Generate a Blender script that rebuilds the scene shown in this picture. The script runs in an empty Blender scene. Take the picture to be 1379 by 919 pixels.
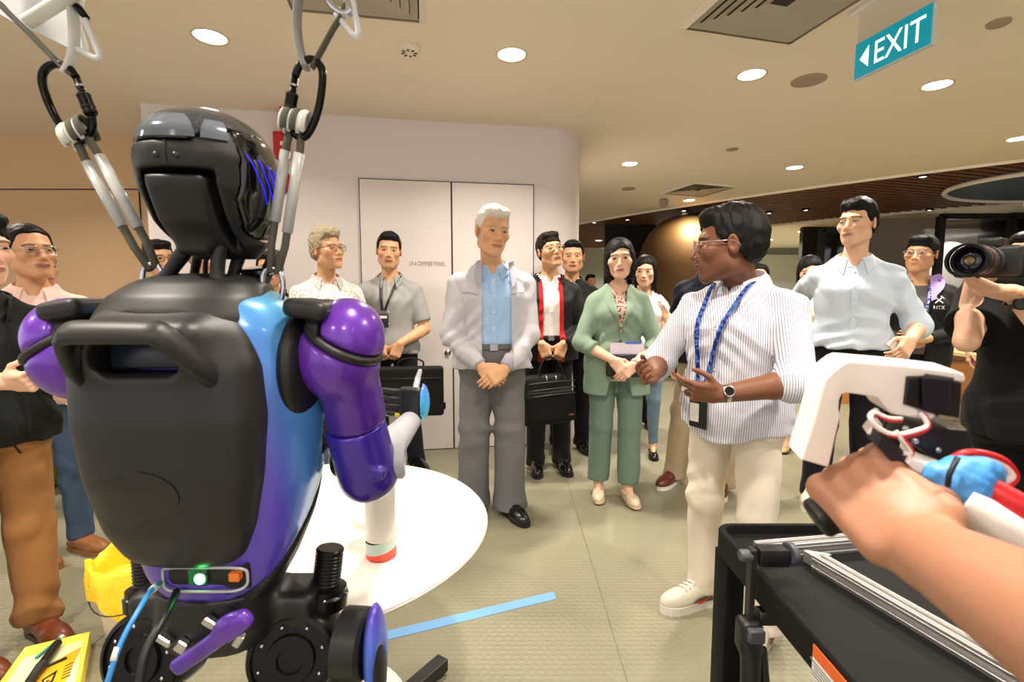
import bpy, bmesh, math, random
import numpy as np
from mathutils import Vector, Matrix, Euler

# ------------------------------------------------------------------ camera
FPX, PITCH, CAM_H = 660.0, math.radians(5.2), 1.30      # focal length in pixels of the 1379 x 919 frame
scene = bpy.context.scene
COL = scene.collection
cam_data = bpy.data.cameras.new('camera')
cam = bpy.data.objects.new('camera', cam_data)
COL.objects.link(cam)
cam.location = (0, 0, CAM_H)
cam.rotation_euler = (math.pi / 2 - PITCH, 0, 0)
cam_data.sensor_width = 36.0
cam_data.lens = 36.0 * FPX / 1379.0
cam_data.clip_start = 0.02
cam_data.dof.use_dof = True
cam_data.dof.focus_distance = 2.4
cam_data.dof.aperture_fstop = 7.0
scene.camera = cam
# ------------------------------------------------------------------ world and exposure
world = bpy.data.worlds.new('world')
scene.world = world
world.use_nodes = True
world.node_tree.nodes['Background'].inputs[0].default_value = (1.0, 0.95, 0.96, 1)
world.node_tree.nodes['Background'].inputs[1].default_value = 0.80
vs = scene.view_settings
vs.view_transform = 'Standard'
vs.look = 'None'
vs.gamma = 1.0
vs.exposure = 0.60
vs.use_curve_mapping = False
LAMP_W = 11.0                                            # power of one ceiling downlight
LAMP_COLOR = (1.0, 0.91, 0.80)

random.seed(7)
RNG = np.random.default_rng(7)
PI = math.pi


def ray(x, y):
    a = (x - 689.5) / FPX
    b = (459.5 - y) / FPX
    return np.array((a, math.cos(PITCH) + math.sin(PITCH) * b, -math.sin(PITCH) + math.cos(PITCH) * b))


def on_z(x, y, z):
    """the point of the horizontal plane z seen at frame position x, y (used once to survey the room)"""
    r = ray(x, y)
    t = (z - CAM_H) / r[2]
    return (r[0] * t, r[1] * t, z)


def on_y(x, y, Y):
    r = ray(x, y)
    t = Y / r[1]
    return (r[0] * t, Y, CAM_H + r[2] * t)
# ------------------------------------------------------------------ scene helpers
def thing(name, label, cat, loc=(0, 0, 0), rz=0.0, group=None):
    o = bpy.data.objects.new(name, None)
    o.empty_display_size = 0.1
    COL.objects.link(o)
    o.location = loc
    o.rotation_euler = (0, 0, rz)
    o['label'] = label
    o['category'] = cat
    if group:
        o['group'] = group
    return o


def tag(o, label=None, cat=None, group=None, kind=None):
    for k, v in (('label', label), ('category', cat), ('group', group), ('kind', kind)):
        if v:
            o[k] = v
    return o


def put(name, me, parent=None, loc=None):
    o = bpy.data.objects.new(name, me)
    COL.objects.link(o)
    if parent is not None:
        o.parent = parent
    if loc is not None:
        o.location = loc
    return o


def dup(o, parent=None):
    c = o.copy()
    COL.objects.link(c)
    c.parent = parent
    for ch in list(o.children):
        dup(ch, c)
    return c


def build(name, bm, mat, parent=None, smooth=False, loc=None, angle=None):
    bmesh.ops.recalc_face_normals(bm, faces=bm.faces[:])
    me = bpy.data.meshes.new(name)
    bm.to_mesh(me)
    bm.free()
    if smooth:
        me.polygons.foreach_set('use_smooth', [True] * len(me.polygons))
        if angle is not None:
            try:
                me.set_sharp_from_angle(angle=math.radians(angle))
            except Exception:
                pass
    for m in (mat if isinstance(mat, (list, tuple)) else [mat]):
        me.materials.append(m)
    return put(name, me, parent, loc)


def rot_to(d, up=(0, 0, 1)):
    """rotation whose z axis is d"""
    d = Vector(d).normalized()
    u = Vector(up)
    if abs(d.dot(u.normalized())) > .98:
        u = Vector((0, 1, 0))
    x = u.cross(d).normalized()
    y = d.cross(x)
    return Matrix((x, y, d)).transposed()


def box(bm, c, h, R=None, bev=0.0, seg=2):
    """box with centre c and half sizes h"""
    r = bmesh.ops.create_cube(bm, size=2.0)
    vsx = r['verts']
    M = (R or Matrix.Identity(3)).to_4x4()
    for v in vsx:
        v.co = Vector((v.co.x * h[0], v.co.y * h[1], v.co.z * h[2]))
    if bev > 0:
        es = list({e for v in vsx for e in v.link_edges})
        rr = bmesh.ops.bevel(bm, geom=es, offset=bev, segments=seg, profile=.5, affect='EDGES')
        vsx = list({v for f in rr['faces'] for v in f.verts} | {v for v in vsx if v.is_valid})
    for v in vsx:
        v.co = M @ v.co + Vector(c)
    return vsx


def lathe(bm, prof, c=(0, 0, 0), R=None, seg=24, cap=True):
    """prof: list of (radius, height) along local z"""
    R = R or Matrix.Identity(3)
    c = Vector(c)
    rings = []
    for r, z in prof:
        rings.append([bm.verts.new(c + R @ Vector((r * math.cos(2 * PI * i / seg), r * math.sin(2 * PI * i / seg), z))) for i in range(seg)])
    for a, b in zip(rings, rings[1:]):
        for i in range(seg):
            j = (i + 1) % seg
            bm.faces.new((a[i], a[j], b[j], b[i]))
    if cap:
        bm.faces.new(rings[0][::-1])
        bm.faces.new(rings[-1])


def cyl(bm, a, b, r, r2=None, seg=16, bev=0.0):
    a, b = Vector(a), Vector(b)
    L = (b - a).length
    r2 = r if r2 is None else r2
    pr = [(r, 0), (r2, L)]
    if bev:
        pr = [(r - bev, 0), (r, bev), (r2, L - bev), (r2 - bev, L)]
    lathe(bm, pr, a, rot_to(b - a), seg)


def tube(bm, pts, r, seg=8, closed=False, flat=None, up=None):
    """swept tube; flat=(rx, ry) gives an elliptical or strap section"""
    pts = [Vector(p) for p in pts]
    n = len(pts)
    rad = r if isinstance(r, (list, tuple)) else [r] * n
    rings = []
    prev = Vector(up) if up is not None else None
    for i, p in enumerate(pts):
        if closed:
            t = pts[(i + 1) % n] - pts[i - 1]
        else:
            t = pts[min(i + 1, n - 1)] - pts[max(i - 1, 0)]
        t.normalize()
        if prev is None:
            prev = t.orthogonal()
        x = (prev - t * prev.dot(t))
        if x.length < 1e-6:
            x = t.orthogonal()
        x.normalize()
        prev = x
        y = t.cross(x)
        rx, ry = (flat if flat else (rad[i], rad[i]))
        rings.append([bm.verts.new(p + x * rx * math.cos(2 * PI * k / seg) + y * ry * math.sin(2 * PI * k / seg)) for k in range(seg)])
    m = n if closed else n - 1
    for i in range(m):
        a, b = rings[i], rings[(i + 1) % n]
        for k in range(seg):
            l = (k + 1) % seg
            bm.faces.new((a[k], a[l], b[l], b[k]))
    if not closed:
        bm.faces.new(rings[0][::-1])
        bm.faces.new(rings[-1])


def smooth_path(pts, n=6, closed=False):
    """Catmull-Rom through pts"""
    P = [np.array(p, float) for p in pts]
    out = []
    N = len(P)
    for i in range(N if closed else N - 1):
        p0 = P[i - 1] if (closed or i > 0) else P[0]
        p1 = P[i]
        p2 = P[(i + 1) % N]
        p3 = P[(i + 2) % N] if (closed or i + 2 < N) else P[-1]
        for k in range(n):
            t = k / n
            out.append(.5 * (2 * p1 + (p2 - p0) * t + (2 * p0 - 5 * p1 + 4 * p2 - p3) * t * t + (3 * p1 - p0 - 3 * p2 + p3) * t ** 3))
    if not closed:
        out.append(P[-1])
    return [tuple(p) for p in out]


def prism(bm, outline, z0, z1, M=None):
    """extrude a 2-D outline (x, y) from z0 to z1, then transform by M"""
    M = M or Matrix.Identity(4)
    a = [bm.verts.new(M @ Vector((x, y, z0))) for x, y in outline]
    b = [bm.verts.new(M @ Vector((x, y, z1))) for x, y in outline]
    n = len(a)
    for i in range(n):
        j = (i + 1) % n
        bm.faces.new((a[i], a[j], b[j], b[i]))
    bm.faces.new(a[::-1])
    bm.faces.new(b)


def sheet(rows, thick, name, mat, parent, smooth=True):
    """grid of points -> cloth sheet with thickness"""
    bm = bmesh.new()
    V = [[bm.verts.new(p) for p in r] for r in rows]
    for a, b in zip(V, V[1:]):
        for i in range(len(a) - 1):
            bm.faces.new((a[i], a[i + 1], b[i + 1], b[i]))
    bmesh.ops.recalc_face_normals(bm, faces=bm.faces[:])
    bmesh.ops.solidify(bm, geom=bm.faces[:], thickness=thick)
    return build(name, bm, mat, parent, smooth, angle=50)


# ------------------------------------------------------------------ materials
def nodes_of(m):
    m.use_nodes = True
    return m.node_tree.nodes, m.node_tree.links, m.node_tree.nodes['Principled BSDF']


def srgb(r, g, b):
    f = lambda c: (c / 255 / 12.92) if c <= 10 else ((c / 255 + .055) / 1.055) ** 2.4
    return (f(r), f(g), f(b))


def mat(name, c, rough=.5, metal=0.0, bump=None, spec=.5, emit=None, attr=False, coat=0.0, var=None, alpha=None, trans=0.0, sheen=0.0, sss=0.0):
    """c: sRGB 0..255. bump=(scale, strength, distance[, stretch]); var=(scale, amount) mottles the colour"""
    m = bpy.data.materials.new(name)
    N, L, b = nodes_of(m)
    col = srgb(*c)
    b.inputs['Base Color'].default_value = (*col, 1)
    b.inputs['Roughness'].default_value = rough
    b.inputs['Metallic'].default_value = metal
    b.inputs['Specular IOR Level'].default_value = spec
    b.inputs['Coat Weight'].default_value = coat
    b.inputs['Transmission Weight'].default_value = trans
    b.inputs['Sheen Weight'].default_value = sheen
    if sss:
        b.inputs['Subsurface Weight'].default_value = sss
        b.inputs['Subsurface Radius'].default_value = (.01, .004, .002)
    if emit:
        b.inputs['Emission Color'].default_value = (*srgb(*emit[0]), 1)
        b.inputs['Emission Strength'].default_value = emit[1]
    if attr:
        a = N.new('ShaderNodeAttribute')
        a.attribute_name = 'Col'
        L.new(a.outputs['Color'], b.inputs['Base Color'])
    tc = None
    if bump or var:
        tc = N.new('ShaderNodeTexCoord')
    if var:
        n = N.new('ShaderNodeTexNoise')
        n.inputs['Scale'].default_value = var[0]
        n.inputs['Detail'].default_value = 3
        L.new(tc.outputs['Object'], n.inputs['Vector'])
        mx = N.new('ShaderNodeMix')
        mx.data_type = 'RGBA'
        mx.blend_type = 'MULTIPLY'
        mx.inputs['Factor'].default_value = 1
        r = N.new('ShaderNodeMapRange')
        r.inputs['From Min'].default_value = .3
        r.inputs['From Max'].default_value = .7
        r.inputs['To Min'].default_value = 1 - var[1]
        r.inputs['To Max'].default_value = 1
        L.new(n.outputs['Fac'], r.inputs['Value'])
        L.new(r.outputs['Result'], mx.inputs['B'])
        if attr:
            L.new(a.outputs['Color'], mx.inputs['A'])
        else:
            mx.inputs['A'].default_value = (*col, 1)
        L.new(mx.outputs['Result'], b.inputs['Base Color'])
    if bump:
        n = N.new('ShaderNodeTexNoise')
        n.inputs['Scale'].default_value = bump[0]
        n.inputs['Detail'].default_value = 3
        if len(bump) > 3:
            mp = N.new('ShaderNodeMapping')
            mp.inputs['Scale'].default_value = bump[3]
            L.new(tc.outputs['Object'], mp.inputs['Vector'])
            L.new(mp.outputs['Vector'], n.inputs['Vector'])
        else:
            L.new(tc.outputs['Object'], n.inputs['Vector'])
        u = N.new('ShaderNodeBump')
        u.inputs['Strength'].default_value = bump[1]
        u.inputs['Distance'].default_value = bump[2]
        L.new(n.outputs['Fac'], u.inputs['Height'])
        L.new(u.outputs['Normal'], b.inputs['Normal'])
    return m


def cloth(name, c, rough=.85, fine=900, wr=.12, **k):
    """woven cloth with a soft wrinkle relief"""
    return mat(name, c, rough, bump=(14, wr, .02, (1, 1, .55)), sheen=k.pop('sheen', .04), spec=.25, **k)


def pattern_mat(name, base, ink, kind, scale, rough=.85, width=.3):
    """striped or dotted cloth printed in object space"""
    m = mat(name, base, rough, spec=.25, bump=(14, .12, .02))
    N, L, b = nodes_of(m)
    tc = N.new('ShaderNodeTexCoord')
    sx = N.new('ShaderNodeSeparateXYZ')
    L.new(tc.outputs['Object'], sx.inputs[0])

    def math_(op, a, bb=None):
        q = N.new('ShaderNodeMath')
        q.operation = op
        for i, v in enumerate((a, bb)):
            if v is None:
                continue
            if isinstance(v, (int, float)):
                q.inputs[i].default_value = v
            else:
                L.new(v, q.inputs[i])
        return q.outputs[0]
    if kind == 'stripe':        # thin vertical stripes running round the body
        ang = math_('ADD', sx.outputs['X'], math_('MULTIPLY', sx.outputs['Y'], .75))
        fac = math_('FRACT', math_('MULTIPLY', ang, scale))
        mask = math_('LESS_THAN', fac, width)
    elif kind == 'hoop':
        fac = math_('FRACT', math_('MULTIPLY', sx.outputs['Z'], scale))
        mask = math_('LESS_THAN', fac, width)
    elif kind == 'dot':
        v = N.new('ShaderNodeTexVoronoi')
        v.inputs['Scale'].default_value = scale
        v.inputs['Randomness'].default_value = .35
        L.new(tc.outputs['Object'], v.inputs['Vector'])
        mask = math_('LESS_THAN', v.outputs['Distance'], width)
    else:                       # blotchy print
        v = N.new('ShaderNodeTexNoise')
        v.inputs['Scale'].default_value = scale
        v.inputs['Detail'].default_value = 2
        L.new(tc.outputs['Object'], v.inputs['Vector'])
        mask = math_('GREATER_THAN', v.outputs['Fac'], width)
    mx = N.new('ShaderNodeMix')
    mx.data_type = 'RGBA'
    L.new(mask, mx.inputs['Factor'])
    mx.inputs['A'].default_value = (*srgb(*base), 1)
    mx.inputs['B'].default_value = (*srgb(*ink), 1)
    L.new(mx.outputs['Result'], b.inputs['Base Color'])
    return m


# ------------------------------------------------------------------ implicit surfaces (signed distance grids -> surface nets)
def axis(lo, hi, coarse, fine=None, spans=()):
    out = [lo]
    while out[-1] < hi:
        x = out[-1]
        st = coarse
        if fine:
            for a, b in spans:
                if a - coarse < x < b:
                    st = fine
                    break
        out.append(x + st)
    return np.array(out, np.float32)


class Grid:
    def __init__(s, xs, ys, zs):
        s.ax = [xs, ys, zs]
        s.d = np.full((len(xs), len(ys), len(zs)), 1.0, np.float32)
        s.vox = max(float(np.diff(a).max()) for a in s.ax)

    def cut(s, lo, hi):
        r = []
        for a, l, h in zip(s.ax, lo, hi):
            i = max(0, int(np.searchsorted(a, l)) - 1)
            j = min(len(a), int(np.searchsorted(a, h)) + 1)
            if j <= i:
                return None
            r.append(slice(i, j))
        return tuple(r)

    def xyz(s, sl):
        return s.ax[0][sl[0]][:, None, None], s.ax[1][sl[1]][None, :, None], s.ax[2][sl[2]][None, None, :]

    def add(s, prim, k=0.0, mode='u'):
        lo, hi, f = prim
        p = k + 2.2 * s.vox
        sl = s.cut([a - p for a in lo], [b + p for b in hi]) if mode != 'i' else (slice(None),) * 3
        if sl is None:
            return s
        a = s.d[sl]
        b = f(*s.xyz(sl))
        if mode == 's':
            b = -b
        sg = 1.0 if mode == 'u' else -1.0
        if k > 0:
            h = np.maximum(k - np.abs(a - b), 0) / k
            r = (np.minimum(a, b) if sg > 0 else np.maximum(a, b)) - sg * h * h * (k * .25)
        else:
            r = np.minimum(a, b) if sg > 0 else np.maximum(a, b)
        s.d[sl] = r
        return s

    def sub(s, prim, k=0.0):
        return s.add(prim, k, 's')

    def keep(s, prim, k=0.0):
        return s.add(prim, k, 'i')

    def warp(s, f):
        s.d += f(*s.xyz((slice(None),) * 3)).astype(np.float32)
        return s

    def mesh(s, relax=1):
        d = s.d
        # close the surface at the rim of the grid
        for a in range(3):
            for e in (0, -1):
                ix = [slice(None)] * 3
                ix[a] = e
                d[tuple(ix)] = np.maximum(d[tuple(ix)], 1e-4)
        ins = d < 0
        u = ins.astype(np.uint8)
        c = u[:-1] + u[1:]
        c = c[:, :-1] + c[:, 1:]
        c = c[:, :, :-1] + c[:, :, 1:]
        act = (c > 0) & (c < 8)
        I = np.argwhere(act)
        n = len(I)
        if n == 0:
            return np.zeros((0, 3)), np.zeros((0, 4), int)
        offs = [(i, j, k) for i in (0, 1) for j in (0, 1) for k in (0, 1)]
        V = np.stack([d[I[:, 0] + a, I[:, 1] + b, I[:, 2] + e] for a, b, e in offs], 1)
        acc = np.zeros((n, 3), np.float32)
        cnt = np.zeros(n, np.float32)
        for p in range(8):
            for q in range(p + 1, 8):
                A, B = offs[p], offs[q]
                if sum(abs(x - y) for x, y in zip(A, B)) != 1:
                    continue
                va, vb = V[:, p], V[:, q]
                m = (va < 0) != (vb < 0)
                t = np.where(m, va / np.where(m, va - vb, 1), 0)
                for ax_ in range(3):
                    acc[:, ax_] += np.where(m, A[ax_] + t * (B[ax_] - A[ax_]), 0)
                cnt += m
        fr = acc / cnt[:, None]
        P = np.empty((n, 3), np.float32)
        for a in range(3):
            x = s.ax[a]
            i = I[:, a]
            P[:, a] = x[i] + fr[:, a] * (x[i + 1] - x[i])
        idm = np.full(act.shape, -1, np.int32)
        idm[act] = np.arange(n, dtype=np.int32)
        Q = []
        # quads around each crossing edge
        e = np.argwhere(ins[:-1, 1:-1, 1:-1] != ins[1:, 1:-1, 1:-1])
        if len(e):
            i, j, k = e[:, 0], e[:, 1] + 1, e[:, 2] + 1
            q = np.stack([idm[i, j - 1, k - 1], idm[i, j, k - 1], idm[i, j, k], idm[i, j - 1, k]], 1)
            Q.append(np.where(ins[i, j, k][:, None], q, q[:, ::-1]))
        e = np.argwhere(ins[1:-1, :-1, 1:-1] != ins[1:-1, 1:, 1:-1])
        if len(e):
            i, j, k = e[:, 0] + 1, e[:, 1], e[:, 2] + 1
            q = np.stack([idm[i - 1, j, k - 1], idm[i - 1, j, k], idm[i, j, k], idm[i, j, k - 1]], 1)
            Q.append(np.where(ins[i, j, k][:, None], q, q[:, ::-1]))
        e = np.argwhere(ins[1:-1, 1:-1, :-1] != ins[1:-1, 1:-1, 1:])
        if len(e):
            i, j, k = e[:, 0] + 1, e[:, 1] + 1, e[:, 2]
            q = np.stack([idm[i - 1, j - 1, k], idm[i, j - 1, k], idm[i, j, k], idm[i - 1, j, k]], 1)
            Q.append(np.where(ins[i, j, k][:, None], q, q[:, ::-1]))
        Q = np.concatenate(Q)
        for _ in range(relax):
            nb = np.zeros((n, 3), np.float64)
            w = np.zeros(n)
            for a in range(4):
                f, t = Q[:, a], Q[:, (a + 1) % 4]
                for x in range(3):
                    nb[:, x] += np.bincount(f, P[t, x], n) + np.bincount(t, P[f, x], n)
                w += np.bincount(f, minlength=n) + np.bincount(t, minlength=n)
            P = (P + nb / w[:, None]) * .5
        return P, Q


def V3(p):
    return np.array(p, np.float64)


def unit(p):
    p = V3(p)
    return p / (np.linalg.norm(p) + 1e-12)


def loc(X, Y, Z, c, R):
    x, y, z = X - c[0], Y - c[1], Z - c[2]
    if R is None:
        return x, y, z
    R = np.asarray(R, np.float32)
    return (x * R[0, 0] + y * R[1, 0] + z * R[2, 0], x * R[0, 1] + y * R[1, 1] + z * R[2, 1], x * R[0, 2] + y * R[1, 2] + z * R[2, 2])


def frame_of(R, c, h):
    """bounds of an oriented box"""
    if R is None:
        e = np.array(h)
    else:
        e = np.abs(np.asarray(R)) @ np.array(h)
    return V3(c) - e, V3(c) + e


def rc(a, b, ra, rb, flat=None):
    """tapered limb; flat=(direction, factor) squeezes the section"""
    a, b = V3(a), V3(b)
    ba = b - a
    L2 = float(ba @ ba) + 1e-12
    m = max(ra, rb)
    lo, hi = np.minimum(a, b) - m * 1.4, np.maximum(a, b) + m * 1.4
    ba32 = ba.astype(np.float32)

    def f(X, Y, Z):
        x, y, z = X - np.float32(a[0]), Y - np.float32(a[1]), Z - np.float32(a[2])
        t = np.clip((x * ba32[0] + y * ba32[1] + z * ba32[2]) / np.float32(L2), 0, 1)
        x = x - t * ba32[0]
        y = y - t * ba32[1]
        z = z - t * ba32[2]
        q = x * x + y * y + z * z
        if flat is not None:
            u = unit(flat[0]).astype(np.float32)
            cmp = x * u[0] + y * u[1] + z * u[2]
            q = q + cmp * cmp * np.float32(1 / flat[1] ** 2 - 1)
        return np.sqrt(q) - (ra + t * np.float32(rb - ra))
    return lo, hi, f


def ell(c, r, R=None):
    lo, hi = frame_of(R, c, r)
    r = np.array(r, np.float32)

    def f(X, Y, Z):
        x, y, z = loc(X, Y, Z, np.array(c, np.float32), R)
        x, y, z = x / r[0], y / r[1], z / r[2]
        k0 = np.sqrt(x * x + y * y + z * z)
        x, y, z = x / r[0], y / r[1], z / r[2]
        k1 = np.sqrt(x * x + y * y + z * z) + 1e-9
        return k0 * (k0 - 1) / k1
    return lo, hi, f


def rbox(c, h, r, R=None):
    lo, hi = frame_of(R, c, h)

    def f(X, Y, Z):
        x, y, z = loc(X, Y, Z, np.array(c, np.float32), R)
        x, y, z = np.abs(x) - np.float32(h[0] - r), np.abs(y) - np.float32(h[1] - r), np.abs(z) - np.float32(h[2] - r)
        o = np.sqrt(np.maximum(x, 0) ** 2 + np.maximum(y, 0) ** 2 + np.maximum(z, 0) ** 2)
        return o + np.minimum(np.maximum(x, np.maximum(y, z)), 0) - np.float32(r)
    return lo, hi, f


def stack(sec, n=2.3, R=None, c=(0, 0, 0), grow=0.0, endk=0.0):
    """loft along local z: rows (z, cx, cy, rx, ry)"""
    S = np.array(sec, np.float64)
    m = S[:, 3:].max() + grow
    hx = np.abs(S[:, 1]).max() + m
    hy = np.abs(S[:, 2]).max() + m
    zc, zh = (S[0, 0] + S[-1, 0]) / 2, (S[-1, 0] - S[0, 0]) / 2
    cc = V3(c) + (np.asarray(R) @ V3((0, 0, zc)) if R is not None else V3((0, 0, zc)))
    lo, hi = frame_of(R, cc, (hx, hy, zh))
    # smooth resampling of the sections
    zz = np.linspace(S[0, 0], S[-1, 0], 96)
    tab = np.stack([np.interp(zz, S[:, 0], S[:, q]) for q in range(1, 5)], 1)
    for _ in range(5):
        tab[1:-1] = (tab[:-2] + 2 * tab[1:-1] + tab[2:]) / 4
    tab = tab.astype(np.float32)

    def f(X, Y, Z):
        x, y, z = loc(X, Y, Z, np.array(c, np.float32), R)
        g = lambda q: np.interp(z, zz, tab[:, q]).astype(np.float32)
        rx, ry = g(2) + np.float32(grow), g(3) + np.float32(grow)
        ux = np.abs((x - g(0)) / rx)
        uy = np.abs((y - g(1)) / ry)
        q = (ux ** n + uy ** n) ** np.float32(1 / n)
        d = (q - 1) * np.minimum(rx, ry)
        e = np.maximum(np.float32(S[0, 0]) - z, z - np.float32(S[-1, 0]))
        if endk:
            h = np.maximum(endk - np.abs(d - e), 0) / endk
            return np.maximum(d, e) + h * h * np.float32(endk * .25)
        return np.maximum(d, e)
    return lo, hi, f


def half(p, nrm):
    """half space on the far side of nrm: negative where (x - p).n < 0"""
    nrm = unit(nrm).astype(np.float32)
    p = np.array(p, np.float32)

    def f(X, Y, Z):
        return (X - p[0]) * nrm[0] + (Y - p[1]) * nrm[1] + (Z - p[2]) * nrm[2]
    return (-9, -9, -9), (9, 9, 9), f


def raw(lo, hi, f):
    return lo, hi, f


def both(p, q, k=0.0):
    """intersection of two primitives, bounded by the first"""
    def f(X, Y, Z):
        a, b = p[2](X, Y, Z), q[2](X, Y, Z)
        if k:
            h = np.maximum(k - np.abs(a - b), 0) / k
            return np.maximum(a, b) + h * h * np.float32(k * .25)
        return np.maximum(a, b)
    return p[0], p[1], f


def grid_for(lo, hi, vox, spans=None, fine=None):
    return Grid(*[axis(l - 3 * vox, h + 4 * vox, vox, fine, (spans[i] if spans else ())) for i, (l, h) in enumerate(zip(lo, hi))])


def skinmesh(name, PQ, m, parent=None, col=None, R=None, c=None, smooth=True):
    P, Q = PQ
    if R is not None:
        P = P @ np.asarray(R).T
    if c is not None:
        P = P + np.asarray(c)
    me = bpy.data.meshes.new(name)
    n, q = len(P), len(Q)
    me.vertices.add(n)
    me.vertices.foreach_set('co', np.asarray(P, np.float32).ravel())
    me.loops.add(q * 4)
    me.loops.foreach_set('vertex_index', np.asarray(Q, np.int32).ravel())
    me.polygons.add(q)
    me.polygons.foreach_set('loop_start', np.arange(0, q * 4, 4, dtype=np.int32))
    if smooth:
        me.polygons.foreach_set('use_smooth', np.ones(q, bool))
    me.update(calc_edges=True)
    if col is not None:
        at = me.attributes.new('Col', 'FLOAT_COLOR', 'POINT')
        at.data.foreach_set('color', np.concatenate([col, np.ones((n, 1))], 1).astype(np.float32).ravel())
    for mm in (m if isinstance(m, (list, tuple)) else [m]):
        me.materials.append(mm)
    return put(name, me, parent)


def blob(name, m, parent, prims, vox, relax=1, warp=None):
    """mesh of a list of (prim, k[, mode])"""
    los = np.min([p[0][0] for p in prims if len(p) < 3 or p[2] == 'u'], 0)
    his = np.max([p[0][1] for p in prims if len(p) < 3 or p[2] == 'u'], 0)
    g = grid_for(los, his, vox)
    for p in prims:
        g.add(p[0], p[1], p[2] if len(p) > 2 else 'u')
    if warp:
        g.warp(warp)
    return skinmesh(name, g.mesh(relax), m, parent)


def Rz(a):
    c, s = math.cos(a), math.sin(a)
    return np.array([[c, -s, 0], [s, c, 0], [0, 0, 1.0]])


def Rx(a):
    c, s = math.cos(a), math.sin(a)
    return np.array([[1.0, 0, 0], [0, c, -s], [0, s, c]])


def Ry(a):
    c, s = math.cos(a), math.sin(a)
    return np.array([[c, 0, s], [0, 1.0, 0], [-s, 0, c]])


def basis(z, x):
    """rotation with columns (x', y, z) from a z axis and a hint for x"""
    z = unit(z)
    x = V3(x) - z * float(V3(x) @ z)
    x = unit(x)
    return np.stack([x, np.cross(z, x), z], 1)
def lens_material():
    m = bpy.data.materials.new('clear_lens')
    N, L, b = nodes_of(m)
    t = N.new('ShaderNodeBsdfTransparent')
    gl = N.new('ShaderNodeBsdfGlossy')
    gl.inputs['Roughness'].default_value = .05
    mx = N.new('ShaderNodeMixShader')
    fr = N.new('ShaderNodeFresnel')
    fr.inputs['IOR'].default_value = 1.45
    L.new(fr.outputs[0], mx.inputs[0])
    L.new(t.outputs[0], mx.inputs[1])
    L.new(gl.outputs[0], mx.inputs[2])
    L.new(mx.outputs[0], N['Material Output'].inputs['Surface'])
    return m


M_LENS = lens_material()


M_STEEL = mat('polished_steel', (200, 200, 205), .22, 1.0)


# ------------------------------------------------------------------ the room
CEIL = 2.71
M_CEIL = mat('ceiling_paint', (238, 226, 204), .9, bump=(30, .04, .01))
M_WALL = mat('wall_paint', (226, 217, 214), .75, bump=(60, .05, .004))
M_DOOR = mat('door_paint', (228, 219, 214), .6)
M_BEIGE = mat('warm_lit_beige_wall', (214, 182, 140), .8, bump=(60, .05, .004))  # beige with the tan of the warm light put into the colour
M_GAP = mat('shadow_gap', (60, 50, 46), .9)
M_BLACKWALL = mat('dark_brown_wall', (26, 20, 18), .6)
M_WHITE = mat('white_painted_metal', (235, 232, 226), .45)
M_FARW = mat('far_wall_paint', (176, 178, 168), .8)


def floor_material():
    m = mat('floor_vinyl', (138, 134, 111), .42, spec=.4, var=(2.2, .06))
    N, L, b = nodes_of(m)
    tc = N.new('ShaderNodeTexCoord')
    br = N.new('ShaderNodeTexBrick')        # short raised dashes pressed into the vinyl
    br.inputs['Scale'].default_value = 1.0
    br.inputs['Brick Width'].default_value = .034
    br.inputs['Row Height'].default_value = .024
    br.inputs['Mortar Size'].default_value = .0095
    br.inputs['Mortar Smooth'].default_value = .6
    br.inputs['Color1'].default_value = (1, 1, 1, 1)
    br.inputs['Color2'].default_value = (1, 1, 1, 1)
    br.inputs['Mortar'].default_value = (0, 0, 0, 1)
    L.new(tc.outputs['Object'], br.inputs['Vector'])
    u = N.new('ShaderNodeBump')
    u.inputs['Strength'].default_value = .6
    u.inputs['Distance'].default_value = .0016
    L.new(br.outputs['Color'], u.inputs['Height'])
    L.new(u.outputs['Normal'], b.inputs['Normal'])
    return m


bm = bmesh.new()
box(bm, (3, 9, -.05), (13, 13, .05))
floor = build('floor', bm, floor_material())
floor['kind'] = 'structure'
# welded seams of the vinyl sheets, a hair above the floor
M_SEAM = mat('seam_weld', (108, 104, 86), .5)
for i, x in enumerate((-1.62, .34, 2.30, 4.26)):
    bm = bmesh.new()
    box(bm, (x + .05, 5, .0004), (.0022, 7, .0006))
    build('floor_seam', bm, M_SEAM, floor)

# white ceiling slab with its long curved edge
EDGE = smooth_path([(9.4, 2.9), (7.3, 3.85), (5.29, 5.2), (3.27, 7.1), (1.35, 9.56), (.1, 12.0), (-.6, 14.5)], 8)
EDGE2 = smooth_path([(13.5, 5.6), (10.0, 6.6), (7.6, 7.62), (5.9, 9.0), (4.3, 11.0), (3.2, 13.2), (2.6, 14.5)], 8)
bm = bmesh.new()
prism(bm, [(-9, -4), (9.4, -4)] + [p[:2] for p in EDGE] + [(-9, 14.5)], CEIL, CEIL + .25)
ceiling = build('ceiling', bm, M_CEIL)
ceiling['kind'] = 'structure'
bm = bmesh.new()
prism(bm, [p[:2] for p in EDGE2] + [(13.5, 14.5)], CEIL, CEIL + .2)
o = build('ceiling_far', bm, M_CEIL)
o['kind'] = 'structure'
M_EDGE = mat('pale_glow_trim', (255, 246, 226), .6)  # near-white colour stands in for the glow along the curved edge
for nm, E_, h in (('trim_1', EDGE, .05), ('trim_2', EDGE2, .07)):
    bm = bmesh.new()
    tube(bm, [(x, y, CEIL - .005) for x, y in E_], .02, 6, flat=(.02, h * .5), up=(1, 1, 0))
    o = build(nm, bm, M_EDGE)
    o['kind'] = 'structure'
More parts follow.
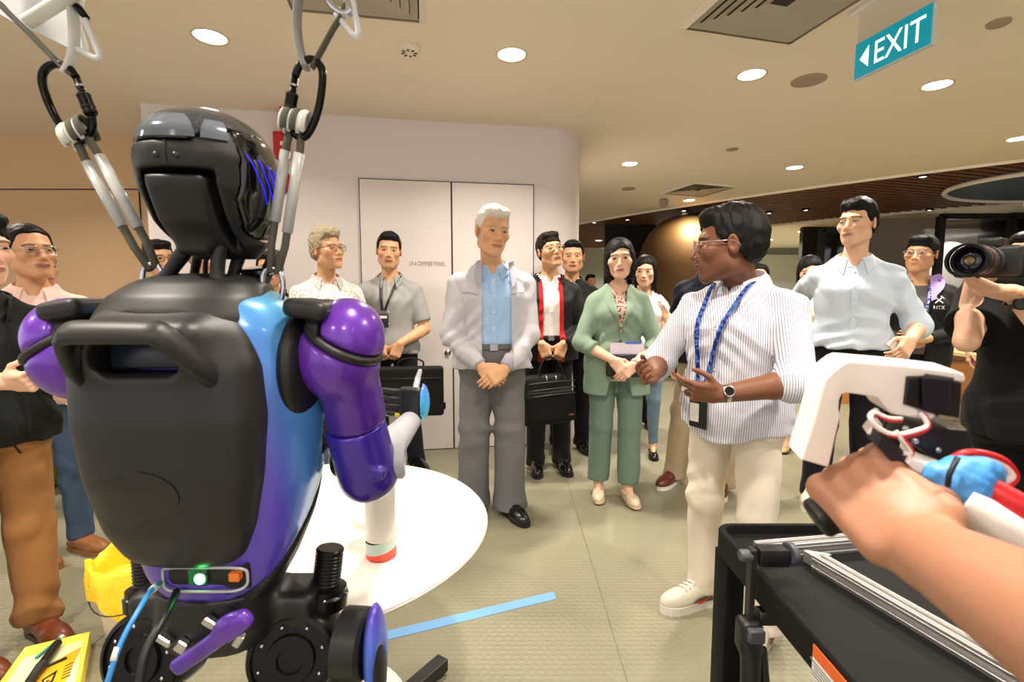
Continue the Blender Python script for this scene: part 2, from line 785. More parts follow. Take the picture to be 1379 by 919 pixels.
# timber grille ceiling between the two curves
M_WOOD = mat('walnut_slat', (128, 84, 52), .55, bump=(40, .2, .004, (1, 8, 8)), var=(6, .3))
bm = bmesh.new()
prism(bm, [(x, y) for x, y in EDGE] + [(x, y) for x, y in EDGE2[::-1]], CEIL + .20, CEIL + .24)
wood = build('ceiling_timber', bm, mat('dark_soffit', (52, 34, 24), .9))
wood['kind'] = 'structure'


def clip_line(p, d, poly):
    """parameter intervals of the line p + t d inside a polygon"""
    ts = []
    n = len(poly)
    for i in range(n):
        a, b = poly[i], poly[(i + 1) % n]
        ex, ey = b[0] - a[0], b[1] - a[1]
        den = d[0] * ey - d[1] * ex
        if abs(den) < 1e-9:
            continue
        t = ((a[0] - p[0]) * ey - (a[1] - p[1]) * ex) / den
        u = ((a[0] - p[0]) * d[1] - (a[1] - p[1]) * d[0]) / den
        if 0 <= u < 1:
            ts.append(t)
    ts.sort()
    return [(a, b) for a, b in zip(ts[::2], ts[1::2]) if b - a > .08]


POLY = [(x, y) for x, y in EDGE] + [(x, y) for x, y in EDGE2[::-1]]
for dvec, step, w, z0, z1, nm in (((.957, .29), .12, .022, CEIL + .0, CEIL + .13, 'slat'), ((.05, 1.0), .42, .016, CEIL + .05, CEIL + .16, 'cross_batten')):
    bm = bmesh.new()
    nx, ny = -dvec[1], dvec[0]
    for i in range(-160, 160):
        p = (6 + nx * step * i, 8 + ny * step * i)
        for a, b in clip_line(p, dvec, POLY):
            q = [(p[0] + dvec[0] * t + nx * s_, p[1] + dvec[1] * t + ny * s_) for t, s_ in ((a, -w), (b, -w), (b, w), (a, w))]
            prism(bm, q, z0, z1)
    o = build(nm, bm, M_WOOD, wood)
    o['kind'] = 'stuff'

# oval recess in the timber ceiling
M_OVAL = mat('teal_oval_lining', (72, 92, 104), .6)
oc, orx, ory, oa = (7.2, 6.2), 1.6, 1.1, 0.0
bm = bmesh.new()
op = [(oc[0] + math.cos(oa) * orx * math.cos(t) - math.sin(oa) * ory * math.sin(t), oc[1] + math.sin(oa) * orx * math.cos(t) + math.cos(oa) * ory * math.sin(t)) for t in np.linspace(0, 2 * PI, 49)[:-1]]
prism(bm, op, CEIL - .025, CEIL + .1)
o = build('trim_3', bm, M_OVAL)
o['kind'] = 'structure'
bm = bmesh.new()
tube(bm, [(x, y, CEIL - .03) for x, y in op], .03, 6, True)
build('rim', bm, M_EDGE, o, True)

# main wall with the rounded end, and the recessed beige wall on the left
WALLPTS = [(-2.72, 3.73), (-1.657, 3.925), (-.54, 4.12), (.30, 4.255)]
arc = [(.30 + .315 * math.sin(t), 4.255 + .05 * math.sin(t) + .30 * (1 - math.cos(t))) for t in np.linspace(.1, PI / 2, 9)]
bm = bmesh.new()
prism(bm, [(-2.72, 6.6)] + WALLPTS + arc + [(.615, 6.6)], 0, CEIL)
wall = build('wall_back', bm, M_WALL)
wall['kind'] = 'structure'
wall.data.polygons.foreach_set('use_smooth', [True] * len(wall.data.polygons))
wall.data.set_sharp_from_angle(angle=math.radians(30))
bm = bmesh.new()
box(bm, (-5.7, 4.50, CEIL / 2), (3.1, .05, CEIL / 2))
wl = build('wall_left', bm, M_BEIGE)
wl['kind'] = 'structure'


def on_wall(px, py):
    """where the line of sight meets the main wall (for surveying the doors)"""
    r = ray(px, py)
    best = None
    for (x0, y0), (x1, y1) in zip(WALLPTS, WALLPTS[1:]):
        den = r[0] * (y1 - y0) - r[1] * (x1 - x0)
        t = (x0 * (y1 - y0) - y0 * (x1 - x0)) / den
        X, Y = r[0] * t, r[1] * t
        if x0 - 1e-3 <= X <= x1 + 1e-3:
            best = (X, Y, CAM_H + r[2] * t)
    return best


def wall_door(n, xa, xb, top, side_gap=True, knobs=()):
    """leaf in the plane of the wall between two wall positions"""
    a, b = Vector((xa[0], xa[1], 0)), Vector((xb[0], xb[1], 0))
    u = (b - a).normalized()
    nrm = Vector((u.y, -u.x, 0))
    W = (b - a).length
    R = Matrix((u, -nrm, Vector((0, 0, 1)))).transposed()
    mid = (a + b) / 2
    bm = bmesh.new()
    box(bm, mid + nrm * .010 + Vector((0, 0, top / 2)), (W / 2, .012, top / 2), R)
    g = build('door_frame_gap_%d' % n, bm, M_GAP)
    g.name = 'trim_%d' % (3 + n)
    g['kind'] = 'structure'
    bm = bmesh.new()
    box(bm, mid + nrm * .016 + Vector((0, 0, top / 2)), (W / 2 - .007, .012, top / 2 - .008), R)
    d = build('door_%d' % n, bm, M_DOOR)
    d['kind'] = 'structure'
    for (s_, z) in knobs:
        p = a + u * s_ + nrm * .028
        bm = bmesh.new()
        lathe(bm, [(.026, 0), (.026, .008), (.018, .012), (.018, .022), (.012, .026)], (p.x, p.y, z), rot_to(nrm), 20)
        build('door_knob', bm, M_STEEL, d, True, angle=40)
    return d, a, u, nrm


DTOP = 2.235
A0, A1, A2 = on_wall(487, 380), on_wall(609, 380), on_wall(718, 330)
W1 = math.hypot(A1[0] - A0[0], A1[1] - A0[1])
d1, da, du, dn = wall_door(1, A0, A1, DTOP, knobs=((W1 - .045, .93), (W1 - .045, .83)))
wall_door(2, A1, A2, DTOP)
# lettering on the first leaf
p0, p1 = on_wall(551, 355), on_wall(606, 355)
M_LET = mat('grey_lettering', (120, 112, 110), .6)


def text(name, body, size, m, parent, M, extrude=.001, align='LEFT', font_w=1.0, shear=0.0, spacing=1.0):
    c = bpy.data.curves.new(name, 'FONT')
    c.body = body
    c.size = size
    c.extrude = extrude
    c.align_x = align
    c.space_character = spacing
    c.resolution_u = 3
    o = bpy.data.objects.new(name, c)
    COL.objects.link(o)
    dg = bpy.context.evaluated_depsgraph_get()
    me = bpy.data.meshes.new_from_object(o.evaluated_get(dg))
    bpy.data.objects.remove(o)
    S = Matrix.Diagonal((font_w, 1, 1, 1))
    me.transform(M @ S)
    me.materials.clear()
    me.materials.append(m)
    return put(name, me, parent)


R4 = Matrix((du, Vector((0, 0, 1)), dn)).transposed().to_4x4()
text('lettering', 'LP-A DIMMER PANEL', .052, M_LET, d1, Matrix.Translation(Vector((p0[0], p0[1], p0[2] - .02)) + dn * .029) @ R4, font_w=.62)
# left door in the beige wall
bm = bmesh.new()
box(bm, (-3.96 - .0, 4.448, 1.125), (.66, .006, 1.125))
o = build('trim_9', bm, M_GAP)
o['kind'] = 'structure'
for i, x in enumerate((-4.62, -3.95)):
    pass
bm = bmesh.new()
box(bm, (-3.96, 4.443, 1.12), (.652, .006, 1.118))
o = build('door_3', bm, mat('warm_lit_beige_door', (208, 172, 128), .55))  # door colour includes the tan cast by the warm light
o['kind'] = 'structure'
# dark walls and glazed partitions far behind
far = [('wall_far', (3.0, 14.6, 1.4), (12, .05, 1.5), M_FARW), ('wall_dark', (2.35, 9.9, 1.35), (.50, .06, 1.36), M_BLACKWALL), ('wall_dark_right', (6.35, 10.2, 1.35), (.42, .06, 1.36), M_BLACKWALL),
       ('wall_partition', (8.1, 10.3, 1.35), (1.5, .05, 1.36), mat('grey_glass_backing', (84, 80, 76), .35)), ('wall_side', (13.0, 6, 1.4), (.05, 9, 1.6), M_BLACKWALL)]
for n, c, h, m in far:
    bm = bmesh.new()
    box(bm, c, h)
    o = build(n, bm, m)
    o['kind'] = 'structure'
# glazed meeting room on the right: black frames and a lit white screen behind the glass
M_BLACKFRAME = mat('black_frame', (14, 13, 13), .4)
M_GLASS = lens_material()


def glass_wall(n, x0, x1, y, z1):
    bm = bmesh.new()
    box(bm, ((x0 + x1) / 2, y, z1 / 2), ((x1 - x0) / 2, .006, z1 / 2))
    o = build('window_%d' % n, bm, M_GLASS)
    o['kind'] = 'structure'
    for x in (x0, x1):
        bm = bmesh.new()
        box(bm, (x, y, z1 / 2), (.045, .04, z1 / 2))
        build('mullion', bm, M_BLACKFRAME, o)
    bm = bmesh.new()
    box(bm, ((x0 + x1) / 2, y, z1), ((x1 - x0) / 2, .04, .04))
    build('head_rail', bm, M_BLACKFRAME, o)
    return o


YG = 7.4
glass_wall(1, 6.36, 7.42, YG, 2.48)
glass_wall(2, 7.42, 9.4, YG + .05, 2.50)
glass_wall(3, 5.35, 6.10, 8.6, 2.45)
bm = bmesh.new()
box(bm, (8.2, 8.7, 1.3), (2.2, .05, 1.35))
o = build('wall_meeting', bm, mat('meeting_room_wall', (150, 136, 122), .8))
o['kind'] = 'structure'
t = thing('projection_screen', 'bright white projection screen hanging behind the black framed glass', 'screen', (7.62, 8.636, 0))
bm = bmesh.new()
box(bm, (0, 0, 1.78), (.46, .012, .62))
build('screen_sheet', bm, mat('screen_white', (238, 232, 222), .7), t)
bm = bmesh.new()
cyl(bm, (-.5, -.028, 2.43), (.5, -.028, 2.43), .04)
build('roller_case', bm, M_WHITE, t, True, angle=40)
l = bpy.data.lights.new('screen_lamp', 'SPOT')
l.energy = 55
l.spot_size = math.radians(75)
l.color = (1, .93, .82)
o = put('screen_lamp', l)
o.location = (7.62, 7.95, 2.66)
o.rotation_euler = (math.radians(22), 0, 0)
# bronze barrel shaped pod
pod = thing('bronze_pod', 'tall bronze barrel shaped pod with rounded shoulders standing behind the crowd', 'pod', (3.02, 8.2, 0))
bm = bmesh.new()
lathe(bm, [(.55, 0), (.70, .2), (.82, .6), (.90, 1.0), (.935, 1.4), (.925, 1.8), (.86, 2.1), (.74, 2.35), (.55, 2.53), (.3, 2.63), (.02, 2.66)], seg=64)
build('shell', bm, mat('bronze_skin', (104, 76, 42), .55, .6, bump=(9, .05, .02)), pod, True)
bm = bmesh.new()
lathe(bm, [(.60, 0), (.60, .06), (.5, .07)], seg=48)
build('plinth', bm, M_BLACKFRAME, pod)
bm = bmesh.new()
box(bm, (3.4, 9.4, .03), (1.6, 1.2, .03))
o = build('floor_platform', bm, mat('light_timber_floor', (196, 150, 92), .5, bump=(30, .1, .003, (1, 9, 1))))
o['kind'] = 'structure'
# bright bay far behind with a shelf rail
bm = bmesh.new()
box(bm, (6.6, 14.4, 1.95), (3.4, .03, .55))
o = build('window_4', bm, mat('frosted_glazing', (206, 210, 200), .5))
o['kind'] = 'structure'
bm = bmesh.new()
box(bm, (6.6, 14.3, 1.20), (3.4, .03, .26))
o = build('window_5', bm, mat('blue_grey_glazing', (150, 168, 172), .3))
o['kind'] = 'structure'
bm = bmesh.new()
box(bm, (6.6, 14.25, 1.47), (3.4, .05, .025))
o = build('trim_8', bm, M_WHITE)
o['kind'] = 'structure'

# ------------------------------------------------------------------ ceiling fixtures
M_LAMP = mat('lamp_diffuser', (255, 246, 226), .5, emit=((255, 244, 222), 9.0))
M_RIM = mat('downlight_rim', (206, 188, 158), .4)
_lamp = []


def downlight(x, y, label, r=.082, watts=None, z=CEIL):
    if not _lamp:
        t = thing('downlight', label, 'downlight', (x, y, z), 0, 'round ceiling downlights')
        bm = bmesh.new()
        lathe(bm, [(.078, .03), (.080, .0), (.092, -.005), (.094, .0), (.090, .03)], seg=32, cap=False)
        build('rim', bm, M_RIM, t, True)
        bm = bmesh.new()
        lathe(bm, [(.02, -.0015), (.0785, -.0005), (.0785, .01), (.02, .012)], seg=32)
        build('diffuser', bm, M_LAMP, t)
        _lamp.append(t)
    else:
        t = dup(_lamp[0])
        t.location = (x, y, z)
        t['label'] = label
    l = bpy.data.lights.new('downlight_glow', 'AREA')
    l.shape = 'DISK'
    l.size = .15
    l.energy = LAMP_W if watts is None else watts
    l.color = LAMP_COLOR
    l.spread = math.radians(138)
    o = put('downlight_glow', l, t)
    o.location = (0, 0, -.012)
    return t


k = (CEIL - CAM_H)
for px, py, lb in ((283, 50, 'round downlight above the gap between robot head and left strap'), (689, 74, 'round downlight at the middle of the ceiling above the white haired man'),
                   (1012, 101, 'round downlight just left of the grey ceiling disc and the exit sign'), (1262, 115, 'round downlight at the lower right of the green exit sign'),
                   (848, 221, 'small distant downlight right of the rounded wall end'), (1070, 226, 'small distant downlight above the tall man in the pale blue shirt'),
                   (1372, 187, 'downlight cut by the right edge of the photograph'), (928, 270, 'tiny distant downlight near the curved ceiling edge')):
    p = on_z(px, py, CEIL)
    downlight(p[0], p[1], lb)
for px, py, lb in ((1030, 311, 'tiny far downlight beyond the timber ceiling, right of the presenter'), (1080, 312, 'tiny far downlight beyond the timber ceiling, left of the tall man'),
                   (1036, 323, 'tiny far downlight in the lowest row behind the presenter')):
    p = on_z(px, py, CEIL)
    downlight(p[0], p[1], lb, watts=40)
for x, y, lb in ((2.2, 12.6, 'left'), (4.5, 13.2, 'middle'), (8.2, 12.0, 'right')):  # extra lamps added to brighten the dark far bay
    downlight(x, y, 'added downlight brightening the far bay behind the timber ceiling, %s of three' % lb, watts=40)
for x, y in ((-1.45, .55), (.22, .78), (1.85, 1.02), (3.4, 1.3), (-3.2, .4), (-1.3, -1.6), (.4, -1.4), (2.0, -1.2), (-3.45, 2.75), (4.9, 3.4)):
    downlight(x, y, 'round downlight ' + ('over the %s, above the top of the frame' % ('beanbag' if x < -2 else 'robot' if x < -1 else 'table and tape') if 0 < y < 1.1 and x < 1 else 'over the cart, above the top of the frame' if 0 < y < 1.1 and x < 2.5 else 'near the %s, out of view' % (
        'photographer at the right' if 2.5 < x < 4 else 'far right corner of the crowd' if x > 4 else 'men at the left edge' if y > 2 else 'left wall beside the robot' if y > 0 else 'mast of the hoist behind the viewer' if x < -1 else 'middle of the floor behind the viewer' if x < 1 else 'right side of the floor behind the viewer')))
for px, py, lb in ((800, 300, 'small spotlight in the timber ceiling nearest the rounded wall'), (1085, 283, 'small spotlight in the timber ceiling left of the tall man'),
                   (1243, 238, 'small spotlight in the timber ceiling by the tip of the teal oval'), (1036, 287, 'small spotlight in the timber ceiling above the presenter'), (921, 284, 'small spotlight in the timber ceiling over the bronze pod'),
                   (1252, 283, 'small spotlight in the timber ceiling over the grinning man'), (845, 296, 'small spotlight in the timber ceiling over the green blazer')):
    p = on_z(px, py, CEIL - .02)
    t = thing('spotlight', lb, 'spotlight', (p[0], p[1], CEIL), 0, 'black spotlights in the timber ceiling')
    bm = bmesh.new()
    lathe(bm, [(.055, .10), (.055, -.03), (.048, -.03), (.040, .0)], seg=20)
    build('housing', bm, M_BLACKFRAME, t, True, angle=40)
    bm = bmesh.new()
    lathe(bm, [(.036, -.022), (.036, -.012)], seg=16)
    build('lamp_face', bm, M_LAMP, t)
    l = bpy.data.lights.new('spotlight_glow', 'SPOT')
    l.energy = 5
    l.spot_size = math.radians(70)
    l.color = LAMP_COLOR
    o = put('spotlight_glow', l, t)
    o.location = (0, 0, -.05)
# smoke detector, cover discs, loudspeaker
M_PLASTIC = mat('cream_plastic', (232, 222, 202), .5)
M_GREYDISC = mat('grey_grille', (164, 146, 124), .8)


def disc(name, label, cat, px, py, prof, m, holes=0):
    p = on_z(px, py, CEIL)
    t = thing(name, label, cat, (p[0], p[1], CEIL))
    bm = bmesh.new()
    lathe(bm, [(r, -z) for r, z in prof], seg=28)
    build('cover', bm, m, t, True, angle=35)
    for i in range(holes):
        a = 2 * PI * i / holes
        bm = bmesh.new()
        box(bm, (math.cos(a) * .035, math.sin(a) * .035, -prof[-1][1] - .000), (.010, .004, .002), Matrix.Rotation(a, 3, 'Z'))
        build('vent_slot', bm, M_GAP, t)
    return t


disc('smoke_detector', 'slotted round smoke detector on the ceiling nearest the two men by the doors', 'detector', 551, 63, [(.062, 0), (.062, .014), (.054, .020), (.050, .034), (.02, .036)], M_PLASTIC, 8)
disc('ceiling_cover', 'thin blank round cover plate behind the smoke detector', 'cover plate', 549, 106, [(.058, 0), (.058, .004), (.02, .005)], M_PLASTIC)
disc('loudspeaker', 'flat grey round ceiling loudspeaker left of the exit sign', 'loudspeaker', 1089, 108, [(.105, 0), (.105, .006), (.096, .009), (.02, .010)], M_GREYDISC)
disc('sprinkler_cover', 'small dark edged round plate at the upper right of the exit sign', 'cover plate', 1345, 30, [(.050, 0), (.050, .010), (.044, .014), (.01, .015)], M_GREYDISC)
disc('ceiling_sensor', 'little round sensor plate on the ceiling above the presenter', 'sensor', 986, 201, [(.055, 0), (.055, .006), (.02, .008)], M_GREYDISC)
disc('ceiling_sensor', 'faint round sensor plate on the far ceiling right of the wall end', 'sensor', 846, 254, [(.09, 0), (.09, .01), (.03, .012)], M_GREYDISC)
disc('sprinkler', 'hanging sprinkler cup on the far ceiling beyond the wall end', 'sprinkler', 894, 268, [(.05, 0), (.07, .03), (.05, .10), (.03, .11)], M_GREYDISC)


def diffuser(label, cx, cy, half, rz, open_side=None):
    """square four way air outlet: nested sloping louvre rings"""
    t = thing('air_vent', label, 'air vent', (cx, cy, CEIL), rz)
    bm = bmesh.new()
    sq = lambda r: [(-r, -r), (r, -r), (r, r), (-r, r)]
    a = half
    o_, i_ = sq(a), sq(a * .90)
    for k_ in range(4):
        l_ = (k_ + 1) % 4
        v = [bm.verts.new((*o_[k_], -.001)), bm.verts.new((*o_[l_], -.001)), bm.verts.new((*i_[l_], -.022)), bm.verts.new((*i_[k_], -.022))]
        bm.faces.new(v)
    build('frame', bm, M_PLASTIC, t)
    for q in range(6):
        r0, r1 = a * (.88 - q * .125), a * (.88 - q * .125 - .114)
        bm = bmesh.new()
        o_, i_ = sq(r0), sq(r1)
        for k_ in range(4):
            l_ = (k_ + 1) % 4
            v = [bm.verts.new((*o_[k_], -.014)), bm.verts.new((*o_[l_], -.014)), bm.verts.new((*i_[l_], -.006)), bm.verts.new((*i_[k_], -.006))]
            bm.faces.new(v)
        bmesh.ops.solidify(bm, geom=bm.faces[:], thickness=.002)
        build('louvre', bm, M_PLASTIC, t)
    bm = bmesh.new()
    box(bm, (0, 0, -.0015), (a * .9, a * .9, .001))
    build('dark_throat', bm, M_GAP, t)
    return t


diffuser('square louvred air vent on the ceiling left of the exit sign', 1.30, 2.46, .36, math.radians(14))
diffuser('square louvred air vent behind the top of the right strap', -.72, 2.28, .34, math.radians(10))
v = on_z(940, 255, CEIL)
diffuser('distant louvred air vent near the curved ceiling edge', v[0], v[1], .35, math.radians(20))

# exit sign hanging under a clear plate
ex = thing('exit_sign', 'green hanging exit sign with white lettering and left pointing arrow', 'exit sign', (1.76, 2.38, 0))
a, b = Vector((1.72, 2.56, 0)), Vector((1.80, 2.20, 0))
u = (b - a).normalized()
n = Vector((-u.y * -1, u.x * -1, 0))
n = Vector((u.y, -u.x, 0))
W = (b - a).length
inv = Matrix.Translation(-Vector((1.76, 2.38, 0)))
R3 = Matrix((u, -n, Vector((0, 0, 1)))).transposed()
mid = (a + b) / 2 - Vector((1.76, 2.38, 0))
M_EXIT = mat('exit_green_face', (0, 124, 138), .35, emit=((0, 130, 146), .55))
M_EXITW = mat('exit_white_letter', (235, 245, 240), .4, emit=((230, 244, 240), .75))
bm = bmesh.new()
box(bm, mid + Vector((0, 0, 2.46)), (W / 2 + .004, .011, .089), R3, .003, 1)
build('casing', bm, mat('clear_acrylic_edge', (206, 214, 214), .2), ex)
bm = bmesh.new()
box(bm, mid + Vector((0, 0, 2.46)) + n * .0125, (W / 2 - .003, .002, .083), R3)
face = build('face', bm, M_EXIT, ex)
M4 = Matrix((u, Vector((0, 0, 1)), n)).transposed().to_4x4()
base = mid + Vector((0, 0, 2.46)) + n * .0150
text('letters', 'EXIT', .148, M_EXITW, face, Matrix.Translation(base + u * -.085 + Vector((0, 0, -.052))) @ M4, font_w=.80, spacing=1.0)
bm = bmesh.new()
prism(bm, [(-.155, 0), (-.108, -.050), (-.108, .050)], 0, .001, Matrix.Translation(base) @ M4)
build('arrow', bm, M_EXITW, face)
bm = bmesh.new()
box(bm, mid + Vector((0, 0, 2.625)), (W / 2, .004, .080), R3)
build('hanging_plate', bm, mat('frosted_plate', (226, 214, 192), .3), ex)
bm = bmesh.new()
box(bm, mid + Vector((0, 0, CEIL - .010)) , (W / 2 + .03, .035, .012), R3, .003, 1)
build('ceiling_channel', bm, M_WHITE, ex)
for s_ in (-1, 1):
    bm = bmesh.new()
    cyl(bm, mid + u * s_ * (W / 2 - .02) + Vector((0, 0, 2.535)), mid + u * s_ * (W / 2 - .02) + Vector((0, 0, 2.570)), .004, seg=8)
    build('hanger_pin', bm, M_STEEL, ex, True)
# fire alarm pieces on the wall behind the right strap
M_RED = mat('fire_red', (186, 22, 26), .4)
q = on_wall(381, 198)
t = thing('call_point', 'red fire call point box with white mark on the wall behind the strap', 'call point', (q[0], q[1], q[2]), math.radians(10))
bm = bmesh.new()
box(bm, (0, -.03, 0), (.055, .03, .10), None, .006, 2)
build('box', bm, M_RED, t)
bm = bmesh.new()
box(bm, (.015, -.0615, .01), (.018, .001, .014))
build('white_mark', bm, M_WHITE, t)
q = on_wall(380, 246)
t = thing('fire_bell', 'round red fire bell on the wall below the call point', 'bell', (q[0], q[1], q[2]), math.radians(10))
bm = bmesh.new()
lathe(bm, [(.085, 0), (.085, .02), (.075, .045), (.04, .06), (.01, .062)], (0, 0, 0), rot_to((0, -1, 0)), 28)
build('gong', bm, M_RED, t, True, angle=50)
q = on_wall(384, 166)
t = thing('fire_sign', 'narrow red fire sign standing out from the wall above the call point', 'sign', (q[0], q[1], q[2]), math.radians(10))
bm = bmesh.new()
box(bm, (0, -.06, 0), (.006, .06, .11))
build('plate', bm, M_RED, t)
# ------------------------------------------------------------------ the humanoid robot, seen from behind
def grad_mat(name, stops, w, off, rough=.3, coat=.5, metal=.2):
    """pearlescent two-tone paint: a ramp along the direction w of object space"""
    m = mat(name, (100, 60, 200), rough, metal, coat=coat)
    N, L, b = nodes_of(m)
    b.inputs['Coat Roughness'].default_value = .12
    tc = N.new('ShaderNodeTexCoord')
    d = N.new('ShaderNodeVectorMath')
    d.operation = 'DOT_PRODUCT'
    d.inputs[1].default_value = w
    L.new(tc.outputs['Object'], d.inputs[0])
    a = N.new('ShaderNodeMath')
    a.operation = 'ADD'
    a.inputs[1].default_value = off
    L.new(d.outputs['Value'], a.inputs[0])
    r = N.new('ShaderNodeValToRGB')
    e = r.color_ramp.elements
    while len(e) < len(stops):
        e.new(.5)
    for el, (p, c) in zip(e, stops):
        el.position = p
        el.color = (*srgb(*c), 1)
    L.new(a.outputs[0], r.inputs[0])
    L.new(r.outputs[0], b.inputs['Base Color'])
    return m


M_RB_MATTE = mat('robot_matte_black', (30, 28, 28), .45, spec=.45, bump=(900, .08, .0006))
M_RB_DARK = mat('robot_dark_core', (14, 14, 15), .45)
M_RB_GLOSS = mat('robot_gloss_black', (8, 8, 11), .10, coat=.6)
M_RB_CROWN = mat('robot_crown_gloss', (56, 58, 64), .18, .3, coat=.4)
M_RB_GREY = mat('robot_grey_shell', (168, 168, 176), .4)
M_RB_MOTOR = mat('robot_motor_black', (20, 19, 19), .3, .5)
M_PURPLE = grad_mat('purple_shell', [(0, (52, 22, 140)), (.45, (76, 28, 150)), (1, (112, 52, 186))], (0, 0, 3.4), -3.25)
M_BLUEPUR = grad_mat('blue_violet_elbow', [(0, (40, 18, 112)), (1, (62, 34, 170))], (0, 0, 5.5), -4.9)
M_TORSO = grad_mat('torso_blue_violet', [(0, (70, 44, 160)), (.30, (92, 74, 196)), (.52, (74, 140, 222)), (1, (112, 204, 240))], (.4, 4.6, 1.2), -.66)
M_FIN = grad_mat('fin_blue_violet', [(0, (40, 90, 200)), (.5, (80, 110, 220)), (1, (90, 50, 180))], (0, 0, 8.0), -5.40)

RX, RY = -.500, .800
rb = thing('humanoid_robot', 'black humanoid robot with violet and blue shells hanging from straps, seen from behind', 'robot', (RX, RY, 0))
RO = V3((RX, RY, 0))


def rp(px, py, Y):
    return V3(on_y(px, py, Y)) - RO


TORSO = [(.800, .004, .01, .085, .070), (.850, .006, .01, .112, .086), (.92, .008, .015, .138, .098), (1.00, .008, .02, .158, .108), (1.10, .008, .02, .168, .114), (1.19, .008, .02, .168, .116), (1.25, .006, .012, .156, .110), (1.295, .004, .005, .128, .092), (1.322, 0, .005, .070, .06)]
V = .0050
# coloured torso shell with the port recess at its foot
port_c = rp(262, 791, .700)
port = rbox((port_c[0], -.088, port_c[2]), (.066, .022, .020), .016)
vent = rbox((.150, .065, 1.075), (.045, .026, .062), .024)
tors = stack(TORSO, 2.7)
diag = half((0, .03, .93), (0, .80, -.62))        # front / below this plane the body is black
blob('torso_shell', M_TORSO, rb, [(tors, 0), (raw((-9,) * 3, (9,) * 3, diag[2]), .004, 'i'), (port, .004, 's'), (vent, .006, 's')], V)
blob('torso_core', M_RB_DARK, rb, [(stack(TORSO, 2.7, grow=-.006), 0), (both(stack(TORSO, 2.7, grow=.003), half((0, .034, .93), (0, -.80, .62)), .004), .0), (rbox((port_c[0], -.085, port_c[2]), (.070, .0225, .023), .016), .002, 's')], V)
bm = bmesh.new()
box(bm, (.158, .065, 1.075), (.006, .022, .056), None, .005, 2)
vp = build('side_vent', bm, M_RB_DARK, rb, True, angle=40)
for i in range(9):
    bm = bmesh.new()
    box(bm, (.165, .065, 1.03 + i * .011), (.002, .016, .002))
    build('vent_rib', bm, M_RB_MATTE, vp)
# port panel: sockets, lamp, board
bm = bmesh.new()
box(bm, (port_c[0], -.0670, port_c[2]), (.066, .003, .0205))
pp = build('port_panel', bm, M_RB_DARK, rb)
M_LED = mat('green_power_lamp', (120, 255, 150), .3, emit=((60, 255, 120), 14.0))
c = rp(277, 792, .735)
bm = bmesh.new()
lathe(bm, [(.0075, 0), (.0072, .006), (.004, .009), (.001, .0095)], (c[0], -.074, port_c[2] - .001), rot_to((0, -1, 0)), 18)
build('power_lamp', bm, M_LED, pp, True)
bm = bmesh.new()
lathe(bm, [(.0105, 0), (.0105, .006), (.008, .007), (.008, .002)], (c[0], -.072, port_c[2] - .001), rot_to((0, -1, 0)), 20, cap=False)
build('lamp_bezel', bm, M_STEEL, pp, True)
bm = bmesh.new()
box(bm, (port_c[0] + .048, -.074, port_c[2] + .003), (.008, .008, .007), None, .0015, 1)
build('orange_connector', bm, mat('orange_plug', (222, 118, 40), .5), pp)
bm = bmesh.new()
box(bm, (port_c[0] - .012, -.0705, port_c[2]), (.014, .004, .012))
build('circuit_board', bm, mat('green_board', (14, 110, 52), .5), pp)
bm = bmesh.new()
tube(bm, [(port_c[0] + math.copysign(abs(math.cos(t)) ** .35, math.cos(t)) * .066, -.0810 + .007 * abs(math.cos(t)) ** 3, port_c[2] + math.copysign(abs(math.sin(t)) ** .5, math.sin(t)) * .0195) for t in np.linspace(0, 2 * PI, 41)[:-1]], .0022, 6, True)
build('port_rim', bm, M_RB_GREY, rb, True)

# back pack shell with carrying handle
BACK = [(.872, -.004, -.040, .060, .035), (.900, -.006, -.050, .094, .052), (.95, -.008, -.058, .114, .062), (1.03, -.008, -.064, .130, .070), (1.12, -.008, -.066, .140, .074), (1.20, -.010, -.064, .138, .072), (1.25, -.012, -.055, .124, .064), (1.285, -.012, -.045, .100, .055), (1.310, -.01, -.035, .062, .040)]
hx = -.014
back = stack(BACK, 3.0, endk=.03)
hand_rec = rbox((hx, -.135, 1.216), (.060, .050, .024), .020)
hatch = ell((-.010, -.140, 1.005), (.070, .012, .042))
blob('back_shell', M_RB_MATTE, rb, [(back, 0), (rbox((hx, -.118, 1.232), (.085, .028, .035), .022), .03), (hand_rec, .012, 's')], V)


def on_back(x, z, off=.0015):
    S = np.array(BACK)
    g = lambda q: float(np.interp(z, S[:, 0], S[:, q]))
    rx, ry = g(3) + off, g(4) + off
    t = min(abs(x - g(1)) / rx, .98)
    return (x, g(2) - ry * (1 - t ** 3.0) ** (1 / 3.0), z)


rows = []
for q in np.linspace(-.985, .985, 15):
    w = math.sqrt(max(1 - q * q, .0)) * .066 + .0005
    rows.append([on_back(-.036 + w * p_, 1.012 + q * .040 + .006 * p_) for p_ in np.linspace(-1, 1, 13)])
sheet(rows, .0012, 'hatch_cover', M_RB_GLOSS if False else mat('robot_satin_black', (30, 28, 28), .3), rb)
bm = bmesh.new()
pts = smooth_path([(hx - .088, -.112, 1.186), (hx - .080, -.140, 1.206), (hx - .068, -.164, 1.240), (hx - .060, -.170, 1.250), (hx - .045, -.173, 1.254), (hx + .045, -.173, 1.254), (hx + .060, -.170, 1.250), (hx + .070, -.162, 1.238), (hx + .090, -.136, 1.202), (hx + .098, -.110, 1.184)], 3)
tube(bm, pts, .012, 12, flat=(.0190, .0115), up=(0, 0, 1))
build('carry_handle', bm, M_RB_MATTE, rb, True)
bm = bmesh.new()
box(bm, (hx, -.112, 1.216), (.052, .004, .018), None, .004, 2)
build('handle_recess_panel', bm, mat('dark_blue_panel', (24, 34, 48), .3), rb, True, angle=40)
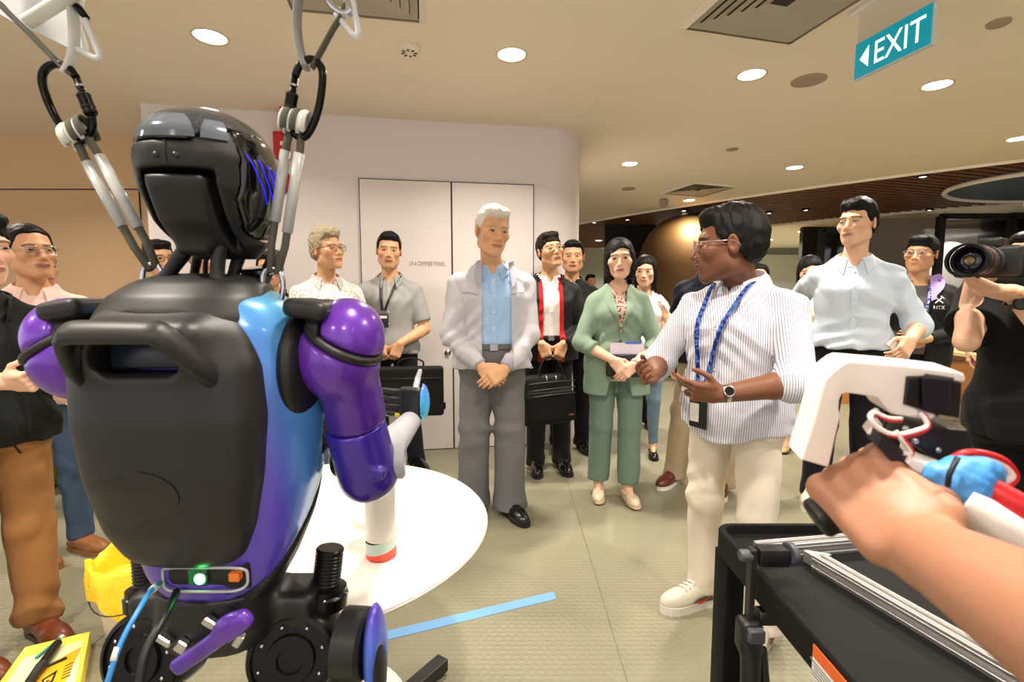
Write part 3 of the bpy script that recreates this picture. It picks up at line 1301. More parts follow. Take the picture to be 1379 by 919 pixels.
# yoke over the shoulders
YOKE = [(1.235, -.01, -.01, .136, .112), (1.27, -.01, -.008, .134, .108), (1.30, -.006, -.003, .122, .094), (1.322, 0, .003, .100, .074), (1.336, 0, .01, .064, .052)]
blob('shoulder_yoke', M_RB_MATTE, rb, [(stack(YOKE, 2.4, endk=.01), 0), (half((0, .0, 1.255), (.0, .42, -1)), .004, 'i'), (rbox((0, -.118, 1.262), (.062, .012, .012), .010), .006, 's'), (half((.104, 0, 1.3), (1, .25, .1)), .003, 'i'), (half((-.118, 0, 1.3), (-1, .25, .1)), .003, 'i')], V)

# shoulders and arms
def arm(sx, elbow, wrist, full):
    S = V3((sx * .208, .005, 1.210))
    E = V3(elbow)
    d = unit(E - S)
    m_up = S + (E - S) * .58
    blob('shoulder_socket', M_RB_DARK, rb, [(ell((sx * .155, -.005, 1.185), (.028, .068, .088)), 0), (rc((sx * .14, .005, 1.18), (sx * .20, .005, 1.18), .04, .04), .01)], V)
    cup = ell(S + V3((sx * .002, -.022, -.006)), (.054, .052, .066))
    cap = ell(S + V3((sx * .020, .004, .022)), (.060, .068, .066))
    pn_ = unit((sx * .50, -.10, .86))
    pc_ = S + V3((0, 0, .024))
    o = blob('upper_arm', M_PURPLE, rb, [(cup, 0), (rc(S + V3((sx * .014, .0, -.01)), E, .050, .051), .03), (ell(S + V3((sx * .03, .0, .0)), (.045, .055, .06)), .01), (half(pc_ - pn_ * .004, pn_), .005, 'i'), (half(m_up, d), .002, 'i')], V)
    blob('shoulder_cap', M_PURPLE, rb, [(cap, 0), (half(pc_ + pn_ * .008, -pn_), .005, 'i'), (half(S + V3((-sx * .010, 0, 0)), (-sx, .0, .15)), .004, 'i')], V)
    band = both(ell(S + V3((sx * .016, -.002, .014)), (.0655, .0730, .0720)), raw((-9,) * 3, (9,) * 3, lambda X, Y, Z: np.abs((X - pc_[0]) * np.float32(pn_[0]) + (Y - pc_[1]) * np.float32(pn_[1]) + (Z - pc_[2]) * np.float32(pn_[2]) - .002) - .0065), .002)
    hoop = both(ell(S + V3((sx * .018, .002, .020)), (.0640, .0715, .0705)), raw((-9,) * 3, (9,) * 3, lambda X, Y, Z: np.maximum(np.abs(X - S[0] + sx * .018) - .012, S[2] + .01 - Z)), .002)
    top = rbox(S + V3((-sx * .022, -.022, .070)), (.034, .050, .015), .012, Ry(sx * .15))
    blob('shoulder_band', M_RB_MATTE, rb, [(band, 0), (hoop, .004), (top, .010)], V)
    el = blob('elbow_housing', M_BLUEPUR, rb, [(rc(m_up, E + d * .008, .0515, .054), 0), (half(m_up + d * .0015, -d), .002, 'i'), (half(E + d * .050, d), .012, 'i'), (rbox(E + V3((.025 * sx, -.046, .015)), (.022, .008, .010), .004, Ry(.4)), .004)], V)
    for s_, m_, r_ in ((-1, M_RB_MOTOR, .030), (1, M_RB_GREY, .034)):
        bm = bmesh.new()
        a = E + V3((s_ * sx * .046, .020, .010))
        lathe(bm, [(r_, 0), (r_, .014), (r_ * .88, .018), (r_ * .6, .018), (r_ * .55, .014), (.004, .014)], a, rot_to((s_ * sx, .15, 0)), 28)
        build('elbow_joint', bm, m_, rb, True, angle=40)
    W = V3(wrist)
    u = unit(W - E)
    A = E + u * .045 + V3((sx * .012, 0, .01))
    f = blob('forearm', M_RB_GREY, rb, [(rc(A, W, .036, .026), 0), (rc(A, A + u * .05, .038, .036), .01)], V)
    bm = bmesh.new()
    cyl(bm, W - u * .004, W + u * .022, .025, .023, 24, .002)
    build('wrist_collar', bm, M_RB_DARK, rb, True, angle=40)
    return W, u


rW, ru = arm(1, (.236, .070, .985), tuple(rp(553, 567, 1.22)), True)
lW, lu = arm(-1, (-.170, .170, 1.01), (-.12, .42, 1.02), True)


def robot_hand(W, up, fing, side, nrm):
    up, fing, nrm = unit(up), unit(fing), unit(nrm)
    c = W + up * .045
    R = np.stack([fing, nrm, up], 1)
    blob('palm', M_RB_DARK, rb, [(rbox(c, (.030, .022, .040), .012, R), 0), (rc(W, c, .018, .022), .01)], .004)
    blob('hand_back_plate', M_HANDBACK, rb, [(both(ell(c - fing * .022 + up * .004, (.020, .027, .048), R), half(c - fing * .026, fing)), 0)], .0032)
    for i in range(4):
        a = c + fing * .022 + up * (.028 - .019 * i)
        k1 = a + fing * .036 + nrm * .004
        k2 = k1 + fing * .026 + nrm * .016
        k3 = k2 + fing * .012 + nrm * .020
        blob('finger', M_RB_DARK, rb, [(rc(a, k1, .0088, .0082), 0), (rc(k1, k2, .0080, .0074), .002), (rc(k2, k3, .0072, .0060), .002)], .0032)
    bm = bmesh.new()
    box(bm, c + fing * .030 - up * .030 - nrm * .012, (.010, .003, .004))
    build('yellow_tab', bm, mat('yellow_tab', (214, 188, 40), .5), rb)
    a = c + up * .034 + nrm * .012
    b = a + up * .026 + nrm * .012
    blob('thumb', M_RB_GREY, rb, [(rc(a, b, .0085, .0078), 0), (rc(b, b + up * .022 + fing * -.004, .0076, .006), .002)], .003)


M_HANDBACK = grad_mat('hand_blue_violet', [(0, (70, 190, 235)), (.5, (70, 150, 225)), (1, (96, 60, 190))], (0, 0, 9), -9.0)
robot_hand(rW, (.10, .25, 1), (-1, .15, .0), 1, (0, 1, -.1))
robot_hand(lW, (-.05, .3, 1), (1, .15, 0), -1, (0, 1, -.1))

# head
HC = V3((.024, .0, 1.476))
HR = Rz(math.radians(6)) @ Rx(math.radians(4))
HS = [(-.116, 0, .030, .040, .052), (-.096, 0, .022, .060, .080), (-.060, 0, .012, .080, .100), (-.015, 0, .004, .0905, .110), (.030, 0, .0, .0925, .113), (.064, 0, .0, .084, .106), (.090, 0, .003, .066, .086), (.106, 0, .006, .040, .056), (.112, 0, .008, .012, .018)]
hst = stack(HS, 2.25, HR, HC)
HV = .0036


def hl(f):
    """primitive in head coordinates"""
    def g(X, Y, Z):
        x, y, z = loc(X, Y, Z, HC.astype(np.float32), HR)
        return f(x, y, z)
    return raw((-9,) * 3, (9,) * 3, g)


crown_f = lambda x, y, z: (.046 + .020 * np.clip((x - .020) / .03, 0, 1)) - z
visor_f = lambda x, y, z: np.maximum(np.maximum(.040 - x + .35 * np.maximum(-.02 - z, 0) - .25 * np.maximum(y, 0), -.070 - y + .6 * np.maximum(-.03 - z, 0)), np.maximum(z - .088 + .5 * np.maximum(.075 - x, 0), -.085 - z))
visor2 = lambda x, y, z: np.maximum(.018 - y, np.maximum(z - .075, -.085 - z))
vis = lambda x, y, z: np.minimum(visor_f(x, y, z), np.maximum(visor2(x, y, z), -x - .09))
groove = lambda x, y, z: np.maximum(np.abs(np.maximum(np.abs(x + .006) - .047, z - .004)) - .0048, y + .02)
blob('head_shell', M_RB_MATTE, rb, [(hst, 0), (hl(lambda x, y, z: -(crown_f(x, y, z) - .0012)), .002, 'i'), (hl(lambda x, y, z: -(vis(x, y, z) - .0012)), .002, 'i'), (hl(groove), .004, 's')], HV)
# raised neck guard in the nape
blob('neck_guard', M_RB_MATTE, rb, [(both(stack(HS, 2.25, HR, HC, grow=.003), hl(lambda x, y, z: np.maximum(np.maximum(np.abs(x + .006) - (.0405 + .12 * np.minimum(z + .04, 0)), z - .0005), y + .03)), .006), 0),
                                   (rbox(HC + HR @ V3((-.008, -.050, -.086)), (.025, .018, .024), .010, HR), .012)], HV)
blob('crown', M_RB_CROWN, rb, [(hst, 0), (hl(lambda x, y, z: crown_f(x, y, z) + .0012), .002, 'i')], HV)
blob('visor', M_RB_GLOSS, rb, [(stack(HS, 2.25, HR, HC, grow=.0015), 0), (hl(lambda x, y, z: vis(x, y, z) + .0012), .003, 'i'), (hl(lambda x, y, z: -(crown_f(x, y, z) + .003)), .002, 'i')], HV)
bm = bmesh.new()
win = []


def on_head(x, z, back=True, off=.002):
    """surface point of the head at head-local x, z"""
    S = np.array(HS)
    rx, ry = np.interp(z, S[:, 0], S[:, 3]) + off, np.interp(z, S[:, 0], S[:, 4]) + off
    cy = np.interp(z, S[:, 0], S[:, 2])
    t = min(abs(x) / rx, .999)
    y = cy + (-1 if back else 1) * ry * (1 - t ** 2.25) ** (1 / 2.25)
    return tuple(HC + HR @ V3((x, y, z)))


rows = []
for z in np.linspace(.050, .084, 6):
    w = .044 * (1 - ((z - .050) / .046) ** 2 * .8)
    rows.append([on_head(x, z) for x in np.linspace(-w - .014, w - .014, 9)])
sheet(rows, .001, 'rear_window', mat('smoked_window', (96, 104, 116), .12, .2, coat=.5), rb)
rows = []
for z in np.linspace(.050, .078, 5):
    w = .014 * (1 - ((z - .050) / .046) ** 2)
    rows.append([on_head(x, z) for x in np.linspace(.036, .036 + 2 * w, 5)])
sheet(rows, .001, 'rear_window', bpy.data.materials['smoked_window'], rb)
M_BLUELED = mat('blue_light_strip', (40, 30, 220), .3, emit=((40, 30, 255), .8))
for i in range(4):
    bm = bmesh.new()
    pts = []
    for q in range(7):
        t = q / 6
        z = .036 - .004 * i - (.066 - .006 * i) * t
        y = -.066 + .021 * i + .046 * t
        S = np.array(HS)
        rx, ry, cy = (np.interp(z, S[:, 0], S[:, k_]) + (.002 if k_ < 5 and k_ > 2 else 0) for k_ in (3, 4, 2))
        x = rx * max(1 - abs((y - cy) / ry) ** 2.25, 0) ** (1 / 2.25)
        pts.append(tuple(HC + HR @ V3((x, y, z))))
    tube(bm, pts, .0009, 6)
    build('light_strip', bm, M_BLUELED, rb, True)
for (x, z) in ((-.020, .024), (.006, .024)):
    bm = bmesh.new()
    p = V3(on_head(x, z, True, .0))
    lathe(bm, [(.0042, 0), (.0042, .0012), (.001, .0015)], p, rot_to(HR @ V3((0, -1, 0))), 12)
    build('screw', bm, M_RB_DARK, rb, True)
bm = bmesh.new()
tube(bm, [on_head(-.007, z, True, .0006) for z in (.044, .036, .026, .016)], .0009, 5)
build('seam', bm, M_RB_DARK, rb)
bm = bmesh.new()
lathe(bm, [(.030, 0), (.034, .004), (.034, .010), (.028, .014)], HC + HR @ V3((.052, .035, -.128)), rot_to(HR @ V3((.1, .1, -1))), 24)
build('chin_ring', bm, M_RB_GLOSS, rb, True, angle=40)
# neck struts
for a, b, r in (((-.030, -.046, -.106), (-.036, -.04, 1.325), .0095), ((.020, -.044, -.100), (.046, -.04, 1.325), .0095), ((.020, .03, -.105), (.028, .03, 1.325), .009), ((-.045, .03, -.10), (-.05, .05, 1.325), .007), ((.070, .05, -.11), (.078, .03, 1.322), .010)):
    p = HC + HR @ V3(a)
    blob('neck_strut', M_RB_DARK, rb, [(rc(p, b, r * 1.25, r), 0), (rc(b, V3(b) + V3((0, 0, -.01)), r, r * 1.8), .01)], .004)
bm = bmesh.new()
tube(bm, smooth_path([tuple(HC + HR @ V3((.0, .0, -.10))), (.0, .01, 1.36), (.004, .0, 1.325)], 5), .004, 8)
build('neck_cable', bm, M_RB_DARK, rb, True)
# shackles on the yoke
EYE = {}
for s_, px, py in ((-1, 206, 372), (1, 367, 377)):
    p = rp(px, py, .80)
    EYE[s_] = p
    bm = bmesh.new()
    tube(bm, smooth_path([(p[0] - .013, p[1], p[2] - .034), (p[0] - .017, p[1], p[2] - .006), (p[0] - .010, p[1], p[2] + .016), (p[0] + .010, p[1], p[2] + .016), (p[0] + .017, p[1], p[2] - .006), (p[0] + .013, p[1], p[2] - .034)], 5), .0042, 10)
    build('shackle', bm, M_STEEL, rb, True)
    bm = bmesh.new()
    lathe(bm, [(.020, 0), (.020, .004), (.012, .006), (.012, .012)], (p[0], p[1], p[2] - .052), None, 20)
    build('lifting_lug', bm, M_RB_DARK, rb, True, angle=40)

# waist, hips and legs
blob('waist', M_RB_DARK, rb, [(stack([(.72, 0, .0, .080, .065), (.76, 0, 0, .100, .075), (.82, 0, 0, .090, .07)], 2.6), 0), (rbox((0, .03, .748), (.16, .045, .045), .02), .02)], .005)
for s_, x in ((-1, -.195), (1, .195)):
    c0 = V3((s_ * .128, -.030, .692))
    rM = .074
    bm = bmesh.new()
    lathe(bm, [(rM, -.08), (rM, -.006), (rM * .95, 0), (rM * .86, .002), (rM * .84, -.003), (rM * .55, -.003), (rM * .52, .003), (rM * .30, .003), (rM * .28, -.002), (.003, -.002)], c0, rot_to((.12 * s_, -1, .25)), 48)
    hm_ = build('hip_motor', bm, M_RB_MOTOR, rb, True, angle=35)
    for i in range(8):
        a = 2 * PI * i / 8 + .3
        Rm = rot_to((.12 * s_, -1, .25))
        bm = bmesh.new()
        lathe(bm, [(.0032, 0), (.0032, .003), (.001, .0035)], Vector(c0) + Rm @ Vector((math.cos(a) * rM * .72, math.sin(a) * rM * .72, -.003)), Rm, 8)
        build('bolt', bm, M_STEEL, hm_, True)
    # ribbed actuator standing beside the waist
    a0 = V3((s_ * .158, .045, .742))
    bm = bmesh.new()
    pr_ = [(.040, 0), (.040, .022), (.036, .026), (.036, .034), (.0245, .036)]
    for i in range(9):
        z = .040 + i * .0062
        pr_ += [(.0245, z), (.0228, z + .0022), (.0228, z + .0042), (.0245, z + .0060)]
    pr_ += [(.0245, .100), (.022, .103), (.003, .103)]
    lathe(bm, pr_, a0, rot_to((s_ * .10, .12, 1)), 36)
    act = build('hip_actuator', bm, M_RB_MOTOR, rb, True, angle=35)
    Rm = rot_to((s_ * .10, .12, 1))
    for i in range(10):
        aa = 2 * PI * i / 10
        bm = bmesh.new()
        lathe(bm, [(.0030, 0), (.0030, .004), (.001, .0045)], Vector(a0) + Rm @ Vector((math.cos(aa) * .037, math.sin(aa) * .037, .021)), Rm, 8)
        build('bolt', bm, M_STEEL, act, True)
    # side hip drum with coloured fin (right side only: the left leg is turned inward)
    xd = s_ * .243
    if s_ > 0:
        bm = bmesh.new()
        lathe(bm, [(.056, -.03), (.056, .010), (.050, .016), (.003, .016)], (xd, -.02, .715), rot_to((s_, -.1, 0)), 40)
        build('hip_drum', bm, M_RB_DARK, rb, True, angle=35)
    if s_ > 0:
        blob('hip_fin', M_FIN, rb, [(ell((xd + s_ * .030, -.034, .706), (.018, .040, .088)), 0), (ell((xd + s_ * .054, -.060, .680), (.020, .030, .078)), .004, 's')], .0036)
        blob('fin_inlay', M_RB_MATTE, rb, [(ell((xd + s_ * .031, -.040, .680), (.017, .029, .074)), 0)], .0036)
    blob('thigh', M_RB_DARK, rb, [(rc((s_ * .15, .0, .60), (s_ * .15, -.05, .44), .048, .045), 0)], .008)
    blob('shin', M_RB_MATTE, rb, [(rc((s_ * .15, -.05, .44), (s_ * .15, -.02, .09), .046, .034), 0)], .008)
    blob('foot', M_RB_DARK, rb, [(rbox((s_ * .15, .02, .035), (.045, .115, .034), .03), 0), (rc((s_ * .15, -.02, .09), (s_ * .15, -.01, .05), .034, .04), .02)], .008)
blob('thigh_blade', M_PURPLE2 if 'M_PURPLE2' in globals() else grad_mat('violet_blade', [(0, (70, 30, 140)), (1, (100, 50, 170))], (0, 0, 9), -6.6), rb,
     [(rbox(rp(285, 866, .70), (.074, .009, .013), .008, Ry(math.radians(-36))), 0), (ell(rp(312, 842, .70), (.030, .010, .019), Ry(math.radians(-28))), .01)], .0032)
for px, py, Y, h in ((283, 838, .72, (.010, .006, .007)), (245, 870, .72, (.008, .006, .010)), (322, 862, .72, (.006, .005, .012)), (222, 862, .72, (.012, .006, .006))):
    bm = bmesh.new()
    box(bm, rp(px, py, Y), h, Matrix.Rotation(.6, 3, 'Y'), .002, 1)
    build('bracket', bm, M_STEEL, rb)
# black cable loom and the blue network lead
bm = bmesh.new()
p0 = rp(232, 800, .70)
tube(bm, smooth_path([tuple(rp(238, 797, .72)), tuple(rp(222, 830, .66)), tuple(rp(196, 880, .62)), tuple(rp(186, 940, .60))], 6), .006, 8)
build('cable_loom', bm, M_RB_DARK, rb, True)
nl = thing('network_cable', 'blue network cable plugged into the socket at the robot waist', 'cable', tuple(V3(on_y(214, 787, .70))))
O_ = V3(on_y(214, 787, .70))
bm = bmesh.new()
tube(bm, smooth_path([tuple(V3(on_y(*q)) - O_) for q in ((214, 787, .695), (202, 797, .665), (188, 820, .63), (165, 862, .60), (146, 915, .58), (135, 960, .57), (128, 1010, .57))], 8), .0032, 10)
build('cable', bm, mat('blue_cable', (48, 128, 196), .4), nl, True)
bm = bmesh.new()
tube(bm, [tuple(V3(on_y(*q)) - O_) for q in ((214, 786, .71), (205, 795, .672))], .0055, 10)
build('plug', bm, mat('clear_plug', (170, 176, 186), .3), nl, True)
for q in (((159, 872, .595), (153, 890, .588)),):
    bm = bmesh.new()
    tube(bm, [tuple(V3(on_y(*k_)) - O_) for k_ in q], .0042, 10)
    build('white_sleeve', bm, M_WHITE, nl, True)

# ------------------------------------------------------------------ hoist straps, carabiners and the gantry bar
M_WEB = mat('olive_webbing', (92, 90, 78), .9, bump=(420, .35, .002))
M_WEBG = mat('grey_webbing', (150, 150, 146), .9, bump=(420, .35, .002))
M_CLEAR = mat('clear_sleeve', (196, 198, 196), .25, coat=.3)
M_WHITEW = mat('white_webbing', (222, 222, 216), .85, bump=(420, .25, .002))
M_CARA = mat('black_anodised', (16, 16, 17), .2, .6)


def W_(px, py, Y=.80):
    return V3(on_y(px, py, Y))


def strap(label, eye, foot, topc, side):
    """a round sling loop: two legs, clear sleeve, padded eye at the carabiner"""
    base = V3(eye) + RO
    t = thing('sling_strap', label, 'strap', tuple(base))
    L = lambda p: tuple(V3(p) - base)
    a, b = V3(foot), V3(topc)
    ax_ = unit(b - a)
    sd = unit(np.cross(ax_, (0, 1, 0)))
    for s_ in (-1, 1):
        bm = bmesh.new()
        off = sd * s_ * .011
        tube(bm, [L(a + off * .5), L(a + (b - a) * .2 + off), L(a + (b - a) * .9 + off), L(b + off * .8)], .0062, 8)
        build('webbing', bm, M_WEB, t, True)
        bm = bmesh.new()
        tube(bm, [L(a + (b - a) * (.30 if s_ < 0 else .36) + off), L(a + (b - a) * .86 + off)], .0085, 10)
        build('clear_sleeve', bm, M_CLEAR, t, True)
    for k_ in (-1, 0, 1):
        bm = bmesh.new()
        c_ = b + ax_ * .012
        pts = [c_ + ax_ * (math.sin(q) * .022) + V3((0, 1, 0)) * math.cos(q) * .016 + sd * k_ * .014 for q in np.linspace(-.6, PI + .6, 13)]
        tube(bm, [L(p) for p in pts], .006, 8, flat=(.0055, .0030), up=tuple(sd))
        build('loop_end', bm, M_WEB if k_ != -side else M_WHITEW, t, True)
        bm = bmesh.new()
        pts = [c_ + ax_ * (math.sin(q) * .018) + V3((0, 1, 0)) * math.cos(q) * .012 + sd * (k_ * .014 + .007) for q in np.linspace(-.9, PI + .9, 13)]
        tube(bm, [L(p) for p in pts], .006, 8, flat=(.0030, .0050), up=tuple(sd))
        build('white_pad', bm, M_WHITEW, t, True)
    return t


def carabiner(label, c, up, wide, gate_side):
    c, up = V3(c), unit(up)
    n = V3((0, 1, 0)) if abs(up[1]) < .9 else V3((1, 0, 0))
    x = unit(np.cross(n, up))
    t = thing('carabiner', label, 'carabiner', tuple(c))
    P = lambda a, b: tuple(x * a + up * b)
    g = gate_side
    pts = smooth_path([P(g * wide, .030), P(g * wide * .75, .050), P(0, .060), P(-g * wide * .75, .050), P(-g * wide * 1.0, .020), P(-g * wide * .95, -.020), P(-g * wide * .55, -.052), P(0, -.060), P(g * wide * .70, -.050), P(g * wide * .98, -.032)], 5)
    bm = bmesh.new()
    tube(bm, pts, .0060, 12)
    build('bow', bm, M_CARA, t, True)
    bm = bmesh.new()
    tube(bm, [P(g * wide * 1.0, -.034), P(g * wide, .033)], .0052, 12)
    build('gate', bm, M_CARA, t, True)
    bm = bmesh.new()
    cyl(bm, P(g * wide, -.030), P(g * wide, .004), .0092, .0092, 18, .0015)
    s_ = build('screw_sleeve', bm, M_CARA, t, True, angle=40)
    for z in (-.026, -.018, .000):
        bm = bmesh.new()
        cyl(bm, P(g * wide, z), P(g * wide, z + .0016), .0097, seg=18)
        build('knurl_ring', bm, M_RB_DARK, s_)
    bm = bmesh.new()
    cyl(bm, P(g * wide, .014), P(g * wide, .017), .0066, seg=18)
    build('bright_ring', bm, M_STEEL, t)
    return t


fl, fr_ = W_(207, 362), W_(369, 368)
tl, tr_ = W_(112, 190), W_(398, 178)
strap('olive and clear sleeved sling strap from the left robot shoulder, leaning outward', EYE[-1], fl, tl, -1)
strap('olive and clear sleeved sling strap from the right robot shoulder, standing upright', EYE[1], fr_, tr_, 1)
carabiner('black screw gate carabiner at the top of the left leaning strap', W_(91, 138), W_(75, 100) - W_(108, 180), .028, 1)
carabiner('black screw gate carabiner at the top of the right upright strap', W_(412, 133), W_(418, 92) - W_(404, 178), .022, -1)
# upper slings and hanger plates on a bar above the frame
M_GANTRY = mat('gantry_white', (226, 228, 232), .5)
gt = thing('gantry_hanger', 'white hoist hanger bar with hooks and upper slings over the robot', 'hoist', (RX, RY, 0))
GL = lambda p: tuple(V3(p) - RO)
bm = bmesh.new()
zb = 2.02
cyl(bm, GL((-1.15, .80, zb)), GL((.10, .80, zb)), .028, seg=20, bev=.004)
bar = build('bar', bm, M_GANTRY, gt, True, angle=40)
for k_, pts, m_, r_ in (('upper_sling', [(100, 103), (82, 88), (40, 45), (0, 5), (-25, -35)], M_WEB, (.0075, .004)), ('upper_sling', [(88, 100), (97, 80), (100, 55), (98, 20), (92, -30)], M_WHITEW, (.011, .004)),
                        ('upper_sling', [(412, 92), (405, 70), (400, 35), (402, 0), (406, -40)], M_WEBG, (.013, .005)), ('upper_sling', [(420, 92), (432, 70), (448, 40), (462, 15), (470, -30)], M_WEB, (.0065, .004))):
    bm = bmesh.new()
    P_ = [W_(x, y) for x, y in pts]
    e = P_[-1]
    P_ = P_ + [V3((e[0], e[1], zb))]
    tube(bm, smooth_path([GL(p) for p in P_], 5), .006, 8, flat=r_, up=(0, 1, 0))
    build(k_, bm, m_, gt, True)
bm = bmesh.new()
prism(bm, [(W_(x, y)[0] - RX, W_(x, y)[2]) for x, y in ((-30, -60), (90, -60), (84, 20), (92, 45), (94, 60), (70, 52), (30, 32), (0, 20), (-30, 2))], -.006, .006, Matrix(((1, 0, 0, 0), (0, 0, 1, .03), (0, 1, 0, 0), (0, 0, 0, 1))))
build('hanger_plate', bm, M_GANTRY, gt)
bm = bmesh.new()
tube(bm, [GL(W_(36, 30, .79)), GL(W_(88, -2, .79)), GL(W_(140, -35, .79))], .010, 12)
build('white_tube', bm, M_WHITEW, gt, True)
for pts in ([(96, -12), (112, 22), (128, 60), (134, 75), (128, 78), (104, 66)], [(470, -60), (475, 0), (482, 40), (479, 49), (466, 36), (452, 18)]):
    bm = bmesh.new()
    tube(bm, smooth_path([GL(W_(x, y)) for x, y in pts], 5), .0045, 10)
    build('wire_hook', bm, M_GANTRY, gt, True)
bm = bmesh.new()
tube(bm, [GL(W_(97, -2)), GL(W_(116, 25))], .0056, 10)
build('black_grip', bm, M_CARA, gt, True)
bm = bmesh.new()
tube(bm, smooth_path([GL(W_(x, y)) for x, y in ((432, -30), (444, 2), (460, 18), (471, 14), (462, -8), (448, -36))], 5), .007, 10)
build('snap_hook', bm, M_STEEL, gt, True)
# the boom runs back over the photographer to a mast behind the camera; one low foot shows at the bottom edge
bm = bmesh.new()
cyl(bm, GL((-.50, .80, zb)), GL((-.62, -.85, zb + .02)), .030, seg=18)
build('boom', bm, M_GANTRY, gt, True, angle=40)
bm = bmesh.new()
box(bm, GL((-.62, -.85, zb / 2 + .03)), (.035, .035, zb / 2 + .01), None, .004, 1)
build('mast', bm, M_RB_MATTE, gt)
f0, f1 = V3(on_z(597, 892, .03)), V3(on_z(520, 960, .03))
bm = bmesh.new()
dd = unit(f1 - f0)
tot = 1.35
box(bm, (f0 + dd * tot / 2) - RO, (tot / 2, .024, .022), Matrix.Rotation(math.atan2(dd[1], dd[0]), 3, 'Z'), .004, 2)
build('foot_beam', bm, M_RB_MATTE, gt)
for q in (.03, 1.28):
    bm = bmesh.new()
    p = f0 + dd * q - RO
    lathe(bm, [(.02, 0), (.022, .004), (.012, .010)], (p[0], p[1], 0), None, 16)
    build('foot_pad', bm, M_SOLE if 'M_SOLE' in globals() else M_RB_DARK, gt, True)
# ------------------------------------------------------------------ table, bottle, tape, bin, board
TZ = .64
TC, TR = (-.592, 1.387), .516
tb = thing('round_table', 'white table with a round front and thin grey edge beside the robot', 'table', (TC[0], TC[1], 0))
# a round front with a straight far side hidden behind the robot
cut = -.19
a0_ = math.acos(cut / TR)
ring = lambda r_: [(r_ * math.cos(q), r_ * math.sin(q)) for q in np.linspace(-a0_, a0_, 97)]
bm = bmesh.new()
rows_ = [[bm.verts.new((x, y, z)) for x, y in ring(r_)] for r_, z in ((TR - .004, TZ - .018), (TR, TZ - .014), (TR, TZ - .003), (TR - .003, TZ))]
for A, B in zip(rows_, rows_[1:]):
    for i in range(len(A)):
        j = (i + 1) % len(A)
        bm.faces.new((A[i], A[j], B[j], B[i]))
bm.faces.new(rows_[0][::-1])
bm.faces.new(rows_[-1])
build('tabletop', bm, mat('white_laminate', (236, 230, 222), .22, coat=.2), tb, True, angle=30)
bm = bmesh.new()
tube(bm, [(x, y, TZ - .0085) for x, y in ring(TR + .0002)], .004, 6, flat=(.0012, .0045), up=(0, 0, 1))
build('edge_band', bm, mat('grey_edge_band', (184, 176, 168), .5), tb, True)
bm = bmesh.new()
cyl(bm, (0, 0, .02), (0, 0, TZ - .018), .035, seg=24)
build('column', bm, M_WHITE, tb, True, angle=40)
bm = bmesh.new()
lathe(bm, [(.27, 0), (.27, .008), (.24, .016), (.05, .024)], seg=48)
build('base_plate', bm, M_WHITE, tb, True, angle=30)
p = on_z(509, 758, TZ)
bt = thing('water_bottle', 'frosted cylindrical bottle with red base standing on the white table', 'bottle', (p[0], p[1] + .033, TZ))
M_FROST = mat('frosted_bottle', (226, 220, 208), .35, trans=.15, coat=.2)
bm = bmesh.new()
lathe(bm, [(.038, .050), (.038, .205), (.036, .212), (.030, .216)], seg=40)
build('body', bm, M_FROST, bt, True, angle=40)
bm = bmesh.new()
rings = []
for k_, (r_, z0, sl) in enumerate(((.0383, .022, .008), (.0383, .050, .006))):
    rings.append([bm.verts.new((r_ * math.cos(a), r_ * math.sin(a), z0 + sl * math.cos(a - .3))) for a in np.linspace(0, 2 * PI, 41)[:-1]])
for i in range(40):
    j = (i + 1) % 40
    bm.faces.new((rings[0][i], rings[0][j], rings[1][j], rings[1][i]))
build('green_tint_band', bm, mat('grey_green_tint', (178, 196, 184), .35), bt, True)
bm = bmesh.new()
rings = [[bm.verts.new((r_ * math.cos(a), r_ * math.sin(a), z0 + sl * math.cos(a - .3))) for a in np.linspace(0, 2 * PI, 41)[:-1]] for r_, z0, sl in ((.034, 0, 0), (.0384, .004, 0), (.0384, .022, .008))]
for A, B in zip(rings, rings[1:]):
    for i in range(40):
        j = (i + 1) % 40
        bm.faces.new((A[i], A[j], B[j], B[i]))
bm.faces.new(rings[0][::-1])
bm.faces.new(rings[2])
build('red_base', bm, mat('coral_red_base', (232, 74, 48), .4), bt, True, angle=50)
bm = bmesh.new()
lathe(bm, [(.033, .213), (.033, .240), (.028, .244)], seg=32)
build('cap', bm, M_FROST, bt, True, angle=40)
# blue masking tape
a, b = V3(on_z(749, 802, 0)), V3(on_z(440, 876, 0))
d = unit(b - a)
n_ = V3((-d[1], d[0], 0))
w = .026
bm = bmesh.new()
prism(bm, [q[:2] for q in (a + n_ * w + d * .012, a - n_ * w, b - n_ * w, b + n_ * w)], .0008, .0018)
tag(build('masking_tape', bm, mat('blue_masking_tape', (112, 164, 214), .6, bump=(300, .2, .001)), None), 'strip of pale blue masking tape stuck on the floor by the table', 'tape')
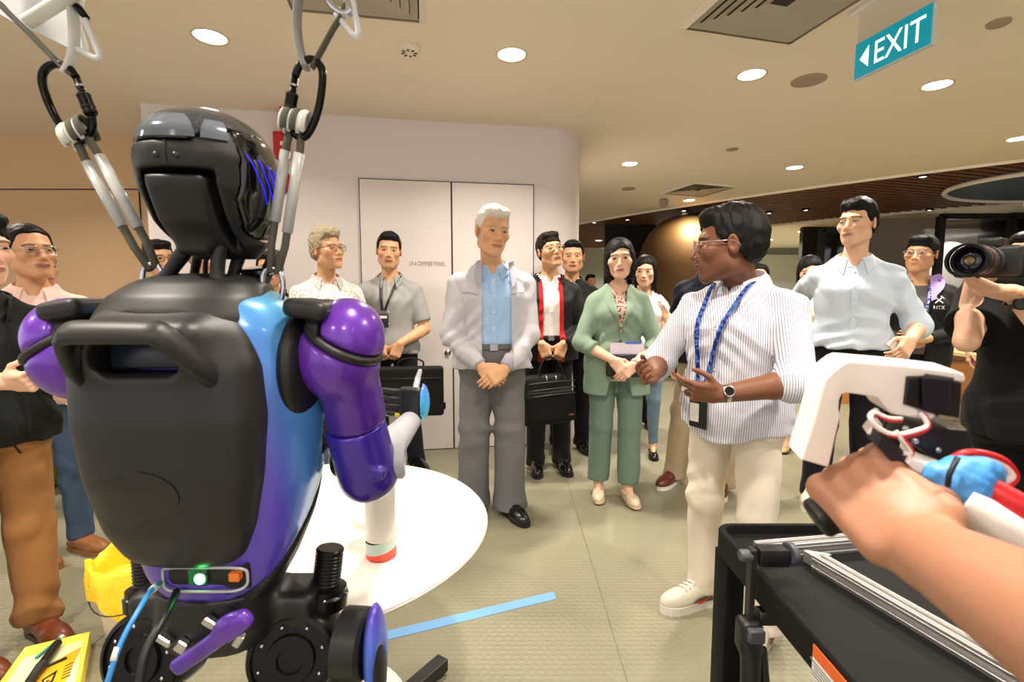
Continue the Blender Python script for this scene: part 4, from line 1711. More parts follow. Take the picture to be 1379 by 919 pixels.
# white bucket lined with a yellow bag
c = V3(on_z(160, 900, 0))
c = V3((-1.44, 1.80, 0))
bk = thing('waste_bucket', 'white bucket lined with a yellow bin bag beside the robot', 'bucket', tuple(c))
bm = bmesh.new()
lathe(bm, [(.105, 0), (.108, .004), (.135, .285), (.139, .290), (.139, .300)], seg=48, cap=False)
build('pail', bm, mat('white_pail', (226, 216, 202), .45), bk, True, angle=40)
M_BAG = mat('yellow_bin_bag', (246, 206, 46), .35, bump=(26, .5, .012), sss=.0)
bm = bmesh.new()
rings = []
rr = np.random.default_rng(5)
ph = rr.uniform(0, 6.28, 6)
prof = [(.146, .175, .010), (.149, .22, .008), (.152, .27, .007), (.149, .305, .004), (.142, .325, .010), (.137, .318, .006), (.130, .28, .004), (.118, .18, .006), (.09, .06, .006), (.02, .04, .002)]
for r_, z, am in prof:
    row = []
    for i in range(72):
        t_ = 2 * PI * i / 72
        wv = am * (math.sin(9 * t_ + ph[0]) + .7 * math.sin(17 * t_ + ph[1]) + .5 * math.sin(4 * t_ + ph[2]))
        fz = (.035 * math.sin(3 * t_ + 2.0) + .018 * math.sin(7 * t_ + ph[3])) * (1 if z in (.175,) else .3 if z == .22 else 0)
        pk = .055 * math.exp(-((t_ - 1.9) / .28) ** 2) * (1 if .30 < z < .33 else 0) + .02 * math.sin(5 * t_ + 1) * (1 if z == .325 else 0)
        row.append(bm.verts.new(((r_ + wv * .6) * math.cos(t_), (r_ + wv * .6) * math.sin(t_), z + fz + pk)))
    rings.append(row)
for A, B in zip(rings, rings[1:]):
    for i in range(72):
        j = (i + 1) % 72
        bm.faces.new((A[i], A[j], B[j], B[i]))
bm.faces.new(rings[-1])
build('bin_bag', bm, M_BAG, bk, True)
bm = bmesh.new()
tube(bm, [(-.148 * math.cos(t_), -.150 * math.sin(t_) * .95 - .004, .245 - .085 * math.sin(t_) ** 1) for t_ in np.linspace(.05, PI - .05, 18)], .0022, 6)
build('wire_handle', bm, M_DARKWIRE if 'M_DARKWIRE' in globals() else mat('dark_wire', (70, 60, 50), .4, .6), bk, True)
for s_ in (-1, 1):
    bm = bmesh.new()
    box(bm, (s_ * .146, 0, .225), (.008, .016, .024), None, .003, 1)
    build('handle_lug', bm, mat('black_plastic_lug', (20, 20, 20), .5), bk)
# yellow warning board lying on a low box, with a pen, cutters and a teal clip on it
cz = .06
pts = [V3(on_z(x, y, cz)) for x, y in ((34, 872), (121, 851), (100, 960), (-30, 960))]
c = sum(pts) / 4
wb = thing('warning_box', 'low yellow box lid with a yellow and black warning label at the bottom left corner', 'box', (c[0], c[1], 0))
M_YEL = mat('yellow_card', (240, 218, 84), .5)
bm = bmesh.new()
prism(bm, [(q[0] - c[0], q[1] - c[1]) for q in pts][::-1], 0, cz)
bmesh.ops.bevel(bm, geom=[e for e in bm.edges if abs(e.verts[0].co.z - e.verts[1].co.z) > .1], offset=.015, segments=3, affect='EDGES')
build('carton', bm, M_YEL, wb)
lerp = lambda u_, v_: (pts[0] * (1 - u_) + pts[1] * u_) * (1 - v_) + (pts[3] * (1 - u_) + pts[2] * u_) * v_ - V3((c[0], c[1], 0))


def plate(name, m, quad, th, parent, z=0.0):
    bm = bmesh.new()
    q_ = [lerp(*k) for k in quad]
    prism(bm, [(p[0], p[1]) for p in q_], cz + z - th, cz + z)
    return build(name, bm, m, parent)


plate('clear_sheet', mat('cream_label_sheet', (232, 222, 176), .3), ((.10, .22), (.92, .12), (.95, .98), (.10, .98)), .0012, wb, .0014)
lab = plate('warning_label', mat('amber_label', (236, 176, 30), .45), ((.44, .46), (.92, .22), (.76, .98), (.36, .98)), .0010, wb, .0030)
M_INK = mat('black_print', (24, 20, 16), .6)
plate('triangle', M_INK, ((.52, .62), (.68, .50), (.66, .84)), .0006, lab, .0038)
plate('triangle_inside', bpy.data.materials['amber_label'], ((.555, .63), (.65, .56), (.638, .76)), .0006, lab, .0044)
cc = lerp(.615, .66)
bm = bmesh.new()
for i in range(3):
    a_ = 2 * PI * i / 3 + .4
    lathe(bm, [(.0045, .0), (.0045, .0008)], (cc[0] + .007 * math.cos(a_), cc[1] + .007 * math.sin(a_), cz + .0045), None, 10)
build('hazard_sign', bm, M_INK, lab)
for v_ in (.46, .50, .54, .58, .62):
    plate('print_line', M_INK, ((.76, v_), (.86, v_ - .04), (.86, v_ - .028), (.76, v_ + .012)), .0005, lab, .0037)
pn = thing('marker_pen', 'thick black marker lying on the yellow box lid', 'marker', tuple(V3(lerp(.50, .55)) + V3((c[0], c[1], .018))))
bm = bmesh.new()
A, B = V3(on_z(78, 866, cz + .018)), V3(on_z(36, 925, cz + .018))
pc = V3(pn.location)
cyl(bm, A - pc, A + (B - A) * .55 - pc, .0135, .015, 18, .003)
build('barrel', bm, M_RB_DARK, pn, True, angle=40)
bm = bmesh.new()
cyl(bm, A + (B - A) * .55 - pc, B - pc, .0165, .014, 18, .003)
build('grip', bm, M_RB_MATTE, pn, True, angle=40)
kn = thing('pen', 'thin black pen lying across the warning label', 'pen', tuple(V3(on_z(75, 893, cz + .006))))
pc = V3(kn.location)
bm = bmesh.new()
cyl(bm, V3(on_z(90, 886, cz + .008)) - pc, V3(on_z(58, 900, cz + .008)) - pc, .0042, .0042, 10, .001)
build('barrel', bm, M_RB_DARK, kn, True)
bm = bmesh.new()
cyl(bm, V3(on_z(58, 900, cz + .008)) - pc, V3(on_z(53, 902, cz + .008)) - pc, .0042, .001, 10)
build('tip', bm, M_STEEL, kn, True)
tl_ = thing('toothbrush', 'teal plastic stick lying beside the black marker', 'stick', tuple(V3(on_z(64, 872, cz + .006))))
pc = V3(tl_.location)
bm = bmesh.new()
cyl(bm, V3(on_z(83, 858, cz + .007)) - pc, V3(on_z(48, 887, cz + .007)) - pc, .0045, .0045, 10, .001)
build('shaft', bm, mat('teal_plastic', (40, 136, 140), .3), tl_, True)
bm = bmesh.new()
cyl(bm, V3(on_z(84.5, 856.5, cz + .007)) - pc, V3(on_z(81, 860, cz + .007)) - pc, .006, .006, 10, .001)
build('pale_tip', bm, M_WHITE, tl_, True)
tl_.name = 'plastic_stick'
# olive beanbag by the left wall
p = on_z(70, 640, 0)
bb = thing('beanbag', 'olive green beanbag on the floor behind the man in brown trousers', 'beanbag', (-3.18, 3.45, 0))
blob('cover', mat('olive_fabric', (108, 108, 72), .9, bump=(18, .3, .02)), bb, [(ell((0, 0, .30), (.40, .40, .34)), 0), (ell((0, .12, .50), (.30, .24, .28)), .12), (half((0, 0, .005), (0, 0, -1)), .03, 'i')], .014)
bm = bmesh.new()
tube(bm, [(.06, -.30, .62), (.05, -.34, .60), (.05, -.36, .555)], .012, 8)
build('red_tag', bm, M_RED, bb, True)
# ------------------------------------------------------------------ people
HAIR_BUMP = (60, .55, .006, (1, 1, .12))


def hair_mat(name, c, rough=.55):
    return mat(name, c, rough, bump=HAIR_BUMP, spec=.2)


M_SKIN = mat('skin', (200, 150, 120), .48, attr=True, spec=.4, bump=(320, .12, .002), sss=.06)
M_EYE = None


def eye_material():
    """white of the eye with a dark iris, drawn on the eyeball itself"""
    m = mat('eye_white_and_iris', (225, 215, 205), .15)
    N, L, b = nodes_of(m)
    a = N.new('ShaderNodeAttribute')
    a.attribute_name = 'Col'
    L.new(a.outputs['Color'], b.inputs['Base Color'])
    return m


M_EYE = eye_material()
M_SOLE = mat('black_rubber', (22, 21, 20), .6)
M_SOLE_W = mat('white_rubber', (225, 220, 208), .55)
M_DARKMETAL = mat('dark_frame_metal', (40, 36, 38), .3, .7)
M_BELT = mat('black_leather', (18, 17, 17), .38, bump=(180, .2, .002))
M_BUTTON = mat('pearl_button', (225, 225, 222), .3)
M_LACE = mat('white_lace', (232, 228, 215), .8)


def ik(S, W, L1, L2, pole):
    S, W = V3(S), V3(W)
    d = np.linalg.norm(W - S)
    if d > (L1 + L2) * .995:
        W = S + (W - S) * (L1 + L2) * .995 / d
        d = np.linalg.norm(W - S)
    u = (W - S) / d
    a = (L1 * L1 - L2 * L2 + d * d) / (2 * d)
    h = math.sqrt(max(L1 * L1 - a * a, 0))
    p = V3(pole) - u * float(V3(pole) @ u)
    return S + u * a + unit(p) * h, W


def hand_prims(W, hd, pn, side, s, curl=(.5, .5, .5, .5), thumb=.5, spread=.0, f_kn=1.0):
    """palm, four fingers of two bends each and a thumb; hd: towards the fingers, pn: out of the palm"""
    d = unit(hd)
    n = unit(V3(pn) - d * float(V3(pn) @ d))
    t = np.cross(d, n) * (1 if side == 'R' else -1)         # towards the thumb
    P = lambda a, b, c: V3(W) + (d * a + t * b + n * c) * s
    out = [(rc(W, P(.03, 0, 0), .026 * s, .031 * s, (n, .62)), .012)]
    R = np.stack([t, n, d], 1)
    out.append((rbox(P(.052, .0, 0), (.040 * s, .0145 * s, .045 * s), .0135 * s, R), .012))
    out.append((ell(P(.038, .026, .006), (.019 * s, .016 * s, .032 * s), R), .01))
    for i, (tb, L, r) in enumerate(((.0300, .074, .0088), (.0105, .082, .0090), (-.0095, .076, .0086), (-.0285, .060, .0078))):
        sp = (1.5 - i) * spread
        dirv = unit(d + t * sp)
        out.append((rc(P(.060, tb * .9, -.006), P(.088, tb, -.0055), .0075 * s, .0112 * s * f_kn), .006))
        c = curl[i]
        b0 = P(.090 - (.006 if i == 3 else 0), tb, .001)
        ang = 0.0
        p = b0
        for seg, (fr, add) in enumerate(((.46, .75), (.30, 1.0), (.24, .75))):
            ang += c * add
            v = dirv * math.cos(ang) + n * math.sin(ang)
            q = p + v * (L * fr * s)
            out.append((rc(p, q, r * s * (1 - .07 * seg), r * s * (.94 - .07 * seg)), .003 if seg == 0 else .0015))
            p = q
    a = P(.022, .030, .004)
    b = a + unit(d * .62 + t * (.75 - .35 * thumb) + n * (.1 + .45 * thumb)) * .040 * s
    c = b + unit(d * .85 + t * (.35 - .5 * thumb) + n * (.1 + .5 * thumb)) * .033 * s
    e = c + unit(d * .95 + t * (.2 - .5 * thumb) + n * (.1 + .55 * thumb)) * .025 * s
    out += [(rc(a, b, .0135 * s, .0105 * s), .008), (rc(b, c, .0102 * s, .0095 * s), .002), (rc(c, e, .0095 * s, .0078 * s), .0015)]
    return out


def head_prims(C, R, hs, f):
    """skull, jaw, brow, nose, lids, lips, ears around the eye-level centre C; local -y is the face"""
    R = np.asarray(R)
    Pt = lambda x, y, z: V3(C) + R @ (V3((x, y, z)) * hs)
    E = lambda c, r, Q=None: ell(Pt(*c), [q * hs for q in r], R if Q is None else R @ Q)
    K = lambda a, b, ra, rb, fl=None: rc(Pt(*a), Pt(*b), ra * hs, rb * hs, fl)
    fw, jw, ns = f.get('face', 1.0), f.get('jaw', 1.0), f.get('nose', 1.0)
    mw = f.get('mouth', 1.0)
    o = [(E((0, .012, .032), (.0735 * fw, .094, .084)), 0),
         (E((0, -.016, -.030), (.0655 * fw, .071, .080)), .02)]
    for x in (-1, 1):
        o.append((K((x * .043 * fw * jw, .000, -.066), (x * .014, -.068, -.101), .026, .0195), .025))
        o.append((E((x * .041 * fw, -.058, -.022), (.027, .024, .023)), .02))
    o.append((E((0, -.075, .021), (.052 * fw, .0145, .013)), .018))
    o.append((K((0, -.081, .006), (0, -.1035 - .003 * (ns - 1), -.0345), .0072, .0115 * ns), .010))
    for x in (-1, 1):
        o.append((E((x * .0132 * ns, -.0935, -.0395), (.0092, .0105, .0082)), .006))
        o.append((E((x * .0315, -.0955, .0005), (.0190, .0112, .0095)), .012, 's'))
        o.append((E((x * .0315, -.0735, .0005), (.0170, .0150, .0105)), .004))
        o.append((E((x * .0315, -.0800, .0215), (.0180, .0080, .0035)), .006))
    o.append((E((0, -.076, -.066), (.034, .0185, .023)), .02))
    o.append((E((0, -.0965, -.0615), (.0250 * mw, .0062, .0042)), .003))
    o.append((E((0, -.0950, -.0712), (.0210 * mw, .0068, .0050)), .003))
    o.append((E((0, -.1045, -.0665), (.020 * mw, .0045, .0014)), .003, 's'))
    o.append((E((0, -.0985, -.0815), (.014, .006, .005)), .008, 's'))
    for x in (-1, 1):
        Q = Rz(x * .35) @ Rx(.12)
        o.append((E((x * .0775 * fw, .010, -.006), (.0085, .0185, .0315), Q), .006))
        o.append((E((x * .0855 * fw, .006, -.003), (.0060, .0105, .0190), Q), .003, 's'))
    return o


def skin_colors(P, C, R, hs, f):
    base = np.array(srgb(*f['skin']))
    L = (P - V3(C)) @ np.asarray(R) / hs
    x, y, z = np.abs(L[:, 0]), L[:, 1], L[:, 2]
    col = np.repeat(base[None], len(P), 0)

    def mix(w, c, a=1.0):
        nonlocal col
        w = np.clip(w * a, 0, 1)[:, None]
        col = col * (1 - w) + np.array(c)[None] * w
    g = lambda dx, dy, dz: np.exp(-(dx * dx + dy * dy + dz * dz))
    red = base * np.array((1.02, .72, .66))
    mix(g((x - .042) / .022, (y + .075) / .03, (z + .028) / .018), red, .38)
    mix(g(x / .014, (y + .108) / .018, (z + .036) / .014), red, .35)
    mix(g((x - .078) / .012, (y - .008) / .03, (z + .005) / .03), red, .4)
    lip = np.array(srgb(*f.get('lips', (160, 92, 82))))
    front = y < -.072
    if f.get('smile'):
        z = z - f['smile'] * x * x
    mw = f.get('mouth', 1.0)
    lw = np.clip(1.25 - ((x / (.027 * mw)) ** 2 + ((z + .0665) / .0098) ** 2), 0, 1) * 3 * front
    mix(np.clip(lw, 0, 1), lip, .75)
    mix(np.exp(-((z + .0665) / .0022) ** 2) * (x < .026 * mw) * front, lip * .35, .7)  # shade of the mouth crease painted into the skin colour
    if f.get('smile'):
        mix(np.exp(-((z + .0662) / .0026) ** 4) * (x < .019) * front, np.array((.75, .72, .66)), .9)
        z = z + f['smile'] * x * x
    brow = np.array(srgb(*f.get('brow', (38, 30, 27))))
    zb = .0205 + .09 * (x - .012) - 2.6 * np.maximum(x - .034, 0) ** 1.25 * .45
    wb = np.exp(-((z - zb) / .0042) ** 4) * (x > .011) * (x < .052) * (y < -.03)
    mix(wb, brow, f.get('browk', .85))
    # lash line and socket skin
    zl = .0064 - 22 * (x - .0315) ** 2
    mix(np.exp(-((z - zl) / .0024) ** 2) * (x > .0165) * (x < .0475) * (y < -.05), brow * .5, .85)
    if f.get('stubble'):
        mix(np.clip((-.045 - z) / .02, 0, 1) * (y < .0) * (z > -.125) * np.clip(1 - 3 * lw, 0, 1), base * .35, f['stubble'])
    # nails are left in skin colour; palms a little paler
    return col


HAIRLINE = dict(
    short=([-.12, -.088, -.07, -.045, -.02, .0, .02, .05, .11], [.066, .062, .054, .034, .004, -.006, -.02, -.058, -.07]),
    crop=([-.12, -.088, -.07, -.045, -.02, .0, .02, .05, .11], [.076, .072, .062, .040, .006, .0, -.01, -.050, -.06]),
    fringe=([-.12, -.088, -.07, -.045, -.02, .0, .02, .05, .11], [.044, .042, .040, .026, -.008, -.014, -.03, -.065, -.08]),
    recede=([-.12, -.088, -.07, -.045, -.02, .0, .02, .05, .11], [.088, .084, .078, .052, .010, -.004, -.015, -.055, -.065]))


def hair_mesh(f, C, R, hs, vox, m, parent):
    st = f['hair']
    fw = f.get('face', 1.0)
    th = f.get('hairk', 1.0)
    v = vox / hs
    long_ = st in ('bob', 'long')
    lo = (-.125, -.125, -.34 if st == 'long' else -.17)
    g = Grid(axis(lo[0], .125, v), axis(lo[1], .16, v), axis(lo[2], .165, v))
    if long_:
        g.add(ell((0, .016, .034), (.084 * fw, .103, .092)))
        g.add(ell((0, .030, -.035), (.090 * fw, .078, .095)), .03)
        if st == 'bob':
            g.add(stack([(-.125, 0, .022, .080, .070), (-.09, 0, .02, .092, .078), (-.03, 0, .015, .092, .085), (.03, 0, .01, .086, .09)], 2.3), .02)
        else:
            g.add(rc((0, .055, -.05), (0, .085, -.27), .062, .048, ((0, 1, 0), .55)), .03)
            for x in (-1, 1):
                g.add(rc((x * .068, .0, .03), (x * .078, .005, -.16), .024, .016, ((1, 0, 0), .7)), .02)
        # face opening under a side parting
        px = f.get('part', .02)
        g.sub(raw((-.2, -.2, -.4), (.2, -.0, .3), lambda X, Y, Z: np.maximum(np.maximum(
            Z - (.056 - 9.0 * (X - px) ** 2), Y + .012 + np.maximum(Z, 0) * .35), np.abs(X) - (.060 - .10 * np.maximum(-Z - .02, 0)) * fw)), .012)
        g.sub(ell((0, -.012, -.03), (.062 * fw, .068, .085)), .004)
    else:
        z, q = HAIRLINE[st]
        zb = f.get('bulk', .010)
        g.add(ell((0, .014, .034), ((.0735 + .008 * th) * fw, .094 + .009 * th, .084 + zb * th)))
        g.add(ell((0, .030, -.005), (.0745 * fw, .080, .075)), .02)
        if st in ('short', 'crop', 'fringe'):
            for x in (-.03, 0, .03):
                g.add(ell((x, -.052, .088), (.030, .036, .020 + zb * .5 * th)), .018)
        part = f.get('part', 0)

        def hl(X, Y, Z):
            zl = np.interp(Y, z, q).astype(np.float32) + .020 * np.clip((np.abs(X) - .028) / .03, 0, 1) * (Y < -.04) * (0 if st == 'fringe' else 1)
            zl = zl + .0025 * np.sin(X * 310 + 2 * np.sin(X * 90)) * (Y < -.05)
            return zl - Z
        g.keep(raw((-9,) * 3, (9,) * 3, hl), .006)
        # keep the ears free
        for x in (-1, 1):
            g.sub(ell((x * .082 * fw, .006, -.012), (.014, .022, .034)), .006)
    rough = f.get('tousle', .0018)
    sd = f.get('seed', 1.0)
    g.warp(lambda X, Y, Z: rough * (np.sin(X * 120 + 3 * np.sin(Y * 46 + sd)) * np.sin(Y * 95 + 2 * np.sin(Z * 60 + sd)) + .6 * np.sin(X * 230 + Z * 150 + 4 * np.sin(Y * 70))) * (Z > -.1 if not long_ else 1.0))
    P, Q = g.mesh(1)
    P = P * hs
    return skinmesh('hair', (P, Q), m, parent, None, R, C)


def folds(amp, fr, seed, dirs=((.35, .2, 1.0), (.8, .5, .6), (-.7, .3, .8))):
    """soft cloth creases: bent, interrupted ridges rather than an even ripple"""
    r = np.random.default_rng(int(seed * 100) + 3)
    ph = r.uniform(0, 6.28, 9)

    def f(X, Y, Z):
        lowa = np.sin(X * 11 + 1.3 * np.sin(Z * 9 + ph[0]) + ph[1]) + np.sin(Z * 13 + 1.1 * np.sin(X * 10 + ph[2]) + Y * 9)
        lowb = np.sin(X * 9 - Z * 8 + ph[3] + np.sin(Y * 14)) 
        u = Z * .85 * fr + np.abs(X) * .55 * fr + Y * .3 * fr + 2.2 * lowa + ph[4]
        w = Z * .55 * fr - np.abs(X) * .8 * fr + 1.8 * lowb + ph[5]
        a = np.sin(u)
        b = np.sin(w)
        ridge = (np.abs(a) * a) * np.clip(lowb + .3, 0, 1.2) + .8 * (np.abs(b) * b) * np.clip(.5 - lowa * .5, 0, 1)
        return amp * ridge
    return f


TORSO_M = [(.84, 0, .012, .150, .105), (.93, 0, .008, .166, .116), (1.02, 0, .0, .155, .110), (1.10, 0, -.004, .148, .106), (1.20, 0, -.006, .156, .112),
           (1.26, 0, -.004, .167, .113), (1.31, 0, .006, .163, .096), (1.365, 0, .014, .118, .072), (1.42, 0, .020, .066, .052)]
TORSO_F = [(.82, 0, .012, .150, .105), (.91, 0, .010, .170, .118), (1.00, 0, .002, .150, .104), (1.09, 0, -.002, .124, .090), (1.19, 0, -.004, .134, .098),
           (1.25, 0, -.004, .145, .104), (1.30, 0, .004, .142, .090), (1.365, 0, .014, .100, .064), (1.42, 0, .020, .054, .046)]

SHOE_OUT = [(.0, -.195), (.022, -.188), (.040, -.165), (.048, -.130), (.046, -.090), (.038, -.045), (.034, .0), (.036, .04), (.030, .068), (.012, .080),
            (-.012, .080), (-.030, .068), (-.036, .04), (-.036, .0), (-.040, -.045), (-.044, -.090), (-.040, -.130), (-.030, -.165), (-.016, -.188)]


def shoe(parent, pos, ang, s, kind, m, sole_m, vox, z0=0.0, trim=None, logo=None):
    """one shoe with its sole; local toe towards -y"""
    R = Rz(ang)
    st = 0.020 if kind in ('derby', 'loafer') else (.032 if kind == 'sneaker' else .012)
    low = kind in ('flat', 'pump')
    g = grid_for((-.055, -.205, 0), (.055, .09, .15), vox / s)
    zt = .012 if low else st
    g.add(ell((0, -.115, zt + .012), (.046, .082, .046 if kind != 'flat' else .034)))
    g.add(rc((0, -.095, zt + .020), (0, .03, zt + .034), .036, .038), .03)
    g.add(ell((0, .040, zt + .028), (.037, .042, .060)), .025)
    if not low:
        g.add(rc((0, -.04, zt + .045), (0, .01, zt + .065), .034, .036), .03)
    g.keep(half((0, 0, zt), (0, 0, -1)))
    if low:         # open instep
        g.sub(ell((0, -.015, .095), (.031, .085, .066)), .006)
        g.keep(half((0, 0, .062), (0, 0, 1)), .004)
    else:
        g.keep(half((0, 0, zt + (.072 if kind != 'loafer' else .055)), (0, .25, 1)), .004)
        g.sub(ell((0, .018, zt + .09), (.026, .042, .045)), .004)
    o = skinmesh('shoe', (lambda t: (t[0] * s, t[1]))(g.mesh(1)), m, parent, None, R, (pos[0], pos[1], z0))
    bm = bmesh.new()
    w = 1.06 if kind == 'sneaker' else 1.02
    M = Matrix.Translation((pos[0], pos[1], z0)) @ Matrix.Rotation(ang, 4, 'Z') @ Matrix.Scale(s, 4)
    prism(bm, [(x * w, y * 1.015) for x, y in SHOE_OUT], 0.0, zt + .004, M)
    if kind in ('derby', 'loafer', 'pump'):
        pass
    so = build('sole', bm, sole_m, o)
    T = lambda p: tuple(M @ Vector(p))
    if kind == 'sneaker':
        for i in range(5):
            y = -.085 + i * .020
            zt2 = zt + .074 + i * .008
            bm = bmesh.new()
            tube(bm, [T((-.024, y, zt2 - .012)), T((-.008, y - .004, zt2 - .002)), T((.010, y + .004, zt2 - .002)), T((.024, y, zt2 - .012))], .0046 * s, 6)
            build('lace', bm, M_LACE, o, True)
        if trim:
            for x in (-1, 1):
                bm = bmesh.new()
                pts = [(x * (.0485 if y < .0 else .045), y, z) for y, z in ((-.07, zt + .012), (-.03, zt + .034), (.03, zt + .036), (.055, zt + .012))]
                bm.faces.new([bm.verts.new(T(p)) for p in pts])
                bmesh.ops.solidify(bm, geom=bm.faces[:], thickness=.006)
                build('side_panel', bm, trim, o)
        if logo:        # curved tick
            for x in (-1, 1):
                bm = bmesh.new()
                up = [(-.050, .014), (-.030, .006), (-.010, .010), (.020, .024), (.050, .040)]
                dn = [(.050, .040), (.015, .014), (-.015, -.006), (-.038, -.008)]
                fs = [bm.verts.new(T((x * .0520, y, zt + .016 + z))) for y, z in up + dn[1:]]
                bm.faces.new(fs)
                bmesh.ops.solidify(bm, geom=bm.faces[:], thickness=.003)
                build('tick_emblem', bm, logo, o)
    elif kind == 'derby':
        for i in range(4):
            y = -.070 + i * .018
            bm = bmesh.new()
            zz = zt + .058 + i * .009
            tube(bm, [T((-.018, y, zz - .008)), T((0, y, zz)), T((.018, y, zz - .008))], .0026 * s, 6)
            build('lace', bm, M_BELT if trim is None else trim, o, True)
    elif kind == 'loafer':
        bm = bmesh.new()
        tube(bm, [T((-.041, -.055, zt + .020)), T((-.026, -.058, zt + .052)), T((0, -.060, zt + .063)), T((.026, -.058, zt + .052)), T((.041, -.055, zt + .020))], .004, 8, flat=(.012 * s, .003 * s), up=(0, 1, 0))
        build('strap', bm, trim or m, o, True)
    return o


def preset(name):
    A = dict(
        sides=dict(w=(.245, -.015, .86), pole=(.35, .9, 0), hd=(-.06, -.12, -1), pn=(-1, 0, 0), curl=(.35, .4, .42, .45)),
        clasp=dict(w=(.085, -.205, .955), pole=(.75, .5, -.2), hd=(-.72, -.12, -.62), pn=(-.35, .75, -.4), curl=(.45, .5, .5, .5)),
        bag=dict(w=(.075, -.195, .955), pole=(.75, .5, -.2), hd=(-.35, -.12, -.92), pn=(-.25, .95, -.1), curl=(.95, .95, .95, .95)),
        front=dict(w=(.10, -.27, 1.06), pole=(.7, .5, -.4), hd=(-.55, -.8, .0), pn=(-.6, .4, .5), curl=(.4, .4, .45, .5)),
        back=dict(w=(.14, .17, .98), pole=(.8, -.1, 0), hd=(-.8, .1, -.5), pn=(0, 1, 0), curl=(.5, .5, .5, .5)))
    return dict(A[name])


def mirror(a):
    b = dict(a)
    for k in ('w', 'pole', 'hd', 'pn'):
        b[k] = (-a[k][0],) + tuple(a[k][1:])
    return b


def person(label, x, y, yaw, H, f, top, bottom, shoes, arms='sides', head=(0, 0, 0), sex='m', girth=1.0, shoulders=1.0, stance=None, hfwd=-.025, dist=None,
           glasses=None, inner=None, skirt=None, lift=0.0, group=None, armk=1.0, q=1.0, fine_arm='', vmin=.0034, face_fine=True):
    """A clothed standing figure facing local -y.
    f: face and hair; top: dict(kind, m, sleeve, hem, ...); bottom: dict(m, ...); shoes: dict(kind, m, sole)"""
    dist = dist or math.hypot(x, y)
    vox = min(max(dist * .00165, vmin) * q, .0110)
    s = H / 1.75
    root = thing('person', label, 'person', (x, y, 0), math.radians(yaw), group)
    root['pose'] = 'standing'
    fem = sex == 'f'
    if fem:
        f = dict(dict(jaw=.86, nose=.86, mouth=.82, browk=.6), **f)
    T0 = TORSO_F if fem else TORSO_M
    TS = [(z * s, cx * s, cy * s, rx * s * girth, ry * s * girth * (1.0 if girth < 1.05 else girth)) for z, cx, cy, rx, ry in T0]
    sw = (.150 if fem else .176) * s * shoulders
    hs = (H / 1.75) ** .4 * (1.06 if fem else 1.10) * f.get('size', 1.0)
    hy, hp, ht = (math.radians(a) for a in head)
    R = Rz(hy) @ Rx(hp) @ Ry(ht)
    C = V3((f.get('dx', 0), hfwd * s, H + f.get('dz', 0) - .118 * hs * math.cos(hp * .5)))
    up = lift
    # --- arm joints
    J = {}
    if isinstance(arms, str):
        arms = {'L': preset(arms), 'R': mirror(preset(arms))}
    else:
        arms = {k: (preset(v) if k == 'L' else mirror(preset(v))) if isinstance(v, str) else v for k, v in arms.items()}
    for sd, a in arms.items():
        sx = 1 if sd == 'L' else -1
        S = V3((sx * sw, .008 * s, 1.326 * s + up))
        E, W = ik(S, V3(a['w']) * s + V3((0, 0, up)), .292 * s, .258 * s, a['pole'])
        J[sd] = (S, E, W, a)
    st = stance or dict(L=(.105, 0, 12), R=(-.105, 0, -12))
    LEG = {}
    for sd, (fx, fy, fa) in st.items():
        sx = 1 if sd == 'L' else -1
        hip = V3((sx * .092 * s, .012 * s, .90 * s + up))
        ank = V3((fx * s, fy * s + .015 * s, .085 * s + up))
        kn = (hip + ank) / 2 + V3((0, -.022 * s, .01))
        LEG[sd] = (hip, kn, ank, math.radians(fa))
    # --- body: one continuous skin
    pr = []
    pr.append((stack(TS, 2.25), 0))
    nr = (.046 if fem else .054) * s * f.get('neck', 1.0)
    pr.append((rc(C + R @ V3((0, .022, -.055)) * hs, (0, .022 * s, 1.42 * s + up), nr, nr * 1.12), .025))
    pr.append((rc((-sw * .3, .018 * s, 1.405 * s + up), (sw * .3, .018 * s, 1.405 * s + up), .034 * s, .034 * s), .03))
    for sd, (S, E, W, a) in J.items():
        pr.append((rc(S, E, .050 * s * armk, .039 * s * armk), .03))
        M_ = E + (W - E) * .3
        pr.append((rc(E, M_, .038 * s * armk, .041 * s * armk), .012))
        pr.append((rc(M_, W, .040 * s * armk, .0265 * s * armk), .012))
    for sd, (hip, kn, ank, fa) in LEG.items():
        pr.append((rc(hip, kn, .082 * s, .050 * s), .02))
        pr.append((rc(kn, kn + (ank - kn) * .4 + V3((0, .012, 0)), .048 * s, .050 * s), .015))
        pr.append((rc(kn + (ank - kn) * .4 + V3((0, .012, 0)), ank, .050 * s, .034 * s), .015))
        fdir = Rz(fa) @ V3((0, -1, 0))
        pr.append((rc(ank - V3((0, 0, .03 * s)), ank + fdir * .09 * s - V3((0, 0, .05 * s)), .032 * s, .022 * s), .015))
    hp_ = []
    for sd, (S, E, W, a) in J.items():
        hp_.append((W, hand_prims(W, a['hd'], a['pn'], sd, s * (.93 if fem else 1.0) * f.get('hands', 1.0), a.get('curl', (.4,) * 4), a.get('thumb', .5), a.get('spread', .0), a.get('knuckle', 1.0))))
    hd = head_prims(C, R, hs, f)
    sp = [[], [], []]
    for ax_ in range(3):
        if face_fine:
            sp[ax_].append((C[ax_] - .125 * hs, C[ax_] + .125 * hs))
        for sd in fine_arm:
            E_, W_2 = J[sd][1], J[sd][2]
            sp[ax_].append((min(E_[ax_], W_2[ax_]) - .05, max(E_[ax_], W_2[ax_]) + .05))
        for W, hpr in hp_:
            lo_ = min(p[0][0][ax_] for p in hpr)
            hi_ = max(p[0][1][ax_] for p in hpr)
            sp[ax_].append((lo_ - .004, hi_ + .004))
    allp = pr + hd + [q for _, h in hp_ for q in h]
